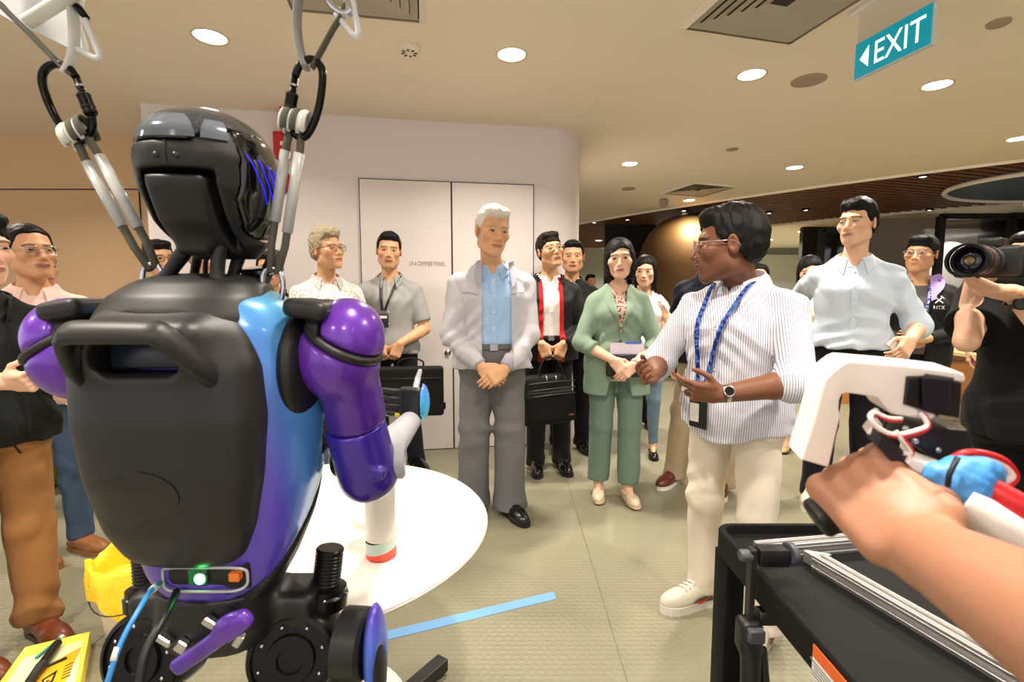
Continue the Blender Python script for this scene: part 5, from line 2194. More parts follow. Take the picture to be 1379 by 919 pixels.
    lo = np.min([p[0][0] for p in allp], 0)
    hi = np.max([p[0][1] for p in allp], 0)
    lo[2] = max(lo[2], .01 + up)
    g = grid_for(lo, hi, vox * 3.4, sp, vox)
    for p in pr:
        g.add(p[0], p[1])
    for p in hd:
        g.add(p[0], p[1] * hs, p[2] if len(p) > 2 else 'u')
    # re-join the neck after the face carving, then hands
    for W, hpr in hp_:
        for i, p in enumerate(hpr):
            g.add(p[0], min(p[1], .012) if i else .012)
    P, Q = g.mesh(1)
    thin(skinmesh('body', (P, Q), M_SKIN, root, skin_colors(P, C, R, hs, f)), .5)
    # --- eyes
    for sx in (-1, 1):
        bm = bmesh.new()
        bmesh.ops.create_uvsphere(bm, u_segments=20, v_segments=14, radius=1.0)
        look = f.get('look', 0.0)
        lay = bm.verts.layers.float_color.new('Col')
        op = f.get('eye', 1.0)
        for v in bm.verts:
            dx, dz = v.co.x - look * 1.0, v.co.z
            r = math.hypot(dx * .0155, dz * .0058 * op)
            v[lay] = (.006, .004, .003, 1) if r < .0066 else (.36, .32, .29, 1)
            q = V3((v.co.x * .0155, v.co.y * .0128, v.co.z * .0058 * op - .06 * abs(v.co.x) * .0 + (.0012 * v.co.x * sx)))
            v.co = Vector(C + R @ ((q + V3((sx * .0315, -.0772, .0002))) * hs))
        build('eye', bm, M_EYE, root, True)
    if f.get('hair'):
        hair_mesh(f, C, R, hs, vox * 1.2, f['hm'], root)
    if glasses:
        spectacles(root, C, R, hs, glasses, f)
    # --- clothes
    cv = vox * 1.6
    garment(root, top, TS, J, s, sw, up, C, R, hs, cv, fem, H, inner, girth)
    legs(root, bottom, TS, LEG, s, up, vox * 2.4, skirt, fem)
    if shoes:
        for sd, (hip, kn, ank, fa) in LEG.items():
            shoe(root, (ank[0], ank[1] - .022 * s), fa, s * (.90 if fem else .98), shoes['kind'], shoes['m'], shoes.get('sole', M_SOLE), max(vox * 1.5, .006), up, shoes.get('trim'), shoes.get('logo'))
    return dict(root=root, C=C, R=R, hs=hs, s=s, J=J, TS=TS, LEG=LEG, up=up)


def thin(o, ratio):
    """collapse the flat parts of a dense skin"""
    md = o.modifiers.new('thin', 'DECIMATE')
    md.ratio = ratio
    dg = bpy.context.evaluated_depsgraph_get()
    me = bpy.data.meshes.new_from_object(o.evaluated_get(dg))
    o.modifiers.clear()
    old = o.data
    o.data = me
    bpy.data.meshes.remove(old)
    me.polygons.foreach_set('use_smooth', np.ones(len(me.polygons), bool))
    return o


def spectacles(root, C, R, hs, gm, f):
    fw = f.get('face', 1.0)
    P = lambda p: tuple(C + R @ (V3(p) * hs))
    bm = bmesh.new()
    for sx in (-1, 1):
        pts = []
        for k in range(16):
            a = 2 * PI * k / 16
            c_, s_ = math.cos(a), math.sin(a)
            pts.append(P((sx * (.0335 + .0255 * math.copysign(abs(c_) ** .75, c_) * sx * sx), -.1035 + .004 * abs(c_) * (1 if c_ * 1 > 0 else 0), -.003 + .0185 * math.copysign(abs(s_) ** .75, s_))))
        tube(bm, pts, .0014 * hs, 6, True)
    tube(bm, [P((-.0085, -.1045, .003)), P((0, -.107, .006)), P((.0085, -.1045, .003))], .0014 * hs, 6)
    for sx in (-1, 1):
        tube(bm, [P((sx * .0585, -.1015, .006)), P((sx * .070 * fw, -.080, .007)), P((sx * .079 * fw, -.02, .006)), P((sx * .0805 * fw, .012, .004)), P((sx * .080 * fw, .03, -.012))], .0016 * hs, 6)
    o = build('glasses', bm, gm, root, True)
    for sx in (-1, 1):
        bm = bmesh.new()
        vs_ = []
        for k in range(16):
            a = 2 * PI * k / 16
            c_, s_ = math.cos(a), math.sin(a)
            vs_.append(bm.verts.new(P((sx * .0335 + .0250 * math.copysign(abs(c_) ** .75, c_), -.1030, -.003 + .018 * math.copysign(abs(s_) ** .75, s_)))))
        bm.faces.new(vs_)
        build('lens', bm, M_LENS, o)


def over_chest(p, TSu, g):
    """keep a point of a collar outside the chest"""
    if TSu is None or p[1] > .0:
        return p
    return (p[0], min(p[1], front_y(TSu, min(p[2], TSu[-1][0]), p[0], g)), p[2])


def collar(root, m, s, up, C, R, hs, rx=.079, gap=10, tip=.062, lean=0.0, open_=0.0, TSu=None, grow=0.0):
    """stand and folded flaps round the neck"""
    rows = []
    n = 25
    wd = 1.0 if TSu is None else max(1.0, .35 + .65 * TSu[-1][3] / (.066 * s) * (1.0 if rx > .075 else .066 / .054))
    for v in range(5):
        row = []
        for i in range(n):
            u = i / (n - 1)
            gv = (3 + open_ * .3, 9 + open_, 17 + open_, 18 + open_, 13 + open_)[v]
            a = math.radians(gv + (360 - 2 * gv) * u)
            fr = .5 + .5 * math.cos(a)                  # 1 at the throat
            e = abs(2 * u - 1) ** 6                     # 1 at the two tips
            zb = 1.440 - .050 * fr
            rr, zz = ((rx * wd + .006, zb - .012), (rx * wd, zb + .020), (rx * wd - .003, zb + .042), (rx * wd + .012, zb + .030 - .010 * e), (rx * wd + .024 + .012 * e, zb + .004 - tip * e * .75 - .006 * fr))[v]
            sp = 1 + .12 * e * (v == 4)
            aa = a + (math.radians(7) * e * (1 if u < .5 else -1) if v == 4 else 0)
            row.append(over_chest((math.sin(aa) * rr * s * 1.02, .020 * s - math.cos(aa) * rr * s * .98 * sp, zz * s + up), TSu, grow + (.008 if v >= 3 else -.004)))
        rows.append(row)
    return sheet(rows, .0055 * s, 'collar', m, root)


def front_y(TS, z, x, grow, n=2.3):
    """y of the front of the torso loft at height z and offset x"""
    S = np.array(TS)
    g = lambda q: float(np.interp(z, S[:, 0], S[:, q]))
    rx, ry = g(3) + grow, g(4) + grow
    t = min(abs((x - g(1)) / rx), .98)
    return g(2) - ry * (1 - t ** n) ** (1 / n)


def garment(root, top, TS, J, s, sw, up, C, R, hs, vox, fem, H, inner, girth=1.0):
    kind = top['kind']
    grow = top.get('grow', {'jacket': .026, 'blazer': .022}.get(kind, .013)) * s
    hem = top.get('hem', .97) * s + up
    sl = top.get('sleeve', 'long')
    TSu = [(z + up, a, b, c, d) for z, a, b, c, d in TS]
    if kind in ('jacket', 'blazer'):
        # a shirt of its own underneath, without sleeves
        inner = inner or top
        it = dict(kind='shirt', m=inner['m'], sleeve='none', hem=inner.get('hem', .98), grow=.009, collar=inner.get('collar', True), buttons=inner.get('buttons', True), neck=inner.get('neck', .0), fold=.002, button_m=inner.get('button_m'))
        garment(root, it, TS, J, s, sw, up, C, R, hs, vox, fem, H, None, girth)
    pr = []
    sec = list(TSu)
    if hem < sec[0][0]:
        z0, a, b, c, d = sec[0]
        sec = [(hem - .01, a, b, c * (1.02 + top.get('flare', .03)), d * (1.02 + top.get('flare', .03)))] + sec
    pr.append((stack(sec, 2.3, grow=grow), 0))
    if fem:
        for sx in (-1, 1):
            pr.append((ell((sx * .064 * s, -.078 * s, 1.245 * s + up), (.060 * s, .042 * s + grow, .062 * s)), .045))
    if hem < .955 * s + up:
        for sx in (-1, 1):
            pr.append((rc((sx * .092 * s, .012 * s, .93 * s + up), (sx * .096 * s, .008 * s, hem - .03), .101 * s + grow, .100 * s + grow * 1.1), .05))
        pr.append((ell((0, -.02 * s, .93 * s + up), (.13 * s * girth, .122 * s * girth + grow, .14 * s)), .05))
    shr = (.044 * s + grow * .6)
    for sd, (S, E, W, a) in J.items():
        sx = 1 if sd == 'L' else -1
        pr.append((rc((sx * .050 * s, .020 * s, 1.424 * s + up), (S[0] - sx * .018 * s, S[1], S[2] + .006 * s), .030 * s + grow * .3, shr), .04))
        if sl == 'none':
            continue
        k = top.get('loose', 1.0)
        r0, r1, r2, r3 = .057 * s * k, .051 * s * k, .048 * s * k, .035 * s * k + .004
        if sl == 'short':
            E2 = S + (E - S) * top.get('slen', .62)
            pr.append((both(rc(S, E2 + (E2 - S) * .3, r0, r1 * 1.12), half(E2, E2 - S)), .03))
        elif sl == 'elbow':
            E2 = E + (W - E) * .12
            pr.append((rc(S, E, r0, r1 * 1.05), .03))
            pr.append((both(rc(E, W, r1 * 1.05, r1), half(E2, E2 - E)), .02))
            u = unit(E - S)
            pr.append((rc(E - u * .03 * s, E + unit(W - E) * .015 * s, r1 * 1.16, r1 * 1.18), .01))
        elif sl == 'threequarter':
            E2 = E + (W - E) * .45
            pr.append((rc(S, E, r0, r1 * 1.05), .03))
            pr.append((both(rc(E, W, r1 * 1.05, r1 * .98), half(E2, W - E)), .02))
        else:
            We = E + (W - E) * .93
            pr.append((rc(S, E, r0, r1), .03))
            pr.append((both(rc(E, W + (W - E) * .05, r1, r3), half(We, W - E)), .02))
            if top.get('rib'):
                Wb = E + (W - E) * .66
                pr.append((rc(E + (W - E) * .45, Wb, r2 * 1.08, r3 * 1.32), .02))
    lo = np.min([p[0][0] for p in pr], 0)
    hi = np.max([p[0][1] for p in pr], 0)
    lo[2] = max(lo[2], hem - .02)
    g = grid_for(lo, hi, vox)
    for p in pr:
        g.add(p[0], p[1] * s)
    tk = top.get('tail', 0.0)
    g.keep(raw((-9,) * 3, (9,) * 3, lambda X, Y, Z: hem + tk * np.clip(np.abs(X) / (.15 * s), 0, 1) ** 2 - Z))
    # room for the neck, and a V at the throat
    nk = top.get('neck', .0)
    nrad = (.070 if fem else .081) * s
    g.sub(raw((-.1 * s, -.1 * s, 1.38 * s + up), (.1 * s, .13 * s, 1.7 * s + up), lambda X, Y, Z: np.maximum(np.sqrt(X * X + (Y - .016 * s) ** 2) - nrad, 1.406 * s + up + .36 * Y - Z)), .004)
    if nk:
        g.sub(raw((-.2, -.4, 1.445 * s + up - nk), (.2, .02, 1.6), lambda X, Y, Z: np.maximum(np.abs(X) - np.maximum(Z - (1.445 * s + up - nk), 0) * .42, Y - .01)), .004)
    if top.get('fold', 1):
        fo = folds((top['fold'] if 'fold' in top else .0045) * s, top.get('ff', 62) / s, top.get('seed', H))
        g.warp(fo)
    if kind in ('jacket', 'blazer'):
        ow = top.get('open', (.055, .075))     # half width of the opening at the neck and at the hem
        zt, zb = 1.42 * s + up, hem
        oc = top.get('oc', 0.0)

        def opening(X, Y, Z, extra=0.0):
            u = np.clip((zt - Z) / (zt - zb), 0, 1)
            if kind == 'blazer':
                w = np.where(Z > top['stance'] * s + up, (Z - top['stance'] * s - up) / (zt - top['stance'] * s - up) * ow[0], (top['stance'] * s + up - Z) * ow[1])
            else:
                w = ow[0] + (ow[1] - ow[0]) * u
            return np.maximum(np.abs(X - oc) - w * s - extra, Y + .03 * s)
        body = g.d.copy()
        g.sub(raw((-.3, -.5, hem - .1), (.3, .2, 2.0), opening), .004)
        if top.get('lining'):
            h = Grid(*g.ax)
            h.d = np.maximum(body - .004, np.maximum(opening(*g.xyz((slice(None),) * 3), extra=.030 * s), -opening(*g.xyz((slice(None),) * 3), extra=-.004 * s)))
            h.d = np.maximum(h.d, -(body + .020)).astype(np.float32)
            skinmesh('lining', h.mesh(1), top['lining'], root)
    nm = {'shirt': 'shirt', 'tee': 'shirt', 'jacket': 'jacket', 'blazer': 'blazer', 'polo': 'polo_shirt'}[kind]
    if top.get('name'):
        nm = top['name']
    skinmesh(nm, g.mesh(1), top['m'], root)
    if kind in ('shirt', 'polo') and top.get('collar', True):
        collar(root, top.get('collar_m', top['m']), s, up, C, R, hs, open_=top.get('copen', 4), tip=top.get('tip', .055), TSu=TSu, grow=grow, rx=.068 if fem else .079)
    if kind == 'shirt' and top.get('buttons', True):
        zz = 1.35 * s + up
        bm = bmesh.new()
        # the placket follows the chest
        rows = []
        z1 = max(hem, 1.0 * s + up) if top.get('tuck', True) else hem + .02
        for i in range(13):
            z = 1.368 * s + up + (z1 - 1.368 * s - up) * i / 12
            rows.append([(xx * s, front_y(TSu, z, xx * s, grow) - .0035, z) for xx in (-.016, .016)])
        sheet(rows, .003, 'placket', top['m'], root)
        while zz > z1 + .02:
            yy = front_y(TSu, zz, 0, grow) - .0045
            bm = bmesh.new()
            cyl(bm, (0, yy + .001, zz), (0, yy - .003, zz), .0055 * s, seg=10)
            build('button', bm, top.get('button_m') or M_BUTTON, root)
            zz -= .085 * s
    if kind == 'jacket' and top.get('rib'):
        # ribbed collar stand and hem band
        rows = []
        for v in range(4):
            row = []
            for i in range(23):
                a = math.radians(46 + (360 - 92) * i / 22)
                rr, zz = ((.104, 1.390), (.099, 1.424), (.091, 1.466), (.101, 1.456))[v]
                fr = max(.5 + .5 * math.cos(a), 0)
                row.append((math.sin(a) * rr * s, .018 * s - math.cos(a) * rr * s * (1.0 + .10 * fr), (zz - .052 * fr) * s + up))
            rows.append(row)
        sheet(rows, .005, 'ribbed_collar', top['rib'], root)
        for sd, (S, E, W, a) in J.items():
            bm = bmesh.new()
            u = (W - E)
            cyl(bm, E + u * .70, E + u * .955, .047 * s, .039 * s, 20, .003)
            build('cuff', bm, top['rib'], root, True, angle=60)
    if kind == 'jacket' and not top.get('rib'):
        rows = []
        for v in range(3):
            row = []
            for i in range(23):
                a = math.radians(48 + (360 - 96) * i / 22)
                rr, zz = ((.105, 1.390), (.098, 1.430), (.103, 1.474))[v]
                fr = max(.5 + .5 * math.cos(a), 0)
                row.append((math.sin(a) * rr * s, .018 * s - math.cos(a) * rr * s * (1.0 + .12 * fr), (zz - .055 * fr) * s + up))
            rows.append(row)
        sheet(rows, .006, 'stand_collar', top.get('collar_m') or top['m'], root)
    if kind == 'blazer':
        sz = top['stance'] * s + up
        for sx in (-1, 1):
            rows = []
            for i in range(10):
                t = i / 9
                z = 1.415 * s + up + (sz - 1.415 * s - up) * t
                w0 = ow[0] * s * (z - sz) / (1.415 * s + up - sz)
                lw = (.052 * math.sin(PI * min(t * 1.1 + .25, 1.0)) + .006) * s
                row = []
                for q in range(4):
                    xx = w0 + lw * q / 3 - .004 * s
                    row.append((sx * xx, front_y(TSu, z, xx, grow) - .007 * s - .006 * s * math.sin(PI * q / 3) - (.035 * s * math.exp(-((z - 1.255 * s - up) / (.07 * s)) ** 2) if fem else 0) * (1 if q < 3 else .95), z))
                rows.append(row)
            sheet(rows, .004, 'lapel', top['m'], root)
        rows = []
        for v in range(3):
            row = []
            for i in range(21):
                a = math.radians(58 + (360 - 116) * i / 20)
                rr, zz = ((.080, 1.430), (.083, 1.450), (.104, 1.415))[v]
                fr = max(.5 + .5 * math.cos(a), 0)
                row.append((math.sin(a) * rr * s, .020 * s - math.cos(a) * rr * s, (zz - .030 * fr) * s + up))
            rows.append(row)
        sheet(rows, .005, 'blazer_collar', top['m'], root)
    if kind == 'tee':
        bm = bmesh.new()
        pts = [(math.sin(a) * (.072 if fem else .082) * s, .018 * s - math.cos(a) * (.072 if fem else .082) * s, (1.400 - .030 * (.5 + .5 * math.cos(a))) * s + up) for a in np.linspace(0, 2 * PI, 25)[:-1]]
        tube(bm, pts, .006 * s, 8, True)
        build('neckband', bm, top.get('collar_m', top['m']), root, True)


def legs(root, b, TS, LEG, s, up, vox, skirt, fem):
    top = b.get('top', 1.01) * s + up
    TSu = [(z + up, a, bb, c, d) for z, a, bb, c, d in TS]
    grow = b.get('grow', .016) * s
    if skirt:
        zh = skirt['hem'] * s + up
        sec = [(zh, 0, 0, .235 * s, .19 * s), (.62 * s + up, 0, .0, .215 * s, .165 * s), (.85 * s + up, 0, .01, .18 * s, .135 * s), (top, 0, .004, .150 * s, .112 * s)]
        g = grid_for((-.26 * s, -.22 * s, zh), (.26 * s, .22 * s, top), vox)
        g.add(stack(sec, 2.1))
        g.sub(stack([(zh - .05, 0, 0, .222 * s, .178 * s), (.6 * s + up, 0, 0, .20 * s, .15 * s)], 2.1))
        g.warp(lambda X, Y, Z: .008 * np.sin(np.arctan2(X, Y) * 15) * np.clip((.9 * s - Z) / .3, 0, 1))
        return skinmesh('skirt', g.mesh(1), skirt['m'], root)
    pr = []
    sec = [q for q in TSu if q[0] < top + .08]
    pr.append((stack(sec, 2.3, grow=grow), 0))
    k = b.get('loose', 1.0)
    hem = b.get('hem', .035) * s + up
    rh = b.get('rh', .066) * s * k
    for sd, (hip, kn, ank, fa) in LEG.items():
        r0, r1 = .094 * s, .074 * s * k
        pr.append((rc(hip, kn, r0, r1), .035))
        A = V3((ank[0], ank[1] + .006, hem - .01))
        pr.append((rc(kn, A, r1, rh), .02))
        if b.get('break_', 1):
            pr.append((rc(A + V3((0, 0, .05 * s)), A + V3((0, -.006, .012)), rh * 1.0, rh * 1.07), .02))
    lo = np.min([p[0][0] for p in pr], 0)
    hi = np.max([p[0][1] for p in pr], 0)
    lo[2] = hem - .02
    hi[2] = top + .01
    g = grid_for(lo, hi, vox)
    for p in pr:
        g.add(p[0], p[1] * s)
    g.keep(half((0, 0, hem), (0, 0, -1)))
    g.keep(half((0, 0, top), (0, 0, 1)))
    fo = folds(b.get('fold', .0045) * s, 48 / s, s + 1.3, ((.25, .1, 1.0), (.6, .4, .9), (-.5, .3, .8)))
    g.warp(lambda X, Y, Z: fo(X, Y, Z) * np.clip((top - .03 - Z) / .05, 0, 1) * (.35 + .9 * np.exp(-((Z - up - .48 * s) / (.14 * s)) ** 2) + 1.0 * np.exp(-((Z - hem - .05 * s) / (.09 * s)) ** 2) + .6 * np.exp(-((Z - up - .84 * s) / (.08 * s)) ** 2)))
    o = skinmesh(b.get('name', 'trousers'), g.mesh(1), b['m'], root)
    if b.get('belt'):
        S = np.array(TSu)
        z = top - .018 * s
        gg = lambda q: float(np.interp(z, S[:, 0], S[:, q]))
        rx, ry = gg(3) + grow + .003, gg(4) + grow + .003
        bm = bmesh.new()
        pts = []
        for i in range(40):
            a = 2 * PI * i / 40
            c_, s_ = math.cos(a), math.sin(a)
            pts.append((math.copysign(abs(c_) ** (2 / 2.3), c_) * rx, gg(2) + math.copysign(abs(s_) ** (2 / 2.3), s_) * ry, z))
        tube(bm, pts, .01, 8, True, flat=(.017 * s, .003 * s), up=(0, 0, 1))
        build('belt', bm, b['belt'], root, True)
        bm = bmesh.new()
        yy = front_y(TSu, z, 0, grow) - .004
        box(bm, (0, yy - .003, z), (.022 * s, .004, .019 * s), None, .002, 1)
        build('belt_buckle', bm, M_STEEL, root)
    return o
# ------------------------------------------------------------------ the crowd
H_BLACK = hair_mat('black_hair', (15, 12, 11))
H_BLACK2 = hair_mat('dark_brown_hair', (30, 22, 18))
H_WHITE = hair_mat('white_hair', (222, 216, 204), .55)
H_GREY = hair_mat('grey_brown_hair', (158, 146, 120), .5)
C = {}


def cl(n, c, **k):
    if n not in C:
        C[n] = cloth(n, c, **k)
    return C[n]


BLACKSHOE = mat('black_shoe_leather', (15, 14, 14), .22, coat=.3)
BROWNSHOE = mat('chestnut_leather', (112, 54, 26), .35, coat=.2, var=(20, .25))
TANSHOE = mat('tan_leather', (158, 104, 58), .42, var=(20, .15))
ORANGESHOE = mat('orange_brown_leather', (176, 84, 34), .35, coat=.2)
CREAMSHOE = mat('cream_patent', (226, 198, 168), .3, coat=.3)
WHITESHOE = mat('white_sneaker_leather', (212, 204, 186), .55)
REDSHOE = mat('oxblood_leather', (92, 38, 24), .35, coat=.2)
JEANS = mat('blue_denim', (70, 92, 120), .9, bump=(500, .25, .001), var=(9, .25))
JEANS_L = mat('washed_denim', (122, 146, 166), .9, bump=(500, .25, .001), var=(9, .25))
BLK = cl('black_cloth', (13, 12, 12))
SK = dict(light=(224, 178, 146), fair=(230, 184, 156), mid=(206, 154, 116), warm=(214, 162, 122), dark=(122, 78, 54))


def F(skin='mid', hair='short', hm=None, **k):
    d = dict(skin=SK[skin], hair=hair, hm=hm or H_BLACK)
    d.update(k)
    return d


def strip_on(root, name, pts, w, th, m, n=(0, -1, 0)):
    bm = bmesh.new()
    tube(bm, smooth_path(pts, 5), w, 6, flat=(w, th), up=np.cross(unit(V3(pts[-1]) - V3(pts[0])), n))
    return build(name, bm, m, root, True)


def wristwatch(p, sd, face_dir, m=None, dial=None):
    S, E, W, a = p['J'][sd]
    s = p['s']
    u = unit(W - E)
    c = E + (W - E) * .93
    M = rot_to(u)
    bm = bmesh.new()
    lathe(bm, [(.0305 * s, -.007), (.0325 * s, -.007), (.0325 * s, .007), (.0305 * s, .007)], c, M, 24, cap=False)
    bm.faces.ensure_lookup_table()
    o = build('watch_strap', bm, m or M_BELT, p['root'], True, angle=40)
    f_ = unit(V3(face_dir) - u * float(V3(face_dir) @ u))
    bm = bmesh.new()
    lathe(bm, [(.019 * s, 0), (.020 * s, .003), (.019 * s, .008), (.016 * s, .009), (.001, .009)], c + f_ * .030 * s, rot_to(f_), 24)
    build('watch_case', bm, M_STEEL if m is not None else M_DARKMETAL, o, True, angle=40)
    bm = bmesh.new()
    lathe(bm, [(.0155 * s, .0085), (.0155 * s, .0098), (.001, .0098)], c + f_ * .030 * s, rot_to(f_), 24)
    dd_ = build('watch_dial', bm, dial or M_RB_GLOSS, o)
    return o


def lanyard(p, m, drop=1.10, grow=.016, badge=None, x0=.05, xb=0.0, open_at=1.41):
    """neck ribbon down to a badge"""
    s, up = p['s'], p['up']
    TSu = [(z + up, a, b, c, d) for z, a, b, c, d in p['TS']]
    for sx in (-1, 1):
        pts = [(sx * .068 * s, .045 * s, 1.452 * s + up), (sx * .078 * s, -.01 * s, 1.440 * s + up)]
        for t_ in np.linspace(0, 1, 7):
            z = (open_at + (drop - open_at) * t_) * s + up
            x = (sx * x0 * 1.45 * (1 - t_) + xb * t_ + sx * .010 * t_) * s
            pts.append((x, front_y(TSu, z, x, grow * s) - .006, z))
        bm = bmesh.new()
        tube(bm, smooth_path(pts, 4), .01, 6, flat=(.0095 * s, .0016), up=(1, 0, 0))
        build('lanyard', bm, m, p['root'], True)
    if badge:
        z = (drop - .075) * s + up
        yy = front_y(TSu, z + .03, xb * s, grow * s) - .014
        bm = bmesh.new()
        box(bm, (xb * s, yy, z), (.032 * s * badge.get('k', 1), .004, .048 * s * badge.get('k', 1)), Matrix.Rotation(badge.get('turn', 0), 3, 'Z'), .003, 1)
        o = build('badge_holder', bm, badge.get('m', M_BLACKFRAME), p['root'])
        bm = bmesh.new()
        box(bm, (xb * s, yy - .0045, z + badge.get('cz', .03) * s), (.024 * s * badge.get('k', 1), .0008, badge.get('ch', .012) * s))
        build('badge_card', bm, badge.get('cm', M_WHITE), o)
    return p


# --- 1 the white haired man in the pale grey jacket
gj = cl('pale_grey_jacket', (186, 184, 190), rough=.55)
p = person('white haired man in an open pale grey zip jacket and blue shirt, hands clasped', -.115, 2.84, 6, 1.80,
           F('warm', 'crop', H_WHITE, brow=(150, 136, 122), browk=.6, jaw=1.02, lips=(178, 110, 96), bulk=.013, nose=1.08, size=1.02),
           dict(kind='jacket', m=gj, rib=cl('grey_rib_knit', (160, 160, 172), wr=.1), hem=.865, open=(.076, .080), oc=.016, loose=1.12, fold=.0058, sleeve='long'),
           dict(m=cl('grey_wool_trousers', (108, 106, 108)), loose=1.18, rh=.078, fold=.0045, belt=cl('grey_wool_band', (100, 98, 100)), hem=.04), dict(kind='derby', m=BLACKSHOE),
           dict(L=dict(w=(.052, -.225, .885), pole=(.9, .35, -.2), hd=(-.80, -.18, -.55), pn=(-.30, .80, -.45), curl=(.35, .4, .45, .5), thumb=.3), R=dict(w=(-.070, -.205, .895), pole=(-.9, .35, -.2), hd=(.70, -.25, -.62), pn=(.35, .80, -.35), curl=(.55, .6, .6, .6), thumb=.2)),
           (16, 9, 4), inner=dict(m=cl('sky_blue_shirt', (158, 190, 228)), hem=.98), stance=dict(L=(.10, -.02, 22), R=(-.115, .03, -6)), hfwd=-.055, girth=1.08, shoulders=1.06)
# yoke seam and chest snap of the jacket
TSu = p['TS']
s_ = p['s']
for sx in (-1, 1):
    pts = [(sx * x * s_, front_y(TSu, 1.275 * s_, x * s_, .031 * s_) - .001, 1.275 * s_ + (.01 if x > .1 else 0)) for x in (.080, .10, .125, .150, .168)]
    bm = bmesh.new()
    tube(bm, pts, .0022, 6)
    build('yoke_seam', bm, cl('grey_rib_knit', (160, 160, 172)), p['root'], True)
for sx in (-1, 1):
    rows = []
    for t_ in np.linspace(0, 1, 9):
        z_ = (1.448 - .140 * t_) * s_
        xi, wd_ = (.072 + .010 * t_) * s_, (.030 + .010 * math.sin(PI * t_)) * s_ * (1 - .5 * max(t_ - .7, 0) / .3)
        rows.append([(sx * (xi + wd_ * v_) + .016, min(front_y(TSu, min(z_, TSu[-1][0]), xi + wd_ * v_, .040 * s_) - .004 - .006 * math.sin(PI * v_), .035 - .10 * t_), z_ + .012 * v_ * s_) for v_ in (0, .33, .66, 1)])
    sheet(rows, .005, 'collar_band', cl('grey_rib_knit', (160, 160, 172)), p['root'])
# --- 2 man with red trimmed black jacket
p2 = person('man in glasses and black jacket with red trim over a white shirt, carrying a bag', .275, 3.66, 4, 1.765,
            F('warm', 'fringe', H_BLACK2, bulk=.010), dict(kind='jacket', m=cl('black_shell_jacket', (15, 15, 14), rough=.6), hem=.82, open=(.058, .068), lining=cl('red_lining', (176, 28, 34)), loose=1.1),
            dict(m=BLK, belt=M_BELT, loose=1.0), dict(kind='derby', m=BLACKSHOE), 'bag', (14, -8, -10), glasses=M_STEEL, inner=dict(m=cl('white_shirt', (232, 228, 224)), hem=.97), stance=dict(L=(.10, -.05, 6), R=(-.10, -.07, -4)), girth=1.0)
wristwatch(p2, 'L', (.3, -1, .2))
# --- 3 man in black behind him
person('broad man all in black standing by the rounded wall end, behind the red trimmed jacket', .495, 4.08, 2, 1.755, F('warm', 'crop', H_BLACK, face=1.06, jaw=1.1), dict(kind='shirt', m=cl('charcoal_shirt', (22, 20, 20)), hem=.86, sleeve='elbow', copen=2),
       dict(m=BLK), dict(kind='derby', m=BLACKSHOE), dict(L=dict(w=(.10, -.22, 1.06), pole=(.9, .4, -.3), hd=(-.95, -.1, -.1), pn=(-.2, .9, 0), curl=(.6, .6, .6, .6)), R='clasp'), (-8, 2, 0), girth=1.08)
# --- 4 woman in the sage trouser suit
sage = cl('sage_suiting', (132, 154, 134), rough=.75)
p4 = person('woman with a black bob in a sage green trouser suit and cream shoes', .665, 3.08, -3, 1.655,
            F('fair', 'bob', H_BLACK, part=.018, eye=1.25, lips=(168, 84, 84), face=1.03), dict(kind='blazer', m=sage, sleeve='threequarter', hem=.715, open=(.056, .22), stance=1.10, loose=1.04, fold=.004, flare=.06),
            dict(m=cl('sage_trousers', (104, 126, 112)), loose=1.04, rh=.072, hem=.10, break_=0, fold=.003), dict(kind='pump', m=CREAMSHOE, sole=CREAMSHOE),
            dict(L=dict(w=(.070, -.225, .935), pole=(.9, .4, -.2), hd=(-.72, -.20, -.62), pn=(-.30, .80, -.45), curl=(.45, .5, .5, .5)), R=dict(w=(-.060, -.215, .965), pole=(-.9, .4, -.2), hd=(.62, -.25, -.72), pn=(.35, .80, -.3), curl=(.45, .5, .55, .55), thumb=.3)),
            (-8, 3, -3), sex='f', inner=dict(m=pattern_mat('floral_blouse', (208, 188, 172), (148, 80, 70), 'blot', 60, width=.52), collar=False, buttons=False, neck=.10, hem=.95), stance=dict(L=(.085, -.04, 8), R=(-.105, .03, -8)), lift=.012, girth=1.02)
# --- 5 woman behind in the ruffled white top
p5 = person('young woman in a white ruffled top and pale jeans, half hidden behind the sage suit', 1.075, 3.98, -18, 1.625, F('light', 'long', H_BLACK, lips=(176, 100, 92), eye=1.2), dict(kind='tee', m=cl('white_cotton', (232, 230, 226)), sleeve='none', hem=.80, flare=.12, neck=.03),
            dict(m=JEANS_L, loose=.82, rh=.050, hem=.09), dict(kind='flat', m=BLACKSHOE), dict(L=dict(w=(.09, -.23, .98), pole=(.9, .4, -.3), hd=(-.8, -.2, -.3), pn=(-.3, .9, -.2), curl=(.5, .5, .5, .5)), R='clasp'), (-6, 6, 0), sex='f', stance=dict(L=(.10, -.02, 6), R=(-.11, 0, -10)))
for sx in (-1, 1):
    for q_ in range(2):
        rows = []
        for i in range(4):
            rows.append([((sx * (.125 + .036 * i * .6 + .012 * q_) * p5['s']), (-.085 + .170 * t_) * p5['s'] * (1 - .1 * i), (1.420 - .022 * i ** 1.3 - .028 * q_ - 1.6 * (t_ - .5) ** 2 * .12) * p5['s'] + .012 * math.sin(t_ * 38 + q_ + i * .4) * i / 2) for t_ in np.linspace(0, 1, 25)])
        sheet(rows, .002, 'shoulder_ruffle', cl('white_cotton', (232, 230, 226)), p5['root'])
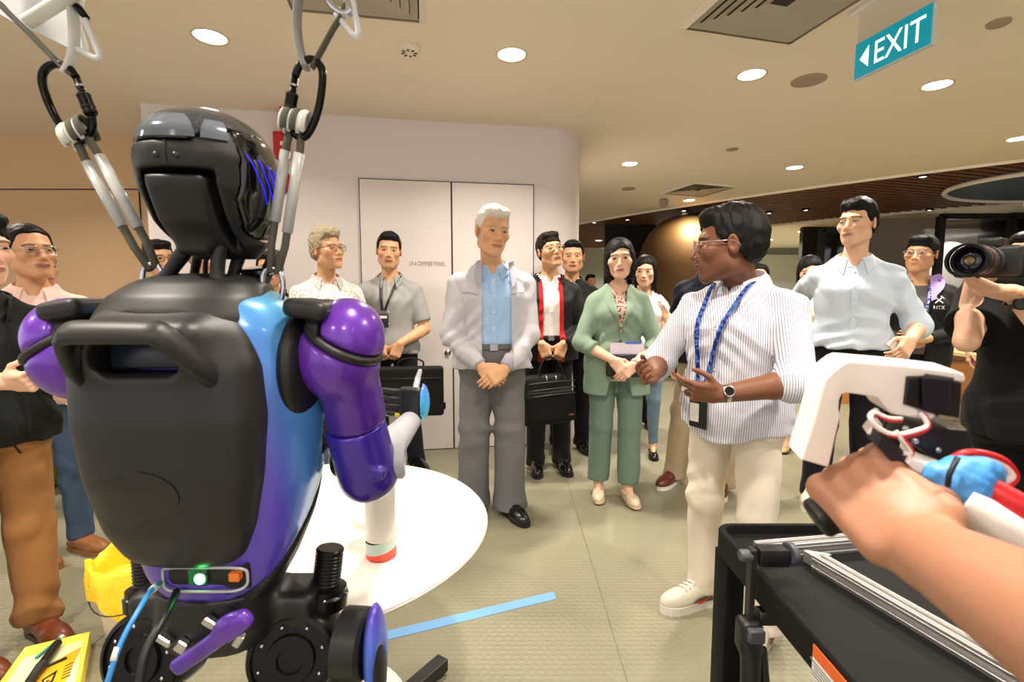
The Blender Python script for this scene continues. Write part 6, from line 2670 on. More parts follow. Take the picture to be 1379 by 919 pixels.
# --- 6 person in beige hidden behind her
person('person in a beige top almost hidden behind the ruffled top', 1.275, 4.86, -20, 1.56, F('light', 'long', H_BLACK2), dict(kind='tee', m=cl('beige_top', (206, 178, 132)), sleeve='long', hem=.85), dict(m=BLK), dict(kind='flat', m=BLACKSHOE), 'clasp', (0, 10, 0), sex='f', shoulders=1.3, q=1.5)
# --- 7 navy polo man behind the presenter
p7 = person('man in a navy polo shirt and beige trousers, his head hidden behind the presenter', 1.30, 3.22, -38, 1.77, F('mid', 'short', H_BLACK, dx=.04), dict(kind='polo', m=cl('navy_pique', (24, 27, 40)), sleeve='short', hem=.85, buttons=False, loose=1.15), dict(m=cl('beige_chinos', (172, 152, 122)), loose=1.1), dict(kind='derby', m=REDSHOE, sole=M_SOLE_W), dict(R=dict(w=(-.265, .06, .86), pole=(-.4, .9, 0), hd=(.06, -.12, -1), pn=(1, 0, 0), curl=(.35,) * 4), L='back'), (-40, 4, 0), girth=1.08, stance=dict(L=(.11, .02, 10), R=(-.20, -.02, -10)))
# --- 8 the presenter
pin = pattern_mat('pinstripe_shirt', (226, 224, 230), (138, 140, 168), 'stripe', 105, width=.30)
wht = cl('white_jeans', (226, 214, 196), rough=.9)
p8 = person('presenter in a pinstriped white shirt, white jeans and trainers, speaking with open hands', .855, 1.86, -52, 1.655,
            F('dark', 'short', H_BLACK, stubble=.35, brow=(14, 11, 10), lips=(112, 62, 52), bulk=.013, nose=1.12, size=1.07, dz=-.030), dict(kind='shirt', m=pin, sleeve='elbow', hem=.80, tail=.045, tuck=False, loose=1.18, fold=.0045, grow=.018, copen=14, tip=.075, collar_m=cl('pale_lilac_collar', (222, 222, 232)), neck=.05, flare=.02),
            dict(m=wht, loose=.98, rh=.060, hem=.055, fold=.006), dict(kind='sneaker', m=WHITESHOE, sole=M_SOLE_W, trim=mat('grey_mesh', (116, 112, 108), .8), logo=mat('orange_tick', (230, 104, 50), .5)),
            dict(R=dict(w=(-.160, -.325, 1.070), pole=(-.75, .5, -.6), hd=(.18, -.95, .12), pn=(.75, .1, .55), curl=(.50, .55, .6, .65), thumb=.5), L=dict(w=(.115, -.315, 1.035), pole=(.9, .55, -.35), hd=(-.78, -.62, .10), pn=(-.45, .62, .35), curl=(.38, .55, .66, .72), thumb=.0, spread=.02)),
            (-60, 2, 0), hfwd=-.085, glasses=M_STEEL, girth=1.13, shoulders=1.10, stance=dict(L=(.16, -.02, 8), R=(-.13, .02, -22)), armk=1.12, fine_arm='LR')
wristwatch(p8, 'L', (.2, -1, .25), M_STEEL)
lanyard(p8, pattern_mat('blue_print_lanyard', (70, 110, 190), (24, 34, 96), 'blot', 75, width=.5), drop=1.00, grow=.034, x0=.050, xb=-.045, badge=dict(k=1.35, cm=mat('pale_badge_card', (196, 190, 184), .4), cz=-.004, ch=.036, turn=-.2))
# --- 9 tall man in pale blue
pb = cl('pale_blue_oxford', (196, 208, 222), rough=.8)
p9 = person('tall man in an untucked pale blue shirt and dark trousers, holding a phone', 2.06, 2.98, -30, 1.865,
            F('light', 'short', H_BLACK, bulk=.024, tousle=.003, lips=(178, 108, 98), part=.02), dict(kind='shirt', m=pb, sleeve='elbow', hem=.93, loose=1.12, fold=.0055, grow=.022, copen=8, tip=.065, tuck=False, flare=.02), dict(m=cl('navy_trousers', (16, 16, 24)), loose=1.08, grow=.010), dict(kind='sneaker', m=WHITESHOE, sole=M_SOLE_W),
            dict(L=dict(w=(.235, -.255, 1.00), pole=(.5, .9, -.3), hd=(-.35, -.55, -.5), pn=(-.6, .5, -.2), curl=(.7, .75, .8, .8), thumb=.4), R=dict(w=(-.225, .12, .92), pole=(-.6, .8, 0), hd=(.2, -.2, -1), pn=(1, 0, 0), curl=(.4,) * 4)), (-30, -2, 0), girth=1.04, shoulders=1.0, stance=dict(L=(.12, .05, 10), R=(-.13, -.04, -14)))
# --- 10 smiling man with the purple lined jacket
p10 = person('smiling man with glasses in a black jacket with lilac collar and white chest emblem', 2.93, 3.56, -30, 1.735, F('warm', 'fringe', H_BLACK, lips=(188, 110, 100), face=1.05, smile=9.0), dict(kind='jacket', m=cl('black_softshell', (20, 19, 18), rough=.6), hem=.80, open=(.062, .030), loose=1.12, collar_m=cl('lilac_lining', (168, 138, 196))), dict(m=cl('navy_trousers', (16, 16, 24))), dict(kind='derby', m=BLACKSHOE),
             dict(L=dict(w=(.03, -.25, 1.02), pole=(.9, .4, -.3), hd=(-.95, -.15, .12), pn=(-.15, .95, .1), curl=(.12, .2, .7, .8), thumb=-.3), R=dict(w=(-.09, -.20, .98), pole=(-.9, .4, -.3), hd=(.9, -.1, .1), pn=(0, .9, .1), curl=(.6,) * 4)), (-26, 0, 4), glasses=M_STEEL, inner=dict(m=cl('grey_tee', (96, 92, 92)), collar=False, buttons=False, hem=.9), girth=1.06)
lanyard(p10, pattern_mat('blue_white_lanyard', (60, 74, 170), (200, 204, 226), 'blot', 80, width=.55), drop=1.12, grow=.020, x0=.045)
s_ = p10['s']
for sx in (-1, 1):
    rows = []
    for t_ in np.linspace(0, 1, 9):
        z_ = (1.455 - .175 * t_) * s_
        xi, wd_ = (.060 - .006 * t_) * s_, (.030 + .060 * math.sin(PI * min(t_ + .15, 1))) * s_
        rows.append([(sx * (xi + wd_ * v_), min(front_y(p10['TS'], min(z_, p10['TS'][-1][0]), xi + wd_ * v_, .034 * s_) - .006, .02 - .05 * t_), z_ + .018 * v_ * s_) for v_ in (0, .33, .66, 1)])
    sheet(rows, .004, 'lilac_collar_flap', C['lilac_lining'], p10['root'])
zc, xc = 1.285 * s_, .098 * s_
M_EMB = mat('white_embroidery', (236, 234, 230), .7)
bm = bmesh.new()
for a_ in (.75, -.75):
    for t_ in np.linspace(-1, 1, 7)[:-1]:
        x0_, x1_ = xc + math.cos(a_) * t_ * .030, xc + math.cos(a_) * (t_ + 1 / 3) * .030
        z0_, z1_ = zc + math.sin(a_) * t_ * .030, zc + math.sin(a_) * (t_ + 1 / 3) * .030
        tube(bm, [(x0_, front_y(p10['TS'], z0_, x0_, .033 * s_) - .002, z0_), (x1_, front_y(p10['TS'], z1_, x1_, .033 * s_) - .002, z1_)], .0042, 6)
for a_ in (.75, PI - .75):
    tube(bm, [(xc + math.cos(a_) * .026 + q[0] * .010, front_y(p10['TS'], zc, xc, .033 * s_) - .001, zc + math.sin(a_) * .026 + q[1] * .010) for q in ((-1, 1), (0, .2), (1, -1))], .0030, 6)
build('chest_emblem', bm, M_EMB, p10['root'], True)
yl = front_y(p10['TS'], zc - .048, xc, .033 * s_)
text('emblem_letters', 'HTX', .034, M_EMB, p10['root'], Matrix.Translation((xc - .030, yl - .006, zc - .062)) @ Matrix.Rotation(math.radians(22), 4, 'Z') @ Matrix.Rotation(PI / 2, 4, 'X'), extrude=.0035)
# --- 11 photographer at the right edge
blk_tee = cl('black_tee', (11, 10, 11))
PX, PY, PYAW, PH = 1.68, 1.50, -62, 1.74


def local_to(x, y, yaw, H, w, direction=False):
    """world point (or direction) in the frame of a person, in units of a 1.75 m figure"""
    v = V3(w) if direction else V3(w) - V3((x, y, 0))
    v = Rz(-math.radians(yaw)) @ v
    return tuple(v if direction else v / (H / 1.75))


LW = lambda w: local_to(PX, PY, PYAW, PH, w)
LD = lambda w: local_to(PX, PY, PYAW, PH, w, True)
p11 = person('photographer in black t-shirt and trousers at the right edge, aiming a long lens', PX, PY, PYAW, PH, F('light', 'short', H_BLACK), dict(kind='tee', m=blk_tee, sleeve='short', hem=.86, loose=1.3, slen=.75), dict(m=BLK, loose=1.25), dict(kind='sneaker', m=cl('black_canvas', (24, 24, 24)), sole=M_SOLE_W),
             dict(L=dict(w=LW((1.425, 1.398, 1.302)), pole=LD((.5, -.2, -1)), hd=LD((-.95, -.12, .22)), pn=LD((.18, .05, 1)), curl=(.06, .10, .2, .35), thumb=-.7, spread=.05),
                  R=dict(w=LW((1.50, 1.60, 1.385)), pole=LD((-.5, -.45, -1)), hd=LD((-.45, -.75, .35)), pn=LD((-.6, -.6, .1)), curl=(.5,) * 4)), (-10, 4, 0), stance=dict(L=(.12, .0, 10), R=(-.13, 0, -12)), armk=.82, girth=1.12, fine_arm='LR', face_fine=False)
wristwatch(p11, 'L', LD((-.3, -.8, -.4)))
for z_, y_ in ((.965, -.138), (.90, -.142)):
    bm = bmesh.new()
    tube(bm, [(-.015, y_, z_), (-.018, y_ - .006, z_ - .03)], .0025, 6)
    build('drawstring', bm, M_WHITE, p11['root'], True)
# --- 12 man whose face shows behind the camera
person('man with black hair at the right edge, his mouth hidden by the raised camera', 3.88, 3.78, -38, 1.775, F('light', 'short', H_BLACK, bulk=.014), dict(kind='tee', m=cl('olive_grey_tee', (84, 78, 64)), sleeve='short', hem=.86), dict(m=BLK), dict(kind='derby', m=BLACKSHOE), 'sides', (0, 6, 0))
# --- 13, 14 women behind the tall man
person('woman in a cream top and striped skirt between the presenter and the tall man', 2.42, 4.02, -30, 1.625, F('light', 'long', H_BLACK), dict(kind='tee', m=cl('cream_knit', (232, 214, 176)), sleeve='long', hem=.94, neck=.03), dict(m=BLK), dict(kind='flat', m=mat('straw_flat', (188, 160, 110), .6), sole=M_SOLE), dict(L='clasp', R='clasp'), (0, 14, 0), sex='f',
       skirt=dict(m=pattern_mat('black_cream_stripe', (196, 180, 146), (40, 34, 26), 'hoop', 42, width=.45), hem=.50))
person('dark haired woman in black seen only past the back of the presenter neck', 2.20, 4.42, -20, 1.60, F('light', 'long', H_BLACK), dict(kind='tee', m=BLK, sleeve='long', hem=.86), dict(m=BLK), dict(kind='flat', m=BLACKSHOE), 'clasp', (-10, 0, 0), sex='f', q=1.5)
# --- 15 the pair by the doors
p15 = person('man with cropped grey hair and dark glasses in a dotted white shirt, looking right', -1.235, 3.30, 32, 1.735, F('warm', 'crop', H_GREY, brow=(96, 84, 72), browk=.5, tousle=.0045, bulk=.034, jaw=1.05, lips=(176, 108, 96)), dict(kind='shirt', m=pattern_mat('dotted_shirt', (232, 226, 216), (120, 112, 110), 'dot', 75, width=.30), sleeve='long', hem=.86, collar_m=pattern_mat('dotted_collar', (206, 200, 200), (96, 92, 100), 'dot', 110, width=.34), copen=14, loose=1.08, tuck=False),
              dict(m=JEANS), dict(kind='derby', m=BROWNSHOE), 'clasp', (28, -6, -4), glasses=M_DARKMETAL, girth=1.05)
p16 = person('man in a grey short sleeved shirt with a neck badge, holding a black briefcase', -.905, 3.66, 8, 1.765, F('warm', 'crop', H_BLACK, bulk=.013), dict(kind='shirt', m=cl('grey_chambray', (154, 154, 152)), sleeve='short', hem=.87, loose=1.14, slen=.80, tuck=False, copen=8, neck=.03), dict(m=cl('navy_trousers', (16, 16, 24)), loose=.95), dict(kind='derby', m=BLACKSHOE), 'bag', (6, 3, 3), stance=dict(L=(.17, -.06, 28), R=(-.10, 0, -10)), armk=1.05)
lanyard(p16, M_BLACKFRAME, drop=1.19, grow=.018, x0=.040, xb=-.035, badge=dict(cz=.028, ch=.010))
# --- 17 heads seen past the robot
person('man in a dark suit seen behind the right strap of the robot', -1.75, 3.58, 12, 1.62, F('warm', 'crop', H_BLACK), dict(kind='jacket', m=cl('black_suit', (22, 21, 23)), hem=.80, open=(.045, .02)), dict(m=BLK), dict(kind='derby', m=BLACKSHOE), 'sides', (10, 0, 0), inner=dict(m=cl('white_shirt', (232, 228, 224)), hem=.97))
person('man in a white shirt seen only through the gaps of the robot neck', -2.02, 3.26, 20, 1.68, F('warm', 'short', H_BLACK), dict(kind='shirt', m=cl('white_shirt', (232, 228, 224)), hem=.97), dict(m=BLK), dict(kind='derby', m=BLACKSHOE), 'clasp', (20, 0, 0), q=1.5)
person('man with black hair and thin glasses peering past the left side of the robot neck', -2.50, 3.52, 30, 1.69, F('warm', 'short', H_BLACK, bulk=.014), dict(kind='shirt', m=cl('white_shirt', (232, 228, 224)), hem=.97), dict(m=BLK), dict(kind='derby', m=BLACKSHOE), 'clasp', (26, -2, -6), glasses=M_DARKMETAL)
# --- 18 pink shirt man, the man behind him and the man at the left edge
person('man with glasses in a pale pink short sleeved shirt and jeans at the left', -2.29, 2.36, 40, 1.635, F('mid', 'recede', H_BLACK, lips=(150, 88, 76)), dict(kind='shirt', m=cl('pale_pink_cotton', (228, 190, 180)), sleeve='short', hem=.84, loose=1.2, slen=.85, tuck=False, copen=8), dict(m=JEANS, loose=.95, hem=.07, rh=.058), dict(kind='loafer', m=TANSHOE, sole=TANSHOE, trim=mat('striped_strap', (190, 150, 110), .5)),
       'sides', (26, -4, -2), glasses=M_STEEL, girth=1.08, stance=dict(L=(.10, -.0, 36), R=(-.11, -.05, 44)))
person('man in black trousers and orange brown shoes hidden behind the pink shirt', -2.80, 2.92, 48, 1.60, F('mid', 'short', H_BLACK), dict(kind='shirt', m=cl('charcoal_shirt', (22, 20, 20)), hem=.97), dict(m=BLK), dict(kind='derby', m=ORANGESHOE), 'sides', (20, 0, 0), stance=dict(L=(.10, -.02, 8), R=(-.11, -.02, 0)), q=1.5)
p20 = person('man in an open black jacket, khaki trousers and brown boat shoes at the left edge', -1.86, 1.70, 58, 1.585, F('fair', 'fringe', H_BLACK, lips=(190, 110, 106)), dict(kind='jacket', m=cl('black_overshirt', (15, 15, 14)), hem=.86, open=(.06, .09), loose=1.15, sleeve='elbow'), dict(m=cl('khaki_chinos', (150, 106, 62)), loose=1.08, rh=.066, hem=.062, fold=.007), dict(kind='loafer', m=BROWNSHOE, sole=mat('dark_brown_sole', (58, 30, 18), .5)),
             dict(L=dict(w=(.20, -.34, 1.02), pole=(.6, .8, -.3), hd=(-.2, -.95, .1), pn=(-.9, .2, .1), curl=(.5,) * 4), R=dict(w=(-.02, -.46, 1.15), pole=(-.7, .3, -1), hd=(.25, -.95, .08), pn=(.7, .2, .5), curl=(.5,) * 4)), (14, 0, 0), hfwd=-.085, inner=dict(m=cl('dark_green_shirt', (24, 27, 26)), hem=.86, neck=.04), stance=dict(L=(.10, .0, 10), R=(-.11, -.06, 16)))
bm = bmesh.new()
tube(bm, smooth_path([(.055, -.165, 1.28), (.03, -.175, 1.15), (.035, -.180, 1.02), (.05, -.17, .94)], 5), .0022, 6)
build('neck_cord', bm, M_DARKMETAL, p20['root'], True)
bm = bmesh.new()
tube(bm, smooth_path([(.04, -.150, .90), (.045, -.160, .85), (.03, -.165, .80), (.045, -.165, .76)], 5), .003, 6)
build('drawcord', bm, BLK, p20['root'], True)
# --- far onlookers
for x_, y_, yw, h_, lb, c_ in ((1.42, 9.0, 20, 1.70, 'far dark haired onlooker in white between the wall end and the green blazer', 'white_shirt'), (1.86, 9.2, -10, 1.62, 'far onlooker in black just left of the bob haired woman', 'black_cloth')):
    person(lb, x_, y_, yw, h_, F('warm', 'short', H_BLACK), dict(kind='tee', m=C[c_], sleeve='long', hem=.9), dict(m=BLK), dict(kind='derby', m=BLACKSHOE), 'clasp', (0, 0, 0), dist=9, q=1.5)
# ------------------------------------------------------------------ things held by the crowd
def soft_box(name, m, parent, c, h, r, vox=.006, R=None):
    return blob(name, m, parent, [(rbox(c, h, r, R), 0)], vox)


M_NYLON = mat('black_nylon', (15, 14, 13), .7, spec=.25, bump=(500, .25, .001))
M_ZIP = mat('dark_zip', (58, 54, 50), .35, .5)
# slim briefcase of the man in the grey shirt
t = thing('laptop_case', 'flat black laptop case held in front of the man in the grey shirt', 'bag', (-.705, 3.385, 0), math.radians(6))
soft_box('case_body', M_NYLON, t, (0, 0, .64), (.225, .038, .175), .022)
bm = bmesh.new()
for z in (.735,):
    tube(bm, [(-.215, -.0395, z), (.215, -.0395, z)], .004, 6)
build('zip', bm, M_ZIP, t, True)
bm = bmesh.new()
tube(bm, smooth_path([(-.085, 0, .805), (-.08, 0, .850), (0, 0, .872), (.08, 0, .850), (.085, 0, .805)], 5), .010, 8, flat=(.012, .006), up=(0, 1, 0))
build('handle', bm, M_NYLON, t, True)
bm = bmesh.new()
box(bm, (.222, -.0, .53), (.016, .018, .022), None, .005, 1)
build('side_tab', bm, M_NYLON, t)
# bulging office bag of the man with the red trim
t = thing('office_bag', 'bulging black office bag with front pocket carried by the man in red trim', 'bag', (.262, 3.36, 0), math.radians(2))
blob('bag_body', M_NYLON, t, [(stack([(.415, 0, 0, .185, .055), (.45, 0, 0, .205, .075), (.60, 0, 0, .198, .075), (.72, 0, 0, .180, .058), (.765, 0, 0, .160, .045)], 4.0, R=np.array([[.996, 0, -.09], [0, 1, 0], [.09, 0, .996]]), endk=.03), 0), (rbox((.005, -.055, .545), (.165, .035, .105), .025, Ry(-.09)), .012)], .006)
for z0, z1 in ((.655, .690), (.612, .650), (.705, .735)):
    bm = bmesh.new()
    tube(bm, smooth_path([(-.16, -.084, z0), (0, -.090, (z0 + z1) / 2 + .004), (.165, -.084, z1)], 5), .0042, 6)
    build('zip', bm, M_ZIP, t, True)
for y_ in (-.04, .03):
    bm = bmesh.new()
    tube(bm, smooth_path([(-.075, y_, .735), (-.072, y_ * .8, .80), (-.045, y_ * .3, .860), (0, 0, .882), (.045, y_ * .3, .865), (.078, y_ * .8, .805), (.085, y_, .745)], 5), .010, 8, flat=(.013, .005), up=(0, 1, 0))
    build('handle', bm, M_NYLON, t, True)
bm = bmesh.new()
box(bm, (.14, -.088, .50), (.016, .003, .006))
build('maker_tag', bm, M_REDTAG if 'M_REDTAG' in globals() else mat('copper_tag', (150, 84, 60), .4, .4), t)
for x_ in (-.035, .03):
    bm = bmesh.new()
    tube(bm, [(x_, -.062, .765), (x_ + .008, -.070, .745), (x_ + .004, -.074, .722)], .0055, 8)
    build('zip_pull', bm, M_STEEL, t, True)
# clutch and papers of the woman in the suit
t = thing('clutch_bag', 'black woven leather clutch held under the hands of the woman in sage green', 'bag', (.715, 2.905, .885), math.radians(-4))
blob('clutch', mat('black_woven_leather', (22, 20, 22), .35, bump=(130, .9, .004)), t, [(rbox((0, .015, 0), (.150, .024, .070), .02), 0)], .005)
bm = bmesh.new()
tube(bm, [(-.128, -.010, .062), (.128, -.010, .062)], .003, 6)
build('zip', bm, M_ZIP, t, True)
t = thing('paper_sheets', 'white folded papers held above the black clutch', 'paper', (.690, 2.915, .965), math.radians(-4))
bm = bmesh.new()
box(bm, (0, .012, .012), (.100, .004, .045))
build('sheet', bm, mat('lilac_white_paper', (226, 218, 236), .7), t)
bm = bmesh.new()
box(bm, (.035, .006, .058), (.045, .0015, .006))
build('blue_strip', bm, mat('blue_print', (84, 110, 220), .5), t)
# bead bracelet and ring watch on her wrist
S_, E_, W__, a_ = p4['J']['L']
bm = bmesh.new()
u_ = unit(W__ - E_)
for k_ in range(2):
    cc_ = E_ + (W__ - E_) * (.90 + .05 * k_)
    R_ = rot_to(u_)
    tube(bm, [tuple(Vector(cc_) + R_ @ Vector((.030 * math.cos(q), .030 * math.sin(q), 0))) for q in np.linspace(0, 2 * PI, 21)[:-1]], .0042, 8, True)
build('bracelet', bm, mat('pale_beads', (206, 190, 196), .3), p4['root'], True)


def in_hand(p, sd, d, along=.09, off=.03):
    """world position inside the hand of a person"""
    S, E, W, a = p['J'][sd]
    hd, n = unit(a['hd']), unit(V3(a['pn']) - unit(a['hd']) * float(V3(a['pn']) @ unit(a['hd'])))
    q = W + (hd * along + n * off) * p['s']
    r_ = p['root']
    Rr = Rz(r_.rotation_euler[2])
    return Rr @ q + V3(r_.location), Rr @ hd, Rr @ n


q, hd, n = in_hand(p9, 'L', 0, .085, .022)
t = thing('phone', 'pale phone with camera bump in the hand of the tall man', 'phone', tuple(q))
R_ = basis(np.cross(hd, n), hd)
Rm = Matrix(R_.tolist())
bm = bmesh.new()
box(bm, (0, 0, 0), (.036, .0045, .074), Rm, .004, 2)
build('phone_body', bm, mat('champagne_metal', (206, 196, 182), .3, .3), t, True, angle=40)
bm = bmesh.new()
box(bm, Rm @ Vector((.014, -.0055, .05)), (.016, .0015, .016), Rm, .001, 1)
o = build('camera_bump', bm, bpy.data.materials['champagne_metal'], t)
for dx, dz in ((-.007, .007), (.007, .007), (-.007, -.007)):
    bm = bmesh.new()
    c_ = Rm @ Vector((.014 + dx, -.007, .05 + dz))
    lathe(bm, [(.0055, -.001), (.0055, .0015), (.001, .0015)], c_, Rm @ Matrix.Rotation(PI / 2, 3, 'X'), 12)
    build('camera_lens', bm, M_RB_GLOSS, o)
q, hd, n = in_hand(p8, 'L', 0, .095, .018)
t = thing('remote', 'small white remote held in the fingers of the presenter', 'remote', tuple(q))
Rm = Matrix(basis(np.cross(hd, n), hd).tolist())
bm = bmesh.new()
box(bm, (0, 0, 0), (.032, .009, .016), Rm, .006, 2)
build('remote_body', bm, M_WHITE, t, True, angle=40)

# ------------------------------------------------------------------ the photographer's camera
f0, ax_ = V3((1.262, 1.365, 1.398)), unit((.80, .52, .015))
t = thing('photo_camera', 'black camera with long zoom lens held by the photographer', 'camera', tuple(f0))
Rm = rot_to(ax_)
bm = bmesh.new()
lathe(bm, [(.040, -.035), (.046, -.035), (.046, -.004), (.044, 0)], (0, 0, 0), Rm, 40, cap=False)
bmesh.ops.solidify(bm, geom=bm.faces[:], thickness=.002)
build('lens_hood', bm, M_RB_DARK, t, True, angle=40)
bm = bmesh.new()
lathe(bm, [(.039, .004), (.043, .0), (.043, .030), (.0445, .032), (.0445, .060), (.042, .062), (.042, .085), (.045, .088), (.045, .125), (.040, .130), (.037, .165), (.003, .165)], (0, 0, 0), Rm, 40)
lb = build('lens_barrel', bm, M_RB_MATTE, t, True, angle=30)
for z_, m_ in ((.031, mat('red_ring', (130, 40, 40), .4)), (.086, M_RB_DARK)):
    bm = bmesh.new()
    lathe(bm, [(.0452, z_), (.0458, z_ + .001), (.0458, z_ + .003), (.0452, z_ + .004)], (0, 0, 0), Rm, 40, cap=False)
    build('lens_ring', bm, m_, lb, True)
bm = bmesh.new()
lathe(bm, [(.036, .0035), (.030, -.001), (.018, -.004), (.002, -.005)], (0, 0, 0), Rm, 32)
build('front_glass', bm, mat('coated_glass', (20, 18, 30), .04, coat=.8), lb, True)
bm = bmesh.new()
lathe(bm, [(.014, -.0052), (.010, -.0062), (.002, -.0066)], (0, 0, 0), Rm, 24)
build('glint_ring', bm, mat('amber_glint', (120, 100, 70), .1, .5), lb, True)  # amber colour stands in for a glint on the lens
side = V3((ax_[1], -ax_[0], 0))
cb = ax_ * .195
Rb = Matrix(np.stack([side, ax_, V3((0, 0, 1))], 1).tolist())
bm = bmesh.new()
box(bm, cb, (.070, .034, .046), Rb, .010, 3)
build('camera_body', bm, M_RB_DARK, t, True, angle=40)
bm = bmesh.new()
box(bm, cb + V3((0, 0, .055)), (.026, .036, .016), Rb, .008, 3)
build('viewfinder_hump', bm, M_RB_DARK, t, True, angle=40)
bm = bmesh.new()
box(bm, cb - side * .060 - ax_ * .014, (.016, .034, .044), Rb, .010, 3)
build('grip', bm, M_RB_MATTE, t, True, angle=40)
bm = bmesh.new()
lathe(bm, [(.012, 0), (.012, .010), (.009, .012), (.001, .012)], cb - side * .045 + V3((0, 0, .045)), None, 20)
build('mode_dial', bm, M_DARKMETAL, t, True, angle=40)
bm = bmesh.new()
box(bm, cb + ax_ * .02 + side * .05 - V3((0, 0, .012)), (.06, .012, .03), Rb, .004, 2)
build('side_screen', bm, M_RB_GLOSS, t, True, angle=40)

# ------------------------------------------------------------------ side table with camera gear on the right
t = thing('side_table', 'pale wooden side table with black legs behind the photographer', 'table', (4.65, 4.75, 0))
bm = bmesh.new()
prism(bm, [(-.42, -.42), (-.20, -.58), (.9, -.55), (.95, .5), (-.35, .5)], .735, .765)
build('tabletop', bm, mat('pale_plywood', (214, 188, 130), .5, bump=(20, .1, .003, (1, 8, 8))), t)
for x_, y_ in ((-.22, -.42), (.75, -.42), (-.22, .35), (.75, .35)):
    bm = bmesh.new()
    box(bm, (x_, y_, .3675), (.045, .045, .3675))
    build('leg', bm, M_BLACKFRAME, t)
t = thing('timber_counter', 'orange timber counter front standing behind the side table', 'counter', (4.75, 6.1, 0))
bm = bmesh.new()
box(bm, (0, 0, .27), (.85, .25, .27))
build('body', bm, mat('orange_oak', (188, 122, 62), .5, bump=(20, .15, .004, (1, 1, 9))), t)
bm = bmesh.new()
box(bm, (0, 0, .555), (.88, .28, .015))
build('worktop', bm, M_WOOD, t)
t = thing('shelf_unit', 'dark shelf unit with a timber board and small flowers at the far right', 'shelf', (5.25, 6.55, 0))
for z_ in (.72, 1.10):
    bm = bmesh.new()
    box(bm, (0, 0, z_), (.75, .18, .018))
    build('board', bm, M_WOOD, t)
for x_ in (-.7, .7):
    bm = bmesh.new()
    box(bm, (x_, 0, .56), (.03, .17, .56))
    build('upright', bm, M_BLACKFRAME, t)
bm = bmesh.new()
box(bm, (0, .14, .5), (.68, .02, .5))
build('back_panel', bm, mat('grey_back_panel', (96, 88, 80), .6), t)
t = thing('flower_pot', 'small pot with pale flowers on the dark shelf unit', 'plant', (5.02, 6.52, 1.118))
bm = bmesh.new()
lathe(bm, [(.04, 0), (.055, .09), (.05, .09), (.038, .02)], seg=20)
build('pot', bm, mat('terracotta', (150, 74, 50), .7), t, True, angle=40)
for i in range(9):
    a_ = i * 2.4
    bm = bmesh.new()
    x_, y_, z_ = .05 * math.cos(a_) * (i % 3) / 1.5, .05 * math.sin(a_) * (i % 3) / 1.5, .15 + .02 * (i % 4)
    tube(bm, [(0, 0, .06), (x_ * .5, y_ * .5, z_ * .6), (x_, y_, z_)], .004, 5)
    bmesh.ops.create_icosphere(bm, subdivisions=1, radius=.022, matrix=Matrix.Translation((x_, y_, z_)))
    build('bloom', bm, mat('pale_bloom', (226, 190, 130), .7) if i == 0 else bpy.data.materials['pale_bloom'], t)
gear = [('camera_bag', 'black padded camera bag lying open on the side table', 4.62, 4.72, (.22, .16, .075), .05, .2), ('camera_bag', 'second black gear bag behind the open one, by the photographer elbow', 5.10, 5.02, (.20, .15, .10), .05, -.4), ('lens_case', 'small black lens case near the front edge of the side table', 4.52, 4.42, (.11, .055, .035), .03, .15)]
for nm, lb, x_, y_, h_, r_, rz in gear:
    t = thing(nm, lb, 'bag', (x_, y_, .765), rz)
    blob('body', M_NYLON, t, [(rbox((0, 0, h_[2]), h_, r_), 0), (rbox((h_[0] * .2, 0, h_[2] * 1.9), (h_[0] * .6, h_[1] * .7, h_[2] * .35), .02), .03)], .012, warp=lambda X, Y, Z: .010 * np.sin(X * 40 + 3 * np.sin(Y * 30)) * np.sin(Z * 45))
    bm = bmesh.new()
    tube(bm, smooth_path([(-h_[0] * .9, -h_[1] * .6, h_[2]), (-h_[0] * .3, -h_[1] * 1.15, h_[2] * 1.6), (h_[0] * .3, -h_[1] * 1.1, h_[2] * 1.3), (h_[0] * .9, -h_[1] * .5, h_[2])], 5), .009, 8, flat=(.014, .004), up=(0, 0, 1))
    build('shoulder_strap', bm, M_ZIP, t, True)
    for k_ in (-.4, .4):
        bm = bmesh.new()
        box(bm, (h_[0] * k_, -h_[1] * 1.0, h_[2] * 1.1), (.018, .008, .012), None, .002, 1)
        build('buckle', bm, M_STEEL, t)

# ------------------------------------------------------------------ black utility cart with profiles and clamp
CX0, CX1, CY0, CY1, CZ = .490, 1.035, .36, 1.150, .75
M_CART = mat('black_cart_plastic', (13, 13, 13), .6, bump=(160, .25, .002), spec=.18)
ct = thing('utility_cart', 'black plastic utility cart with raised rim in the foreground right', 'cart', ((CX0 + CX1) / 2, (CY0 + CY1) / 2, 0))
cw, cd = (CX1 - CX0) / 2, (CY1 - CY0) / 2


def rrect(w, d, r, n=6):
    out = []
    for cx_, cy_, a0_ in ((w - r, d - r, 0), (-w + r, d - r, PI / 2), (-w + r, -d + r, PI), (w - r, -d + r, 1.5 * PI)):
        for i in range(n + 1):
            a_ = a0_ + PI / 2 * i / n
            out.append((cx_ + r * math.cos(a_), cy_ + r * math.sin(a_)))
    return out


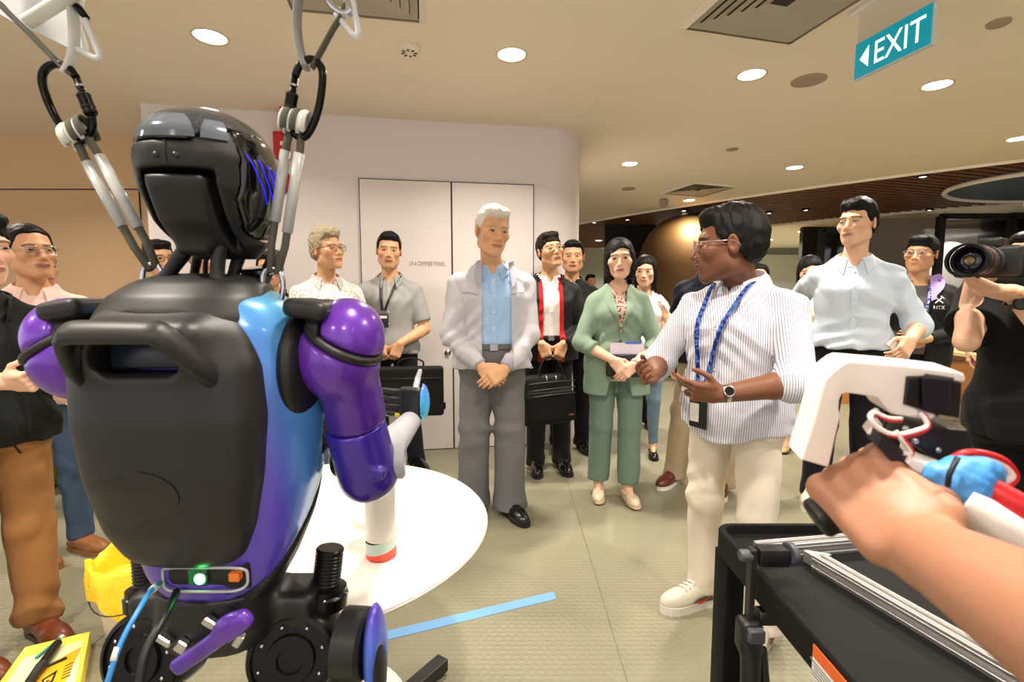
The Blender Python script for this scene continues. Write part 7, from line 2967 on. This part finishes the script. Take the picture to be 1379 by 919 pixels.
def tray(name, z, rim, depth):
    bm = bmesh.new()
    loops = [(cw - .012, cd - .012, .030, z - depth), (cw, cd, .040, z - depth + .012), (cw, cd, .040, z - .004), (cw - .003, cd - .003, .038, z), (cw - .014, cd - .014, .030, z), (cw - .018, cd - .018, .028, z - rim)]
    rings = [[bm.verts.new((x_, y_, zz)) for x_, y_ in rrect(w_, d_, r_)] for w_, d_, r_, zz in loops]
    for A_, B_ in zip(rings, rings[1:]):
        for i in range(len(A_)):
            j = (i + 1) % len(A_)
            bm.faces.new((A_[i], A_[j], B_[j], B_[i]))
    bm.faces.new(rings[0][::-1])
    bm.faces.new(rings[-1])
    return build(name, bm, M_CART, ct, True, angle=35)


tray('top_tray', CZ, .020, .070)
tray('bottom_tray', .20, .020, .070)
for sx in (-1, 1):
    for sy in (-1, 1):
        bm = bmesh.new()
        box(bm, (sx * (cw - .026), sy * (cd - .040), .435), (.022, .036, .26), None, .006, 2)
        build('post', bm, M_CART, ct, True, angle=40)
        bm = bmesh.new()
        lathe(bm, [(.045, -.014), (.05, -.010), (.05, .010), (.045, .014)], (sx * (cw - .05), sy * (cd - .06), .051), rot_to((1, 0, 0)), 24)
        wh = build('caster', bm, M_SOLE, ct, True, angle=40)
        bm = bmesh.new()
        box(bm, (sx * (cw - .05), sy * (cd - .06), .108), (.022, .022, .024), None, .003, 1)
        build('fork', bm, M_DARKMETAL, wh)
lx = -cw - .0012
for nm, m_, z0, z1 in (('label_orange_band', mat('label_orange', (214, 96, 34), .5), .718, .739), ('label_white_field', mat('label_white', (222, 220, 220), .5), .684, .718)):
    bm = bmesh.new()
    yc = (CY0 + CY1) / 2
    box(bm, (lx, (.742 + .655) / 2 - yc, (z0 + z1) / 2), (.0008, .048, (z1 - z0) / 2))
    o = build(nm, bm, m_, ct)
for i in range(5):
    bm = bmesh.new()
    box(bm, (lx - .0009, .722 - .012 * (i % 2) * .3 - yc - .006 * i * 0, .712 - .0055 * i), (.0003, .030 - .006 * (i % 3), .0011))
    build('label_print', bm, mat('label_grey_print', (120, 118, 118), .6) if i == 0 else bpy.data.materials['label_grey_print'], o)


def profile(name, label, a, b, w=.030):
    """slotted aluminium extrusion"""
    a, b = V3(a), V3(b)
    L_ = np.linalg.norm(b - a)
    t = thing(name, label, 'metal profile', tuple((a + b) / 2))
    h_ = w / 2
    sl, dp = .0042, .006
    q_ = []
    for k_ in range(4):
        c_, s__ = [(1, 0), (0, 1), (-1, 0), (0, -1)][k_]
        for u_, v_ in ((h_, -h_), (h_, -sl), (h_ - dp, -sl), (h_ - dp, sl), (h_, sl)):
            q_.append((u_ * c_ - v_ * s__, u_ * s__ + v_ * c_))
    bm = bmesh.new()
    d_ = unit(b - a)
    R_ = basis(d_, np.cross((0, 0, 1), d_))
    M_ = Matrix(R_.tolist()).to_4x4()
    prism(bm, q_, -L_ / 2, L_ / 2, M_)
    build('extrusion', bm, M_ALU, t)
    bm = bmesh.new()
    for k_ in range(4):
        c_, s__ = [(1, 0), (0, 1), (-1, 0), (0, -1)][k_]
        for e_ in (-1, 1):
            u_, v_ = h_ + .0004, e_ * (sl + .0042)
            tube(bm, [M_ @ Vector((u_ * c_ - v_ * s__, u_ * s__ + v_ * c_, z_)) for z_ in (-L_ / 2, L_ / 2)], .0012, 5)
    build('edge_ridge', bm, M_ALU, t)
    return t


M_ALU = mat('brushed_aluminium', (190, 188, 186), .42, .8)
za = CZ - .020 + .0155
P0, P1 = V3(on_z(1020, 742, za)), V3(on_z(1318, 716, za))
profile('aluminium_profile', 'slotted aluminium profile lying across the far end of the cart', P0, P1)
Q0, Q1 = V3(on_z(1094, 752, za)), V3(on_z(1372, 914, za))
dq = unit(Q1 - Q0)
profile('aluminium_profile', 'long slotted aluminium profile running along the cart towards the viewer', Q0 + dq * .012, Q0 + dq * .56)
g_ = V3(on_z(1108, 757, za))
t = thing('corner_bracket', 'clear cast angle bracket joining the two aluminium profiles', 'bracket', tuple(g_))
bm = bmesh.new()
prism(bm, [(-.020, .0), (.022, 0), (.022, .006), (-.012, .030), (-.020, .030)], -.012, .012, Matrix.Rotation(.25, 4, 'Z'))
build('gusset', bm, M_ALU, t)
for x_ in (-.008, .008):
    bm = bmesh.new()
    lathe(bm, [(.005, 0), (.005, .004), (.001, .004)], (x_, -.004, 0), rot_to((0, -1, 0)), 10)
    build('bolt', bm, M_STEEL, t, True)
# bar clamp hooked over the left far corner
cp = V3((CX0 - .016, 1.02, CZ))
cp = V3(on_z(1006, 735, .80))
cp = V3((CX0 + .020, cp[1], 0))
t = thing('bar_clamp', 'black quick action bar clamp hooked over the corner of the cart', 'clamp', tuple(cp))
xo = -.036
bm = bmesh.new()
box(bm, (.004, -.02, .790), (.030, .014, .018), None, .004, 2)
build('fixed_jaw', bm, M_RB_DARK, t, True, angle=40)
bm = bmesh.new()
lathe(bm, [(.020, -.006), (.022, -.003), (.022, .003), (.020, .006)], (.040, -.02, .795), rot_to((1, .2, 0)), 24)
build('knurled_pad', bm, mat('grey_pad', (70, 72, 78), .5), t, True, angle=40)
bm = bmesh.new()
box(bm, (xo, -.02, .64), (.0055, .010, .165), None, .001, 1)
build('bar', bm, M_RB_MATTE, t)
bm = bmesh.new()
lathe(bm, [(.010, -.012), (.012, -.008), (.012, .008), (.010, .012)], (xo - .012, -.02, .79), rot_to((1, 0, 0)), 16)
build('end_stop', bm, bpy.data.materials['grey_pad'], t, True, angle=40)
blob('handle', M_RB_DARK, t, [(rc((xo + .002, -.03, .60), (xo - .006, -.055, .42), .020, .017), 0), (rbox((xo, -.022, .625), (.022, .022, .035), .012), .01), (rc((xo - .006, -.055, .42), (xo - .012, -.055, .40), .020, .016), .01)], .004)
bm = bmesh.new()
box(bm, (xo + .002, -.046, .640), (.016, .008, .014), None, .003, 1)
build('release_button', bm, bpy.data.materials['grey_pad'], t, True, angle=40)
blob('trigger', M_RB_MATTE, t, [(rc((xo + .026, -.03, .60), (xo + .030, -.05, .47), .008, .010), 0)], .004)
bm = bmesh.new()
box(bm, (.010, -.02, .664), (.030, .014, .014), None, .003, 1)
build('moving_jaw', bm, M_RB_DARK, t, True, angle=40)
# orange clip at the far right corner
oc_ = V3(on_z(1308, 712, .775))
t = thing('orange_clip', 'small orange clip on the far right corner of the cart', 'clip', tuple(oc_))
bm = bmesh.new()
tube(bm, smooth_path([(-.026, -.006, .010), (0, -.010, .012), (.024, -.004, .008), (.030, .012, .004), (.012, .018, .006), (-.022, .012, .010)], 5, True), .0055, 8, True)
build('ring', bm, mat('orange_plastic', (236, 112, 32), .4), t, True)
bm = bmesh.new()
box(bm, (0, 0, -.012), (.030, .014, .012), None, .003, 1)
build('base', bm, M_RB_DARK, t)

# ------------------------------------------------------------------ the hand holding the gripper in the foreground
GX, GY, GYAW, GH = .563, .135, -130, 1.76
LW = lambda w: local_to(GX, GY, GYAW, GH, w)
LD = lambda w: local_to(GX, GY, GYAW, GH, w, True)
WR = V3(on_y(1250, 744, .375))
hd_, pn_ = unit((-.08, .93, .36)), unit((.60, .20, -.76))
pg = person('person outside the right edge, only a bare forearm and fist showing', GX, GY, GYAW, GH, dict(F('mid', 'short', H_BLACK), skin=(172, 120, 92)), dict(kind='tee', m=cl('grey_tee', (96, 92, 92)), sleeve='short', hem=.86), dict(m=BLK), dict(kind='sneaker', m=cl('black_canvas', (24, 24, 24)), sole=M_SOLE_W),
            dict(L=dict(w=LW(WR), pole=LD((-.75, -.44, -.65)), hd=LD(hd_), pn=LD(pn_), curl=(.95, .95, .95, .95), thumb=.7, knuckle=1.2), R=dict(w=(-.25, .16, .90), pole=(-.6, .8, 0), hd=(.06, -.1, -1), pn=(1, 0, 0), curl=(.4,) * 4)), (-10, 0, 0), dist=.5, armk=1.06, vmin=.0027, face_fine=False, fine_arm='L')
gp = WR + hd_ * .088 + pn_ * .026
k_ = unit(np.cross(hd_, pn_))               # along the handle, towards the little finger
if k_[0] > 0:
    k_ = -k_
G = thing('gripper_tool', 'white and black robot gripper with red and white wires held in the foreground fist', 'gripper', tuple(gp))
GP = lambda p: tuple(V3(p) - gp)
blob('handle', M_RB_DARK, G, [(rc(-k_ * .045, k_ * .038, .0140, .0140), 0), (rbox(k_ * .043, (.016, .016, .009), .006, basis(k_, hd_)), .003)], .003)
GD = .462
g2 = lambda x, y, d=GD: V3(on_y(x, y, d)) - gp


def slab(name, m, pix, d0, d1, parent=G, bev=.0022):
    """solid piece of the gripper: outline at its own distance, real thickness"""
    bm = bmesh.new()
    mid_ = [V3(on_y(x, y, (d0 + d1) / 2)) - gp for x, y in pix]
    a_ = [bm.verts.new((p[0], d0 - gp[1], p[2])) for p in mid_]
    b_ = [bm.verts.new((p[0] + .006, d1 - gp[1], p[2] + .004)) for p in mid_]
    n_ = len(a_)
    es = []
    for i in range(n_):
        j = (i + 1) % n_
        bm.faces.new((a_[i], a_[j], b_[j], b_[i]))
    bm.faces.new(a_[::-1])
    bm.faces.new(b_)
    bmesh.ops.recalc_face_normals(bm, faces=bm.faces[:])
    rim = [e for e in bm.edges if (e.verts[0] in a_) == (e.verts[1] in a_)]
    bmesh.ops.bevel(bm, geom=rim, offset=bev, segments=3, profile=.5, affect='EDGES')
    return build(name, bm, m, parent, True, angle=35)


M_PRINT = mat('white_printed_plastic', (240, 234, 228), .5, sss=.05)
slab('white_bracket', M_PRINT, [(1066, 612), (1083, 556), (1092, 521), (1096, 508), (1105, 497), (1120, 486), (1128, 483), (1200, 489), (1268, 497), (1276, 500), (1279, 506), (1277, 511), (1268, 512), (1222, 507), (1204, 506), (1203, 540), (1222, 543), (1236, 549), (1240, 555), (1236, 559), (1222, 559), (1184, 553), (1178, 549), (1165, 532), (1160, 530), (1124, 525), (1118, 527), (1115, 533), (1114, 545), (1116, 556), (1113, 568), (1102, 617), (1100, 622)], .450, .485)
slab('servo_motor', M_RB_DARK, [(1207, 505), (1238, 504), (1279, 512), (1276, 560), (1238, 553), (1203, 541)], .447, .474)
slab('servo_face', mat('violet_black_plastic', (28, 22, 34), .35), [(1239, 509), (1278, 514), (1275, 556), (1240, 550)], .444, .447, bev=.0005)
slab('lower_servo', M_RB_DARK, [(1212, 566), (1276, 572), (1284, 596), (1276, 606), (1240, 612), (1206, 590)], .448, .492)
slab('mount_plate', M_RB_MATTE, [(1174, 582), (1182, 583), (1216, 614), (1210, 626), (1200, 630), (1168, 596)], .430, .452)
slab('white_link', M_PRINT, [(1168, 572), (1180, 570), (1182, 580), (1172, 590), (1160, 582)], .445, .462)
slab('white_arm', M_PRINT, [(1214, 612), (1228, 616), (1262, 628), (1272, 636), (1266, 648), (1240, 642), (1216, 628), (1210, 620)], .425, .445)
slab('support_rail', mat('grey_brown_rail', (120, 112, 104), .5), [(1252, 646), (1266, 652), (1264, 664), (1256, 668), (1238, 656), (1238, 648)], .435, .452)
slab('rail_black', M_RB_DARK, [(1200, 606), (1262, 640), (1262, 650), (1228, 642), (1198, 622)], .446, .462)
for x, y, r_ in ((1219, 578, .0032), (1232, 594, .0032), (1262, 606, .003)):
    bm = bmesh.new()
    lathe(bm, [(r_, 0), (r_, .002), (r_ * .5, .003), (.0005, .003)], g2(x, y, .4475), rot_to((0, -1, .1)), 12)
    build('screw', bm, M_STEEL, G, True)
M_RW, M_WW = mat('red_wire', (196, 22, 34), .4), mat('white_wire', (232, 226, 224), .45)


def wire(m, pts, r_, name='wire'):
    bm = bmesh.new()
    tube(bm, smooth_path([tuple(g2(*p)) for p in pts], 5), r_, 10)
    return build(name, bm, m, G, True)


for off, m_ in ((0, M_WW), (3.0, M_RW)):
    wire(m_, [(1180 + off, 553 + off, .446), (1172 + off * .6, 561 + off, .438), (1182 + off, 576 + off, .434), (1204 + off, 586 + off * .6, .432), (1232 + off, 581 + off, .434), (1248 + off * .7, 574 + off * .4, .440), (1246 + off * .4, 564, .444), (1238 + off, 557, .448)], .0024)
    wire(m_, [(1180 + off, 556 + off, .440), (1196, 563 + off, .438), (1214, 564 + off, .440)], .0018)
    wire(m_, [(1206, 581 + off, .432), (1214 + off, 592, .430), (1224 + off * .6, 604, .430), (1226 + off * .5, 612, .430), (1216 + off, 610 + off * .6, .431)], .0022)
# red and white lead: loop, blue tape wrap and the thick sleeve leaving to the right
for off, m_ in ((0, M_RW), (4.5, M_WW)):
    wire(m_, [(1266 + off, 634 + off, .430), (1278 + off, 622 + off, .425), (1300 + off * .4, 611 + off, .420), (1326, 612 + off, .417), (1352 - off * .3, 622 + off, .415), (1366 - off, 640, .413), (1358 - off, 652 - off, .412), (1336, 655 - off, .415)], .0036, 'lead_loop')
wire(M_RW, [(1266, 648, .424), (1276, 672, .415), (1300, 696, .405), (1340, 718, .395), (1400, 748, .385)], .0032, 'red_lead')
wire(M_WW, [(1262, 640, .422), (1272, 668, .413), (1298, 694, .403), (1338, 716, .393), (1400, 746, .383)], .0026, 'white_lead')
blob('blue_tape_wrap', mat('blue_tape', (72, 152, 226), .5, bump=(60, .4, .004)), G, [(rc(g2(1262, 640, .422), g2(1296, 652, .416), .012, .022), 0), (rc(g2(1296, 640, .416), g2(1322, 634, .414), .017, .013), .006), (rc(g2(1290, 655, .414), g2(1296, 682, .408), .018, .011), .006), (rbox(g2(1320, 640, .413), (.020, .006, .012), .005, Ry(.25)), .004), (rbox(g2(1292, 682, .407), (.013, .006, .010), .005, Ry(-.6)), .004)], .0026,
     warp=lambda X, Y, Z: .0012 * np.sin(X * 400 + 2 * np.sin(Z * 300)) * np.sin(Z * 350))
bm = bmesh.new()
tube(bm, [tuple(g2(1290, 616, .405)), tuple(g2(1278, 640, .400)), tuple(g2(1276, 656, .400))], .0022, 8)
build('cable_tie', bm, M_RB_DARK, G, True)
wire(M_WW, [(1296, 676, .404), (1322, 692, .396), (1352, 712, .388), (1420, 752, .375)], .0150, 'white_sleeve')
wire(M_RW, [(1318, 656, .410), (1346, 672, .402), (1379, 690, .394), (1430, 716, .385)], .0140, 'red_sleeve')
